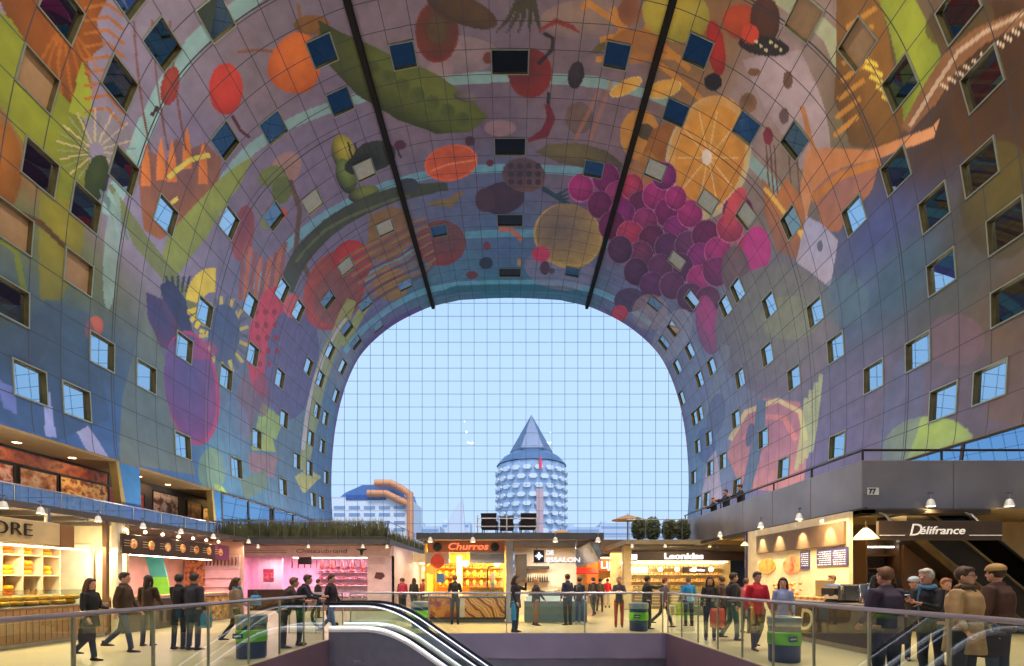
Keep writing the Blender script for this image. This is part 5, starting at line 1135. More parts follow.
ob('counter_slats', mb, mat('pale_slats', (206, 190, 160), .5), t)
mb = MB(); mb.box(6.9, 12.2, YL+.3, YL+.32, .95, 1.35); mb.box(6.9, 12.2, YL+.3, YL+.8, 1.35, 1.37); ob('counter_glass', mb, GLS, t)
mb = MB(); mb.box(6.6, 12.8, 29.9, 29.96, 2.6, 2.66); mb.box(7., 12.2, YL+.5, YL+.55, 2.6, 2.64); mb.box(7.0, 8.2, 29.8, 29.9, 2.05, 2.35); ob('light_panel', mb, LED, t)
def box_():
    mb = MB(); mb.box(-.11, .11, -.08, .08, 0, .13, .008); yield 'box_body', mb, PROD, False
    mb = MB(); mb.box(-.115, .115, -.012, .012, 0, .134); mb.box(-.03, .03, -.03, .03, .13, .15, .01); yield 'ribbon', mb, mat('gold_ribbon', (214, 160, 60), .4), False
for z in (1.13, 1.53, 1.93, 2.33):
    for k in range(20):
        if rnd.random() < .9: proto('cbox', 'chocolate_box', 'gift box of chocolates on the chocolate shop shelves', 'box', 'chocolate boxes on the wall shelves', box_, (6.8+k*.3, 30.15, z), scale=rnd.choice((.8, 1., 1.2)))
def heap():
    mb = MB(); mb.box(-.15, .15, -.12, .12, 0, .03, .005); yield 'dish', mb, WHITE, False
    mb = MB()
    for k in range(12): a = k*2.4; r = .02+.008*k; mb.ell((r*math.cos(a), r*math.sin(a)*.8, .05+.05*(1-k/12)), (.028, .028, .02), 8, 5)
    yield 'chocolates', mb, mat_patchy('chocolates_mixed', [(70,36,20),(120,70,40),(226,200,160),(92,50,28)], 20, .4), True
for k in range(14): proto('heap', 'chocolate_dish', 'white dish heaped with chocolates on the chocolate shop counter', 'dish', 'dishes on the chocolate counter', heap, (7.1+k*.37, YL+.7, .955 if False else .95))
for x in (7.2, 9.2, 11.4): light('chocolate_light', 'AREA', (x, YL+1.4, 3.2), 110, (255, 216, 150), 1.)
light('terrace_under_light', 'AREA', (9, YL-1.0, 3.4), 70, (255, 216, 150), 4., .5)
post(6.35, YL-.3, 0, 3.46, 'cream pillar at the left end of the chocolate shop', .42, CREAM)
t = T('bench', 'green and grey bench block on the floor in front of the chocolate shop', 'bench', (8.0, 22.9, 0)); mb = MB(); mb.box(7.3, 10.2, 22.7, 23.4, .0, .32, .02); ob('base', mb, mat('grey_bench', (110, 120, 106), .6), t); mb = MB(); mb.box(7.25, 10.25, 22.65, 23.45, .32, .42, .02); ob('seat', mb, mat('green_bench_top', (70, 120, 66), .5), t)
# hedge of olive bushes + railing + parasols on the terrace
def bush(x, y, z, r, h, lab, seed):
    rr = random.Random(seed); t = T('olive_bush', lab, 'bush', (x, y, z), 'bushes on the right terrace'); mb = MB()
    for k in range(1500):
        a = rr.uniform(0, 2*PI); e = rr.uniform(-1, 1); q = rr.uniform(.1, 1.)**.4; w_ = (1-abs(e)**3)**.5; cx_ = x+r*q*math.cos(a)*w_; cy_ = y+r*q*math.sin(a)*w_; cz = z+.08+h*.5+h*.5*e*q
        l = .09; u = Vector((rr.gauss(0, 1), rr.gauss(0, 1), rr.gauss(0, 1))).normalized()*l; w = u.orthogonal().normalized()*l*.35; c = Vector((cx_, cy_, cz))
        mb.add([tuple(c-u), tuple(c+w), tuple(c+u), tuple(c-w)], [(0, 1, 2, 3)])
    ob('leaves', mb, mat('olive_leaf', (84, 92, 62), .6, var=.4, scale=3), t); mb = MB()
    for k in range(5): mb.tube([(x+.03*k-.06, y, z), (x+.5*r*math.cos(k*1.3), y+.5*r*math.sin(k*1.3), z+h*.6)], [.02, .01], 5)
    ob('stems', mb, mat('bark', (72, 58, 44), .8), t); return t
for k in range(4): bush(7.0+k*.82, YL-.4+.3*(k % 2), 3.66, .42, 1.25+.1*math.sin(k*2.), ['leftmost olive bush of the terrace hedge', 'second olive bush of the terrace hedge, below the right edge of the parasol', 'third olive bush of the terrace hedge, right of the parasol', 'rightmost olive bush of the hedge, beside the steel parapet'][k], k)
t = T('terrace_railing', 'steel bar railing in front of the olive hedge', 'railing', (6., YL-1.5, 3.66)); mb = MB(); mb.tube([(6.05, YL-1.5, 4.75), (9.4, YL-1.5, 4.75)], .022, 6); ob('top_rail', mb, STEEL, t)
for k in range(4): mb = MB(); mb.tube([(6.1+k*.95, YL-1.5, 3.66), (6.1+k*.95, YL-1.5, 4.75)], .02, 6); ob('upright', mb, STEEL, t)
parasol(6.7, YL+.9, 3.66, 1.35, .95, 'beige parasol above the terrace hedge on the right'); parasol(2.5, 24.6, 3.3, .6, .6, 'small low parasol at the right end of the kiosk roof')
for x, lab in ((6.3, 'at the left corner of the terrace deck'), (8.0, 'on the terrace deck edge left of the white lettering'), (10.3, 'on the terrace deck edge above the white lettering')): spot(x, YL-1.72, 3.3, 'white spot lamp '+lab)
# ------------------------------------------------------------------ RIGHT: bakery cafe under the mezzanine
XW = 9.7
t = T('bakery_cafe', 'bakery cafe with brown counter, menu boards and cream wall on the right', 'stall', (XW, 16, 0))
mb = MB(); mb.box(XW, XW+.12, 14.32, 20.4, 0, 3.56); ob('cream_wall', mb, mat('ivory_wall', (240, 224, 186), .5), t)
mb = MB(); mb.box(XW-.06, XW+.14, 20.4, 20.55, 0, 3.56); ob('blue_corner_strip', mb, mat('navy_strip', (44, 44, 92), .5), t)
mb = MB(); mb.box(XW-.1, XW-.005, 14.4, 19.5, 2.62, 3.3, .01); ob('brown_band', mb, mat('brown_band', (104, 84, 66), .5), t)
def roundel(y, z, ry, rz, cols, nm, lab):
    mb = MB(); mb.loft([[(XW-.03+dx, y+ry*math.cos(2*PI*k/26), z+rz*math.sin(2*PI*k/26)) for k in range(26)] for dx in (0, .028)]); o = ob(nm, mb, mat_patchy(nm+'_surface', cols, 3, .5, 'NOISE', emit=.2), t); o['label'] = lab
roundel(18.85, 2.12, .62, .29, [(196,130,50),(226,170,80),(180,110,40)], 'waffle_picture', 'golden round waffle picture')
roundel(17.15, 2.12, .58, .31, [(232,110,60),(240,170,110),(206,80,50)], 'fruit_tart_picture', 'orange red fruit picture'); 
mb = MB(); mb.box(XW-.04, XW-.008, 16.15, 16.65, 1.95, 2.55); mb.box(XW-.04, XW-.008, 14.3, 15.75, 2.02, 2.56); ob('menu_board', mb, mat('navy_board', (70, 66, 124), .5), t)
rr = random.Random(8)
for y0_, y1_ in ((16.2, 16.6), (14.4, 14.95), (15.05, 15.7)):
    mb = MB()
    for q in range(7):
        a = y0_; 
        while a < y1_-.05: b = min(a+rr.uniform(.05, .16), y1_); mb.box(XW-.046, XW-.04, a, b, 2.06+q*.065, 2.085+q*.065); a = b+.04
    ob('menu_rows', mb, mat('chalk_white', (226, 226, 236), .5, emit=.3), t)
for y in (15.0, 16.4, 17.8, 19.0): 
    light('wall_washer', 'SPOT', (XW-.34, y, 3.32), 260, (255, 228, 170), .03, rot=(0, math.radians(-24), 0), spot=math.radians(70))
    mb = MB(); mb.tube([(XW-.34, y, 3.33), (XW-.34, y, 3.46)], .05, 10); ob('washer_lamp', mb, MATS['white_lamp_shade'], t)
mb = MB(); mb.box(7.7, 8.35, 10.7, 14.6, .12, 1.02, .01); ob('counter', mb, BROWN, t)
mb = MB(); mb.box(7.72, 8.3, 10.72, 14.55, 0, .12); ob('plinth', mb, mat('tan_plinth', (150, 138, 110), .4), t)
mb = MB(); mb.box(7.66, 8.4, 10.65, 14.65, 1.02, 1.06, .008); ob('worktop', mb, mat('grey_worktop', (120, 112, 104), .35), t)
mb = text_mb('D', .8, (7.69, 13.35, .3), (0, -1, 0), (0, 0, 1), .006, bold=.006, shear=.25, width=.6); mb.tube([(7.69, 13.4, .36), (7.69, 13.25, .3), (7.69, 13.0, .33)], .02, 6); ob('big_letter', mb, mat('ivory_letter', (222, 212, 170), .5), t)
mb = MB(); mb.box(9.95, 13.3, 13.5, 13.6, 2.68, 3.2, .01); ob('brown_fascia', mb, mat('chocolate_fascia', (74, 60, 52), .5), t)
for x in (10.4, 12.8): mb = MB(); mb.tube([(x, 13.58, 3.12), (x, 13.85, 3.4), (x, 14.1, 3.5)], .03, 6); ob('fascia_bracket', mb, STEEL, t)
mb = text_mb('élifrance', .3, (11.02, 13.48, 2.84), (1, 0, 0), (0, 0, 1), .008, bold=.003, shear=.25, width=1.22); ob('letters', mb, mat('soft_white_letters', (232, 226, 214), .5, emit=.5), t)
mb = text_mb('D', .46, (10.74, 13.47, 2.8), (1, 0, 0), (0, 0, 1), .006, bold=.0, shear=.25); ob('swash_letter', mb, MATS['soft_white_letters'], t)
mb = MB(); mb.box(9.98, 10.65, 13.48, 13.5, 2.8, 2.815); mb.box(12.4, 13.27, 13.48, 13.5, 2.8, 2.815); ob('fascia_line', mb, MATS['soft_white_letters'], t)
mb = MB(); mb.box(9.85, 10.9, 16.8, 16.9, 0, 3.5); ob('yellow_back_wall', mb, mat('ochre_wall', (196, 164, 96), .5), t)
mb = MB(); mb.box(10.15, 10.8, 16.7, 16.78, 2.0, 2.45); ob('framed_menu', mb, mat_patchy('golden_menu', [(170,130,50),(206,170,80),(140,100,40)], 5, .5, 'NOISE'), t)
mb = MB(); mb.box(11.1, 12.2, 16.2, 16.3, 0, 3.4); mb.box(11.1, 11.16, 15.6, 16.2, 0, 3.3); mb.box(12.14, 12.2, 15.6, 16.2, 0, 3.3)
for z in (1.5, 1.95, 2.35): mb.box(11.16, 12.14, 15.75, 16.2, z, z+.03)
ob('dark_shelf_unit', mb, BROWN, t)
mb = MB(); mb.box(12.2, 13.2, 15.5, 16.3, 0, 3.4); ob('brown_cupboard', mb, mat('walnut_cupboard', (70, 50, 38), .5), t)
mb = MB(); mb.box(13.2, 19.5, 16.4, 16.5, 0, 3.5); ob('tan_back_panel', mb, mat('tan_back_panel', (176, 150, 104), .6), t)
mb = MB(); mb.box(11.2, 12.1, 15.74, 15.78, 2.62, 2.66); ob('light_strip', mb, LED, t)
for k in range(8): proto('bottle', 'bottle', 'bottle on the dark shelves of the bakery cafe', 'bottle', 'bottles in the bakery cafe', bottle, (11.24+k*.11, 15.95, 1.53), scale=.9)
def urn():
    mb = MB(); mb.lathe([(.001, 0), (.15, 0), (.15, .42), (.13, .45), (.001, .47)], n=18); yield 'urn_body', mb, mat('polished_steel', (190, 190, 190), .15, .95), True
    mb = MB(); mb.tube([(0, -.14, .08), (0, -.2, .08), (0, -.2, .04)], .014, 6); yield 'tap', mb, DARK, False
proto('urn', 'coffee_urn', 'polished steel coffee urn on the bakery counter', 'urn', None, urn, (8.1, 11.35, 1.06), scale=1.)
t = T('coffee_machine', 'steel coffee machine with black bow handle on the bakery counter', 'coffee machine', (8.05, 12.1, 1.06)); mb = MB(); mb.box(7.8, 8.3, 11.85, 12.45, 1.1, 1.5, .04); ob('body', mb, MATS['polished_steel'], t); mb = MB(); mb.box(7.72, 7.8, 11.9, 12.4, 1.25, 1.4); ob('front_panel', mb, DARK, t); mb = MB()
for y in (12., 12.3): mb.tube([(7.76, y, 1.25), (7.66, y, 1.22)], .02, 6)
ob('portafilter', mb, DARK, t); mb = MB(); mb.box(7.8, 8.3, 11.9, 12.4, 1.06, 1.1); ob('feet', mb, DARK, t)
t = T('arch_frame', 'black arched frame standing at the near end of the bakery counter', 'frame', (7.85, 10.45, 0)); mb = MB(); mb.tube([(7.55, 10.45, 0), (7.55, 10.45, 1.5), (7.6, 10.45, 1.66), (7.75, 10.45, 1.72), (7.95, 10.45, 1.72), (8.08, 10.45, 1.66), (8.12, 10.45, 1.5), (8.12, 10.45, 0)], .035, 8); ob('tube', mb, DARK, t, smooth=True); mb = MB(); mb.box(7.58, 8.1, 10.44, 10.46, 1.05, 1.35); ob('infill', mb, mat('grey_infill', (90, 92, 96), .4), t)
def cake():
    mb = MB(); mb.lathe([(.001, 0), (.13, 0), (.13, .02), (.001, .02)], n=16); yield 'plate', mb, WHITE, False
    mb = MB(); mb.lathe([(.001, .02), (.11, .02), (.115, .08), (.1, .1), (.001, .11)], n=16); yield 'cake_body', mb, mat_patchy('baked_crust', [(196,120,50),(232,180,100),(150,60,40)], 12, .5), True
for k in range(6): proto('cake', 'cake', 'round cake on a plate along the bakery counter', 'cake', 'cakes on the bakery counter', cake, (8.0, 12.75+k*.3, 1.06))
t = T('flower_display', 'orange flowers and leaves in a pot behind the bakery counter', 'flowers', (8.6, 15.6, 0)); mb = MB(); mb.lathe([(.001, 0), (.22, 0), (.3, .8), (.001, .82)], 8.6, 15.6, 0, n=16); ob('pot', mb, CREAM, t); mb = MB(); rr = random.Random(3)
for k in range(60): mb.ell((8.6+rr.gauss(0, .2), 15.6+rr.gauss(0, .2), 1.05+rr.random()*.45), (.06, .06, .05), 7, 5)
ob('blossoms', mb, mat_patchy('orange_blossom', [(240,150,70),(232,90,60),(250,210,150),(120,150,80)], 9, .5), t, smooth=True); mb = MB()
for k in range(14): mb.tube([(8.6+rr.gauss(0, .05), 15.6, .8), (8.6+rr.gauss(0, .2), 15.6+rr.gauss(0, .1), 1.2)], .008, 4)
ob('stems', mb, mat('flower_stem', (70, 110, 50), .6), t)
t = T('notice_board', 'pale wooden board standing on the bakery counter left of the urn', 'board', (8.33, 13.2, 1.06)); mb = MB(); mb.box(8.3, 8.36, 12.9, 13.6, 1.09, 1.6, .01); ob('board', mb, mat('ply_board', (200, 176, 120), .6), t); mb = MB(); mb.box(8.25, 8.39, 12.95, 13.05, 1.06, 1.09); mb.box(8.25, 8.39, 13.45, 13.55, 1.06, 1.09); ob('foot', mb, BROWN, t)
light('bakery_light', 'AREA', (8.9, 13.9, 3.4), 260, (255, 216, 150), 1.2, 3); light('bakery_light', 'AREA', (11.2, 14.9, 3.5), 110, (255, 206, 130), 2.2, .8); light('mezz_under_light', 'AREA', (9.3, 24, 3.45), 200, (255, 216, 150), 1, 5)
def pendant():
    mb = MB(); mb.lathe([(.05, .3), (.12, .24), (.3, .02), (.31, 0), (.29, 0), (.1, .22), (.05, .28)], n=20, cap=False); yield 'shade', mb, mat('ivory_cone_shade', (244, 226, 176), .5, emit=.9), True
    mb = MB(); mb.tube([(0, 0, .28), (0, 0, .5)], .012, 6); yield 'cord', mb, DARK, False
    mb = MB(); mb.ell((0, 0, .1), (.06, .06, .07), 10, 8); yield 'bulb', mb, MATS['bright_bulb'], True
proto('pend', 'pendant_lamp', 'ivory cone pendant lamp left of the brown lettered fascia', 'lamp', None, pendant, (9.75, 13.7, 2.72), scale=1.)
dup(PRO['pend'], (9.2, 19.6, 2.95), label='small ivory pendant lamp at the far end of the cream bakery wall', scale=.5)
for k, (x, y, lab) in enumerate(((MX-.05, 27.4, 'at the far end of the steel parapet'), (MX-.05, 23.4, 'below the parapet under the three leaning people'), (MX-.05, 19.6, 'below the middle of the steel parapet'), (MX-.05, 17.0, 'below the steel parapet above the waffle picture'), (11.9, MY-.2, 'above the bakery lettering on the brown fascia'), (14.1, MY-.2, 'at the right end of the brown fascia'))): spot(x-.12, y, 3.66, 'white spot lamp '+lab, 1.3)
# stainless tray table at the far right
t = T('reading_stand', 'small slanted white board on a post at the far right', 'stand', (14.2, 12.2, 0)); mb = MB(); mb.loft([[(13.9, 12.0, 1.3), (14.7, 12.0, 1.1), (14.7, 12.0, 1.13), (13.9, 12.0, 1.33)], [(13.9, 12.3, 1.4), (14.7, 12.3, 1.2), (14.7, 12.3, 1.23), (13.9, 12.3, 1.43)]]); ob('top', mb, WHITE, t); mb = MB(); mb.tube([(14.3, 12.2, 0), (14.3, 12.2, 1.24)], .03, 8); ob('post', mb, STEEL, t)
# ------------------------------------------------------------------ litter bins
def bin_parts():
    B = mat('navy_bin_body', (28, 66, 124), .35); G = mat('lime_bin_band', (128, 222, 50), .4); R = mat('grey_bin_rim', (160, 172, 180), .35, .3)
    mb = MB(); mb.lathe([(.001, 0), (.27, 0), (.285, .03), (.29, .86), (.001, .86)], n=28); yield 'body', mb, B, True
    mb = MB(); mb.lathe([(.289, .34), (.3, .35), (.3, .58), (.289, .59)], n=28, cap=False); yield 'lime_band', mb, G, True
    mb = MB(); mb.lathe([(.291, .7), (.305, .71), (.305, .87), (.27, .885), (.2, .87), (.2, .8), (.291, .8)], n=28, cap=False); yield 'rim', mb, R, True
    mb = MB(); mb.box(-.22, -.02, -.315, -.298, .42, .52); yield 'badge', mb, B, False
    mb = MB(); mb.box(-.2, -.05, -.32, -.314, .455, .485); yield 'badge_text', mb, WHITE, False
for (x, y, lab) in ((-5.35, 10.35, 'litter bin with lime band seen through the left railing beside the escalator'), (-3.0, 16.7, 'litter bin with lime band at the far left end of the stairwell'), (4.05, 15.75, 'litter bin with lime band at the far right corner of the stairwell'), (5.4, 9.85, 'large litter bin with lime band and badge by the right railing')): proto('bin', 'litter_bin', lab, 'bin', 'litter bins around the stairwell', bin_parts, (x, y, 0), rz=.35 if x > 5 else 0)
# ------------------------------------------------------------------ floodlights that wash the mural
FL = {}
def flood(x, y, z, e, lab, col=(255, 232, 205), tilt=0., size=1.0):
    if not FL:
        t = T('floodlight', lab, 'floodlight', (x, y, z)); FL['p'] = t
        mb = MB(); mb.box(-.5, .5, -.5, .5, .1, .2, .02); ob('housing', mb, DARK, t, local=True); mb = MB(); mb.box(-.46, .46, -.46, .46, .2, .21); ob('lens', mb, mat('flood_lens', (255, 240, 220), .5, emit=3), t, local=True); mb = MB(); mb.box(-.4, .4, -.03, .03, 0, .1); ob('bracket', mb, STEEL, t, local=True)
    else: dup(FL['p'], (x, y, z), label=lab)
    light('flood_beam', 'AREA', (x, y, z+.24), e, (255, 240, 226), size, rot=(PI, tilt, 0))
fl_lab = {}
k = 0
for sd, X, Z in ((-1, -18.2, ZD), (1, 15.6, ZF2)):
    for y in (4, 12, 20, 28, 36, 44, 52):
        if sd > 0 and y < 15: continue
        flood(X, y, Z+.02, 310 if y < 30 else 560, 'square black floodlight on the %s upper floor, %s' % ('left' if sd < 0 else 'right', ['behind the viewer', 'level with the nearest stalls', 'above the nearest restaurant picture', 'beside the first leaning pillar', 'beside the second glazed bay', 'in front of the third glazed bay', 'nearest to the end facade'][[4, 12, 20, 28, 36, 44, 52].index(y)]), tilt=0.)
for x, y in ((-9.5, 33), (1.2, 24.4), (9.5, 35)): flood(x, y, 3.62 if x == -9.5 else (3.68 if x > 5 else 3.32), 500, 'square black floodlight lying on the %s roof' % {-9.5: 'butcher', 1.2: 'central kiosk', 9.5: 'chocolate shop'}[x])

# ------------------------------------------------------------------ lamps added under the two black vault rails to brighten the hall floor
def railp():
    mb = MB(); mb.box(-.45, .45, -.45, .45, .02, .16, .02); yield 'housing', mb, DARK, False
    mb = MB(); mb.box(-.4, .4, -.4, .4, 0, .02); yield 'lens', mb, MATS['flood_lens'], False
    mb = MB(); mb.tube([(0, 0, .16), (0, 0, .3)], .03, 6); yield 'stem', mb, STEEL, False
zr = float(prof(np.array([9.0]))[1][0])
for sd in (-1, 1):
    for y in (3, 11, 19):
        xr = float(prof(np.array([9.0*sd]))[0][0])
        proto('raill', 'added_rail_lamp', 'added square fill lamp hanging under a black vault rail', 'lamp', 'added lamps under the vault rails', railp, (xr, y, zr-.68)); light('floor_fill_beam', 'AREA', (xr, y, zr-.72), 2900, (255, 240, 222), 1.)

# ------------------------------------------------------------------ small lamps and goods that crowd the stalls
def hang(x, y, z, lab, grp): return proto('hang'+grp, 'globe_lamp', lab, 'lamp', grp, lambda: iter([('glass_globe', MB().ell((0, 0, 0), (.13, .13, .13), 14, 10), mat('warm_globe', (255, 224, 160), .4, emit=7), True), ('cord', MB().tube([(0, 0, .12), (0, 0, .45)], .01, 5), DARK, False)]), (x, y, z))
for x in (-2.5, -1.75, -.5): hang(x, YC+.9, 2.35 if x < -2 else 2.25, 'bright globe lamp hanging inside the churros kiosk', 'globes in the churros kiosk')
for k in range(5): hang(7.5+k*.95, YL+.6, 2.2, 'bright globe lamp hanging inside the chocolate shop', 'globes in the chocolate shop')
for k in range(3): hang(-5.3+k*.8, 31.2, 2.3, 'bright globe lamp over the aisle stall', 'globes over the aisle stall')
def sack():
    mb = MB(); mb.lathe([(.001, 0), (.07, 0), (.085, .06), (.07, .16), (.03, .2), (.05, .24), (.001, .24)], n=12); yield 'bag_body', mb, mat_patchy('printed_bags', [(226,90,40),(240,200,90),(196,50,40),(250,236,200)], 6, .5), True
    mb = MB(); mb.tube([(-.03, 0, .2), (.03, 0, .2)], .014, 6); yield 'tie', mb, mat('red_tie', (190, 40, 36), .5), False
for z in (1.335, 1.735): 
    for k in range(9): proto('sack', 'sweet_bag', 'printed bag of sweets hanging in front of the yellow kiosk shelves', 'bag', 'sweet bags in the churros kiosk', sack, (-2.95+k*.29, 21.0, z+.05))
for k in range(8): proto('sack2', 'sweet_bag', 'printed bag standing on the ice cream counter', 'bag', 'bags on the ice cream counter', sack, (1.9+k*.12, YC+.7, 1.0))
def crate():
    mb = MB()
    for z in (0, .07, .14): mb.box(-.2, .2, -.14, -.12, z, z+.05); mb.box(-.2, .2, .12, .14, z, z+.05); mb.box(-.2, -.18, -.14, .14, z, z+.05); mb.box(.18, .2, -.14, .14, z, z+.05)
    mb.box(-.2, .2, -.14, .14, 0, .015); yield 'slats', mb, WOODC, False
    mb = MB()
    for a in range(5):
        for b in range(3): mb.ell((-.15+a*.075, -.08+b*.08, .17+.01*((a+b) % 2)), (.042, .042, .042), 8, 6)
    yield 'fruit', mb, mat_patchy('market_fruit', [(226,60,40),(240,150,40),(120,170,60),(230,200,70)], 6, .4), True
for k in range(6): proto('crate', 'fruit_crate', 'slatted crate of fruit on the aisle stall counter', 'crate', 'fruit crates in the aisle', crate, (-5.6+k*.43, 30.85, .9))
def charc():
    mb = MB(); mb.lathe([(.001, 0), (.06, .01), (.075, .1), (.06, .22), (.001, .24)], n=12); yield 'meat_roll', mb, mat('red_meat_roll', (150, 40, 54), .4, var=.3), True
    mb = MB(); mb.lathe([(.07, .06), (.08, .07), (.07, .08)], n=12, cap=False); mb.lathe([(.072, .14), (.08, .15), (.07, .16)], n=12, cap=False); yield 'netting', mb, WHITE, False
for k in range(13): proto('charc', 'meat_roll', 'rolled red meat hanging on the butcher shelves', 'meat', 'meat rolls in the butcher window', charc, (-10.9+k*.34, 28.75, 2.05 if k % 2 else 1.64))
# ------------------------------------------------------------------ people
SKIN = mat('skin_tone', (206, 152, 126), .55, var=.04); EYEM = mat('eye_dark', (28, 22, 22), .3); LIP = mat('lip_tone', (160, 84, 78), .5)
def cloth(rgb): return mat('cloth_%d_%d_%d' % rgb, rgb, .8, var=.16, scale=9, bump=.15)
def person(x, y, face, label, top, legs, hair=(60, 40, 28), h=1.7, z=0., hem=.86, hairlen=0, pose='stand', shoe=(30, 26, 28), arms=None, lean=0., stout=1., skirt=False, step=0., group=None, beard=False, glasses=False, scarf=None, hat=None, near=False):
    """face: direction the figure faces, degrees, 0 = away from the viewer (+Y), 90 = towards the left (-X)"""
    K = h/1.72; t = T('person', label, 'person', (x, y, z), group, math.radians(face))
    R = lambda v: Vector(v)*K
    st = math.radians(step); ln = math.radians(lean)
    hipz = .9*math.cos(st)+.02
    def up(v, z0=.92):                                    # lean the upper body forward about the hips
        vx, vy, vz = v; d = vz-z0; return Vector((vx, vy+d*math.sin(ln), z0+d*math.cos(ln)-(.9-hipz)))*K
    joints = {}
    for s_ in (-1, 1):
        a = st*s_; kb = math.radians(6 if s_ > 0 else 14)*(1 if step else .3)+(abs(st)*.9 if s_ < 0 else .05*abs(st))
        hip = Vector((.09*s_*stout, 0, hipz)); kn = hip+Vector((.015*s_, math.sin(a)*.43, -math.cos(a)*.43)); a2 = a-kb; an = kn+Vector((0, math.sin(a2)*.41, -math.cos(a2)*.41))
        joints[s_] = (hip*K, kn*K, an*K)
    low = min(joints[s_][2].z for s_ in (-1, 1)); dz = .075*K-low     # plant the lower foot on the ground
    Z = Vector((0, 0, dz)); joints = {k: tuple(p+Z for p in v) for k, v in joints.items()}
    U = lambda v: up(v)+Z
    # arms: (forward swing, outward, elbow bend, inward twist)
    A = arms or {-1: (step*.8, 8, 18, 0), 1: (-step*.8, 8, 18, 0)}
    if not isinstance(A, dict): A = {-1: A[0], 1: A[1]}
    AJ = {}
    for s_ in (-1, 1):
        f, o_, e, tw = [math.radians(q) for q in A[s_]]
        sh = Vector((.163*s_*stout, 0, 1.395)); d1 = Vector((math.sin(o_)*s_*math.cos(f), math.sin(f), -math.cos(f)*math.cos(o_))).normalized()
        el_ = sh+d1*.28; f2 = f+e; d2 = Vector((math.sin(o_)*s_*.6*math.cos(f2)-s_*math.sin(tw), math.sin(f2), -math.cos(f2)*math.cos(o_))).normalized(); wr = el_+d2*.25
        AJ[s_] = (U(sh), U(el_), U(wr), d2)
    hc = U((0, .02, 1.615))
    # body: one continuous skin from head to feet
    b = MB()
    b.ell(hc, (.076*K, .094*K, .118*K), 16, 12); b.ell(hc+Vector((0, .03, -.065))*K, (.055*K, .06*K, .055*K), 12, 8)
    b.ell(hc+Vector((0, .098, -.018))*K, (.014*K, .02*K, .024*K), 8, 6)
    for s_ in (-1, 1): b.ell(hc+Vector((.078*s_, -.005, -.01))*K, (.014*K, .022*K, .034*K), 8, 6)
    b.tube([hc+Vector((0, -.01, -.06))*K, U((0, -.01, 1.48)), U((0, 0, 1.40))], [.052*K, .054*K, .06*K], 10)
    b.tube([U((0, 0, 1.42)), U((0, 0, 1.25)), U((0, 0, 1.05)), U((0, 0, .9))], [(.11*K, .06*K), (.12*K, .07*K), (.11*K, .07*K), (.12*K, .08*K)], 12)
    for s_ in (-1, 1):
        hp, kn, an = joints[s_]; b.tube([hp+Vector((0, 0, .06*K)), hp, kn, an, an-Vector((0, 0, .03*K))], [.075*K, .078*K, .05*K, .036*K, .036*K], 10); b.tube([an+Vector((0, -.04, -.045))*K, an+Vector((0, .12, -.05))*K], [.034*K, .028*K], 8)
        sh, el_, wr, d2 = AJ[s_]; b.tube([U((.08*s_, 0, 1.40)), sh, el_, wr], [.05*K, .045*K, .036*K, .025*K], 10)
        # palm, four unequal bent fingers and a thumb leaving its side
        d = Vector(d2).normalized(); side = d.cross(Vector((s_*1., .15, 0))).normalized(); nrm = side.cross(d).normalized()
        pm = wr+d*.05*K; b.tube([wr, wr+d*.03*K, wr+d*.085*K], [(.024*K, .02*K), (.036*K, .018*K), (.038*K, .016*K)], 8)
        for q, (off, l) in enumerate(((-.028, .062), (-.010, .074), (.010, .07), (.028, .054))):
            p0 = wr+d*.078*K+side*off*K; p1 = p0+d*l*.5*K+nrm*-.004*K; dd = (d+nrm*(-.55*s_)).normalized(); p2 = p1+dd*l*.3*K; p3 = p2+(dd+nrm*(-.5*s_)).normalized()*l*.28*K
            b.tube([p0, p1, p2, p3], [.0095*K, .009*K, .0085*K, .007*K], 6)
        p0 = wr+d*.03*K-side*.03*K; p1 = p0+(d*.6-side).normalized()*.035*K; p2 = p1+(d-side*.3).normalized()*.03*K; b.tube([p0, p1, p2], [.013*K, .011*K, .009*K], 6)
    o = ob('body', b, SKIN, t, local=True, smooth=True)
    rm = o.modifiers.new('fuse', 'REMESH'); rm.mode = 'VOXEL'; rm.voxel_size = .0085 if near else .014; rm.use_smooth_shade = True
    # top garment
    g = MB(); hz = hem; w = stout
    flare = 1.18 if hem < .8 else 1.0
    prof_ = [((0, 0, hz), (.168*w*flare, .128*w*flare)), ((0, 0, max(hz+.06, .92)), (.172*w, .128*w)), ((0, 0, 1.08), (.158*w, .118*w)), ((0, .005, 1.24), (.178*w, .125*w)), ((0, 0, 1.36), (.165*w, .11*w)), ((0, 0, 1.435), (.115*w, .085)), ((0, -.005, 1.49), (.068, .066))]
    g.tube([U(p) for p, r in prof_], [tuple(q*K for q in r) for p, r in prof_], 18)
    for s_ in (-1, 1):
        sh, el_, wr, d2 = AJ[s_]; wr_ = wr-Vector(d2)*.012*K
        g.tube([U((.07*s_, 0, 1.395)), sh+Vector((0, 0, .0)), el_.lerp(sh, .35), el_, wr_], [.062*K, .066*K*w, .058*K*w, .05*K*w, .038*K], 12)
    g.tube([U((0, -.02, 1.45)), U((0, -.015, 1.505))], [.078*K, .072*K], 14)
    o = ob('jacket' if hem < 1.0 else 'shirt', g, cloth(top), t, local=True, smooth=True)
    rm = o.modifiers.new('fuse', 'REMESH'); rm.mode = 'VOXEL'; rm.voxel_size = .018; rm.use_smooth_shade = True
    sm_ = o.modifiers.new('soften', 'SMOOTH'); sm_.iterations = 3
    # trousers
    g = MB(); hl, hr_ = joints[-1][0], joints[1][0]; mid = (hl+hr_)/2
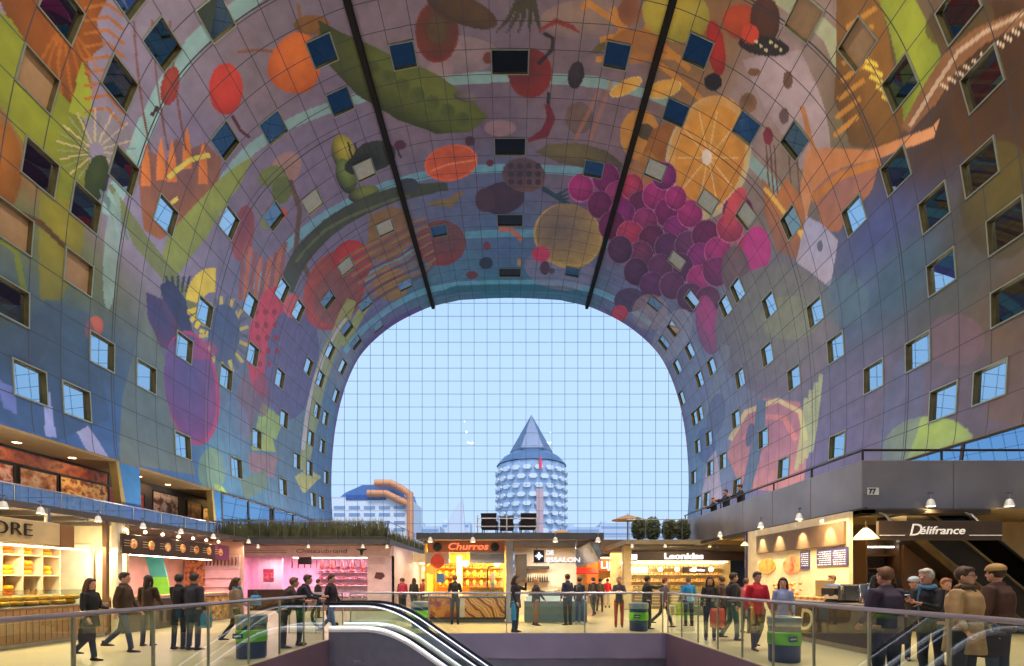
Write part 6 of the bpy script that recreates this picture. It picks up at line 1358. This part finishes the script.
    g.tube([mid+Vector((0, 0, -.06*K)), mid+Vector((0, 0, .0)), mid+Vector((0, 0, .12*K))], [(.15*K*w, .11*K*w), (.158*K*w, .118*K*w), (.145*K*w, .11*K*w)], 16)
    for s_ in (-1, 1):
        hp, kn, an = joints[s_]; g.tube([hp+Vector((0, 0, .02*K)), hp.lerp(kn, .3), kn, kn.lerp(an, .4), an+Vector((0, 0, .0*K))], [.088*K*w, .083*K*w, .062*K*w, .058*K*w, .052*K*w], 12)
    if skirt: g.tube([mid+Vector((0, 0, .1*K)), mid+Vector((0, 0, -.38*K))], [(.15*K, .12*K), (.2*K, .17*K)], 16)
    o = ob('trousers', g, cloth(legs), t, local=True, smooth=True)
    rm = o.modifiers.new('fuse', 'REMESH'); rm.mode = 'VOXEL'; rm.voxel_size = .018; rm.use_smooth_shade = True
    sm_ = o.modifiers.new('soften', 'SMOOTH'); sm_.iterations = 2
    # shoes
    for s_ in (-1, 1):
        an = joints[s_][2]; q = MB(); q.tube([an+Vector((0, -.075, -.04))*K, an+Vector((0, -.02, -.036))*K, an+Vector((0, .08, -.048))*K, an+Vector((0, .17, -.058))*K], [(.034*K, .028*K), (.042*K, .036*K), (.042*K, .026*K), (.03*K, .014*K)], 12)
        q.tube([an+Vector((0, -.02, -.03))*K, an+Vector((0, -.01, .05))*K], [.048*K, .05*K], 10); ob('shoe', q, mat('shoe_%d_%d_%d' % shoe, shoe, .4), t, local=True, smooth=True)
    # hair
    hm = mat('hair_%d_%d_%d' % hair, hair, .6, var=.3, scale=25, bump=.3); q = MB()
    q.ell(hc+Vector((0, -.022, .03))*K, (.092*K, .098*K, .108*K), 18, 12)
    q.ell(hc+Vector((0, .03, .085))*K, (.075*K, .062*K, .04*K), 14, 8)
    if hairlen:
        q.tube([hc+Vector((0, -.045, .03))*K, hc+Vector((0, -.075, -.08))*K, hc+Vector((0, -.1, -.1-hairlen*.6))*K, hc+Vector((0, -.1, -.12-hairlen))*K], [(.09*K, .06*K), (.1*K, .055*K), (.1*K, .045*K), (.05*K, .02*K)], 14)
        for s_ in (-1, 1): q.tube([hc+Vector((.072*s_, .01, .05))*K, hc+Vector((.088*s_, .0, -.06))*K, hc+Vector((.09*s_, -.03, -.1-hairlen*.5))*K], [.026*K, .03*K, .022*K], 8)
    ob('hair', q, hm, t, local=True, smooth=True)
    if hat:
        q = MB(); q.ell(hc+Vector((0, -.01, .075))*K, (.105*K, .115*K, .075*K), 18, 10); q.tube([hc+Vector((0, 0, .05))*K, hc+Vector((0, 0, .075))*K], [.112*K, .112*K], 18); ob('hat', q, cloth(hat), t, local=True, smooth=True)
    for s_ in (-1, 1):
        q = MB(); q.ell(hc+Vector((.031*s_, .084, .006))*K, (.012*K, .009*K, .008*K), 8, 6); ob('eye', q, EYEM, t, local=True, smooth=True)
    q = MB(); q.ell(hc+Vector((0, .087, -.056))*K, (.024*K, .01*K, .007*K), 8, 6); ob('mouth', q, LIP, t, local=True, smooth=True)
    if glasses:
        q = MB()
        for s_ in (-1, 1):
            q.tube([hc+Vector((.034*s_+.024*math.cos(a), .1, .004+.018*math.sin(a)))*K for a in [2*PI*k/12 for k in range(13)]], .0025*K, 5, cap=False); q.tube([hc+Vector((.058*s_, .1, .008))*K, hc+Vector((.08*s_, .0, .01))*K], .0025*K, 5)
        q.tube([hc+Vector((-.01, .102, .006))*K, hc+Vector((.01, .102, .006))*K], .0025*K, 5); ob('glasses', q, DARK, t, local=True)
    if scarf:
        q = MB(); q.tube([U((.085*math.cos(a), .01+.085*math.sin(a), 1.47+.012*math.sin(2*a))) for a in [2*PI*k/14 for k in range(15)]], .035*K, 8, cap=False); q.tube([U((.03, .1, 1.46)), U((.05, .135, 1.3)), U((.05, .14, 1.12))], [(.035*K, .02*K)]*3, 8); ob('scarf', q, cloth(scarf), t, local=True, smooth=True)
    return t, {s_: (Matrix.Rotation(math.radians(face), 4, 'Z')@AJ[s_][2])+Vector((x, y, z)) for s_ in (-1, 1)}, K
def bag(p, rgb, label, w=.32, h=.36, d=.12, rz=0., drop=.1, hoop=.12):
    """hand bag hanging from point p (a hand)"""
    x, y, z = p; z -= drop; t = T('bag', label, 'bag', (x, y, z-h)); c, s_ = math.cos(rz), math.sin(rz)
    def tr(u, v, q): return (x+u*c-v*s_, y+u*s_+v*c, z+q)
    mb = MB(); mb.loft([[tr(a*ww, b_*dd, q) for a, b_ in ((-.5, -.5), (-.2, -.62), (.2, -.62), (.5, -.5), (.5, .5), (.2, .62), (-.2, .62), (-.5, .5))] for ww, dd, q in ((w*.92, d, -h), (w, d*1.05, -h*.6), (w, d*.8, -h*.12), (w*.96, d*.3, 0))]); ob('pouch', mb, cloth(rgb), t)
    mb = MB(); mb.tube([tr(-w*.25, 0, -.01), tr(-w*.22, 0, hoop*.7), tr(0, 0, hoop), tr(w*.22, 0, hoop*.7), tr(w*.25, 0, -.01)], .008, 6); ob('handle', mb, cloth(tuple(int(v*.7) for v in rgb)), t)
    return t
def at(px, feet, zf=0.):
    s = (feet-CY)/(EYE-zf); return ((px-CX)/s, F/s)
def P_(px, feet, *a, **k):
    x, y = at(px, feet); return person(x, y, *a, **k)
BLK = (26, 26, 30)
# -- left side
_, H, _k = P_(90, 660, -90, 'person with long brown hair in a black coat walking right past the cheese shop', BLK, (44, 56, 78), (74, 46, 30), 1.62, hem=.72, hairlen=.22, step=16, shoe=(20, 18, 20), arms=((12, 8, 70, 10), (4, 8, 25, 0)))
bag(H[1]+Vector((0, -.02, -.05)), (40, 34, 36), 'dark shoulder bag carried by the person passing the cheese shop', .3, .3, .1, PI/2)
P_(124, 652, -80, 'tall person in brown jacket and blue jeans striding past the slim post', (72, 54, 42), (52, 66, 96), (56, 42, 34), 1.76, step=17, hem=.84, skirt=False)
P_(148, 646, 10, 'person with curly dark hair and brown jacket seen from behind at the snack stall', (58, 42, 34), (48, 56, 80), (34, 24, 20), 1.68, hairlen=.1, hem=.8, arms=((10, 10, 40, 0), (14, 10, 40, 0)))
P_(179, 649, 0, 'person in black coat with hood seen from behind, left one of the dark pair', (30, 28, 34), (36, 44, 64), (30, 24, 22), 1.7, hem=.74, arms=((20, 8, 30, 0), (6, 8, 14, 0)))
_, H, _k = P_(194, 650, -15, 'person in dark grey jacket standing right in the dark pair before the tub counter', (48, 46, 58), (40, 56, 82), (44, 34, 30), 1.72, hem=.78, stout=1.1)
bag(H[1], (60, 140, 180), 'light blue carrier bag held beside the dark pair', .26, .34, .1, .2, drop=.05)
_, H, _k = P_(236, 643, -60, 'person in sand coat with brown hair walking right before the butcher', (150, 126, 104), (40, 34, 34), (86, 50, 34), 1.64, hem=.66, hairlen=.14, step=12, shoe=(24, 20, 20), scarf=(80, 130, 170), arms=((30, 6, 60, 10), (10, 8, 50, 0)))
bag(H[-1]+Vector((.1, 0, .12)), (60, 150, 200), 'bright blue bag carried in front of the sand coat', .34, .26, .12, -.6, drop=.02, hoop=.1)
P_(284, 648, -60, 'person in olive brown jacket bending forward at the left railing end', (62, 52, 46), (34, 36, 44), (110, 76, 54), 1.66, lean=18, hem=.82, arms=((30, 8, 50, 0), (34, 8, 50, 0)))
P_(300, 645, -75, 'person in navy jacket leaning on the railing next to the escalator', (36, 38, 56), (34, 38, 50), (74, 56, 44), 1.72, lean=14, hem=.82, arms=((46, 6, 40, 0), (40, 6, 40, 0)))
P_(331, 636, -100, 'person in maroon black jacket and light jeans stepping onto the escalator', (48, 34, 44), (88, 116, 170), (52, 36, 32), 1.74, step=16, hem=.88, shoe=(180, 180, 190))
P_(318, 618, -40, 'person in dark jacket standing further back before the meat counter', (34, 28, 34), (36, 34, 40), (60, 40, 34), 1.6, hem=.8)
P_(403, 613, 30, 'person in pink and red striped sweater in the aisle beside the churros kiosk', (196, 60, 84), (54, 48, 50), (92, 56, 40), 1.66, hem=.92)
P_(414, 614, -10, 'person in dark green jacket right of the pink sweater in the aisle', (52, 56, 46), (56, 48, 40), (62, 42, 34), 1.66, hem=.8, hairlen=.1)
P_(401.5, 611, 40, 'person in brown jacket furthest left in the aisle', (94, 66, 50), (50, 48, 54), (120, 76, 50), 1.66, hem=.86)
P_(423, 609, -30, 'person in rust sweater at the left end of the churros counter', (150, 74, 50), (60, 50, 50), (104, 64, 44), 1.64, hem=.92)
# -- centre
P_(455, 624.5, 5, 'person with ginger hair in a black t-shirt standing before the churros kiosk', (34, 34, 40), (44, 54, 70), (150, 92, 50), 1.76, hem=.9, arms=((24, 10, 70, 10), (24, 10, 60, 10)))
_, H, _k = P_(515.5, 632, -120, 'person in black coat and jeans drinking at the grey post', (42, 34, 42), (66, 84, 120), (40, 28, 26), 1.7, hem=.74, arms=((70, 10, 100, 10), (10, 8, 20, 0)), hairlen=.08)
bag(H[1]+Vector((-.1, 0, 0)), (70, 160, 200), 'bright light blue bag beside the person drinking at the grey post', .2, .5, .1, 1.2, drop=.02)
P_(536, 625.5, -70, 'person in charcoal jacket and tan trousers reaching towards the ice cream counter', (52, 46, 50), (130, 104, 84), (176, 132, 92), 1.62, hem=.84, arms=((60, 8, 20, 0), (20, 8, 20, 0)))
_, H, _k = P_(567.5, 625, 30, 'person in denim blue jacket with a strap across the back at the ice cream counter', (44, 52, 76), (30, 30, 36), (52, 38, 34), 1.78, hem=.86)
P_(579.5, 624.5, -30, 'person in navy jacket and blue jeans at the right end of the ice cream counter', (40, 46, 66), (48, 76, 130), (64, 48, 40), 1.68, hem=.84, shoe=(200, 200, 206))
P_(593, 616, 20, 'person in black jacket walking away in the right aisle', (36, 34, 38), (32, 32, 38), (50, 36, 30), 1.7, step=12, hem=.8)
P_(600, 612, -20, 'person in brown jacket just behind the black jacket in the right aisle', (92, 72, 54), (50, 46, 46), (60, 44, 36), 1.66, step=8)
P_(607.5, 608, -10, 'person in bright red sweater and white trousers in the right aisle', (206, 28, 44), (220, 204, 184), (40, 28, 26), 1.66, hem=.88)
_, H, _k = P_(619, 627, 170, 'person with grey hair, dark jacket and rust red trousers facing the viewer', (56, 56, 66), (176, 78, 50), (150, 136, 124), 1.68, hem=.84, arms=((34, 10, 70, 30), (34, 10, 70, 30)))
P_(647, 629, -80, 'person in black jacket pointing right behind the corner litter bin', (38, 36, 42), (36, 36, 44), (44, 34, 30), 1.7, step=6, arms=((20, 8, 90, 0), (80, 10, 30, 0)), hem=.8)
P_(664.5, 627, -90, 'person in grey purple jacket walking right before the chocolate shop', (82, 74, 92), (48, 48, 58), (92, 52, 40), 1.66, step=18, hem=.84)
_, H, _k = P_(688.5, 626, 5, 'person in bright blue jacket seen from behind before the chocolate shop', (24, 122, 184), (40, 44, 56), (96, 74, 56), 1.66, hem=.84, stout=1.15, arms=((0, 16, 10, 0), (0, 14, 10, 0)))
bag(H[-1], (170, 186, 40), 'lime green carrier bag in the hand of the blue jacket', .3, .42, .1, 0, drop=.03, hoop=.1)
_, H, _k = P_(710, 640, 160, 'person in black coat with dark brown hair holding a coral bag', (38, 32, 34), (36, 34, 40), (52, 30, 26), 1.66, hem=.74, hairlen=.16, arms=((10, 8, 16, 0), (10, 8, 16, 0)))
bag(H[-1]+Vector((-.06, -.05, 0)), (214, 84, 66), 'coral red shopping bag held low by the black coat', .36, .5, .14, .2, drop=.02)
P_(733, 640, -100, 'person in black jacket and teal trousers right of the coral bag', (40, 38, 46), (56, 94, 100), (60, 44, 36), 1.76, hem=.84, step=8, stout=1.1)
P_(722, 630, 20, 'person with brown jacket half hidden behind the black coat', (70, 52, 46), (44, 44, 52), (60, 40, 34), 1.68, hem=.8)
P_(746, 633, -60, 'person in red and white striped jacket left of the red jacket', (190, 96, 100), (92, 82, 84), (80, 56, 46), 1.62, hem=.82)
_, H, _k = P_(757, 650, 180, 'person in bright red jacket and grey trousers walking towards the viewer', (196, 30, 52), (58, 58, 66), (70, 54, 46), 1.76, hem=.8, step=10, stout=1.1, glasses=True)
P_(783, 652, 150, 'person with dark hair in a lilac blue jacket behind the large litter bin', (140, 152, 196), (190, 186, 180), (46, 30, 30), 1.62, hem=.74, hairlen=.16)
person(8.95, 13.7, 90, 'person in white shirt working behind the bakery counter', (226, 226, 226), (40, 36, 40), (120, 84, 54), 1.72, hem=.92, arms=((34, 8, 50, 0), (34, 8, 50, 0)), lean=10)
# -- near group on the right, behind the railing
def NP(px, Y, *a, **k): return person((px-CX)*Y/F, Y, *a, near=True, **k)
_, H, _k = NP(886, 6.85, 12, 'person in quilted dark purple coat with light brown hair seen from behind', (62, 50, 68), (36, 38, 56), (112, 74, 48), 1.74, hem=.72, stout=1.25, arms=((10, 6, 40, 20), (10, 6, 40, 20)))
_, H, _k = NP(931, 7.55, 110, 'person with white hair and black jacket looking down at a phone', (28, 30, 38), (36, 44, 66), (200, 190, 178), 1.74, hem=.8, scarf=(90, 140, 180), arms=((30, 8, 80, 30), (34, 8, 84, 30)), lean=8)
ph = (H[-1]+H[1])/2+Vector((-.08, 0, .1)); t = T('phone', 'bright lit phone held by the white haired person', 'phone', tuple(ph)); mb = MB(); mb.box(ph.x-.075, ph.x+.0, ph.y-.045, ph.y+.045, ph.z-.005, ph.z+.005, .003); ob('case', mb, DARK, t); mb = MB(); mb.box(ph.x-.07, ph.x-.005, ph.y-.04, ph.y+.04, ph.z+.0052, ph.z+.0062); ob('screen', mb, mat('phone_screen', (220, 230, 255), .3, emit=2.5), t)
_, H, _k = NP(964, 6.55, -155, 'person with glasses, brown hair and beige trench coat on the right', (176, 142, 98), (46, 48, 60), (74, 50, 38), 1.74, hem=.62, stout=1.2, glasses=True, scarf=(74, 62, 50), arms=((6, 12, 24, 0), (6, 12, 24, 0)))
bag(H[-1]+Vector((-.02, 0, .02)), (44, 34, 42), 'black handbag carried by the beige trench coat', .46, .32, .16, .2, drop=.03)
for q, (zz, dx) in enumerate(((1.30, -.07), (1.30, .07), (1.14, -.07), (1.14, .07))): pass
NP(997, 7.2, 20, 'person in brown leather jacket with tan cap seen from behind at the right edge', (78, 50, 40), (52, 64, 84), (60, 42, 34), 1.78, hem=.82, stout=1.2, hat=(176, 140, 84))
person(8.0, 9.9, 150, 'person in black with white cap between the purple coat and the white hair', (26, 28, 34), (34, 34, 40), (30, 26, 26), 1.62, hat=(190, 198, 210))
person(8.15, 9.35, 170, 'person with light brown hair behind the white haired person', (60, 56, 70), (40, 40, 48), (150, 96, 66), 1.6)
# -- three people leaning on the parapet
for px, lab, c, h_, hr_ in ((714, 'person in black jacket leftmost of the three leaning on the steel parapet', (28, 26, 30), 1.72, (96, 60, 40)), (726.5, 'person in dark blue jacket in the middle of the three at the steel parapet', (34, 40, 60), 1.88, (40, 34, 34)), (741, 'person with brown cap rightmost of the three leaning on the steel parapet', (36, 34, 44), 1.82, (50, 36, 32))):
    Y = F*(MX+.55)/(px-CX); person(MX+.55, Y, 90, lab, c, (36, 38, 48), hr_, h_, z=ZF2, lean=3, arms=((50, 12, 50, 20), (50, 12, 50, 20)), hat=(92, 60, 44) if px == 741 else None)
# ------------------------------------------------------------------ counters, signs and shelving are things of their own
def regroup(stall, kids, name, label, cat, group=None, only=None):
    src = bpy.data.objects[stall]; ch = [c for c in src.children if c.name.split('.')[0] in kids]
    if only: ch = [c for i, c in enumerate(sorted(ch, key=lambda c: c.name)) if i in only]
    bpy.context.view_layer.update()
    pts = [c.matrix_world@Vector(b) for c in ch for b in c.bound_box]
    lo = Vector([min(p[k] for p in pts) for k in range(3)]); hi = Vector([max(p[k] for p in pts) for k in range(3)])
    base = Vector(((lo.x+hi.x)/2, (lo.y+hi.y)/2, lo.z)); t = T(name, label, cat, base, group)
    for c in ch: c.parent = t; c.location = src.location-base
    return t
regroup('cheese_shop', ('counter', 'plinth', 'worktop', 'glass_guard'), 'shop_counter', 'pale wood slatted counter of the cheese shop at the far left', 'counter')
regroup('cheese_shop', ('shelf_rack', 'rack_back'), 'shelf_rack', 'white open rack full of cheese wheels at the far left', 'shelf')
regroup('snack_stall', ('dark_fascia', 'purple_fascia_end', 'food_roundel', 'menu_lines'), 'picture_fascia', 'dark brown fascia with a row of food roundels above the snack stall', 'sign')
regroup('snack_stall', ('counter', 'tub_counter', 'worktop', 'plinth'), 'shop_counter', 'long brown counter with stacked tubs in the left row', 'counter')
regroup('snack_stall', ('shelf_unit',), 'shelf_unit', 'pale pink shelf unit at the end of the snack stall', 'shelf')
regroup('snack_stall', ('picture_board',), 'picture_board', 'brown patterned picture board left of the pink shelf unit', 'picture')
regroup('butcher_shop', ('white_fascia', 'letters', 'fascia_lines', 'bull_head_mark'), 'shop_fascia', 'pale rosy fascia with mauve lettering and a bull head mark', 'sign')
regroup('butcher_shop', ('counter_base', 'counter_shelf', 'front_glass'), 'display_counter', 'low glass meat counter under the pink butcher lights', 'counter')
regroup('butcher_shop', ('dark_cabinet',), 'floor_cabinet', 'dark brown cabinet below the red poster of the butcher', 'cabinet')
regroup('butcher_shop', ('menu_screen',), 'menu_screen', 'black screen hanging at the top of the butcher window', 'screen')
regroup('butcher_shop', ('cold_room_door', 'door_poster'), 'cold_room_door', 'pinkish white door with a dark red poster', 'door')
regroup('churros_kiosk', ('counter', 'photo_panel', 'pale_panel', 'plinth', 'worktop', 'glass_guard'), 'shop_counter', 'churros kiosk counter fronted with brown and yellow photo panels', 'counter')
regroup('churros_kiosk', ('orange_fascia', 'neon_letters', 'black_disc'), 'shop_fascia', 'orange fascia with glowing Churros lettering between two black discs', 'sign')
regroup('churros_kiosk', ('round_sign',), 'round_sign', 'pair of round red and yellow signs at the left of the churros kiosk', 'sign')
regroup('churros_kiosk', ('rolled_awning',), 'rolled_awning', 'short grey white awning at the right half of the churros kiosk', 'awning')
regroup('churros_kiosk', ('blue_notice',), 'notice', 'small light blue notice below the round red sign', 'sign')
regroup('ice_cream_parlour', ('counter', 'white_ledge', 'freezer_glass', 'tub_rack'), 'freezer_counter', 'blue grey ice cream counter with a bright white ledge', 'counter')
regroup('ice_cream_parlour', ('logo_board', 'star_cross_mark', 'letters', 'sign_frame'), 'shop_sign', 'white lit DE IJSSALON letters beside a dark square with a star cross', 'sign')
regroup('chocolate_shop', ('dark_fascia', 'letters', 'small_fascia'), 'shop_fascia', 'long dark aubergine fascia with white Leonidas lettering', 'sign')
regroup('chocolate_shop', ('lit_side_sign',), 'lit_box_sign', 'small glowing white box sign left of the dark aubergine fascia', 'sign')
regroup('chocolate_shop', ('inner_sign', 'inner_letters'), 'hanging_sign', 'small dark sign with white lettering inside the chocolate shop', 'sign')
regroup('chocolate_shop', ('counter', 'counter_slats', 'counter_glass'), 'shop_counter', 'taupe slatted counter of the chocolate shop with a glass top', 'counter')
regroup('bakery_cafe', ('counter', 'plinth', 'worktop', 'big_letter'), 'shop_counter', 'dark brown bakery counter with a large ivory letter D', 'counter')
regroup('bakery_cafe', ('brown_fascia', 'letters', 'swash_letter', 'fascia_line', 'fascia_bracket'), 'shop_fascia', 'brown fascia with white Délifrance script lettering', 'sign')
regroup('bakery_cafe', ('menu_board', 'menu_rows'), 'menu_board', 'navy menu boards with rows of white lettering on the cream wall', 'sign')
regroup('bakery_cafe', ('waffle_picture',), 'round_picture', 'golden round waffle picture on the cream bakery wall', 'picture')
regroup('bakery_cafe', ('fruit_tart_picture',), 'round_picture', 'orange red round picture beside the golden waffle picture', 'picture')
regroup('bakery_cafe', ('dark_shelf_unit', 'light_strip'), 'shelf_unit', 'dark brown shelf unit with bottles under the white script sign', 'shelf')
regroup('bakery_cafe', ('brown_cupboard',), 'cupboard', 'tall walnut brown cupboard right of the bottle shelves', 'cupboard')
regroup('bakery_cafe', ('framed_menu',), 'framed_picture', 'small golden framed picture left of the bottle shelves', 'picture')
o = regroup('bakery_cafe', ('tan_back_panel',), 'tan_partition', 'tan partition panel behind the dark rising escalator', 'partition')
regroup('orange_stall', ('orange_panel', 'sign_board', 'letters', 'white_emblem'), 'shop_fascia', 'orange and red glowing sign boards at the end of the right aisle', 'sign')
regroup('orange_stall', ('counter',), 'shop_counter', 'cream counter of the far orange stall', 'counter')
regroup('produce_stall', ('counter',), 'shop_counter', 'tan counter in the aisle left of the churros kiosk', 'counter')
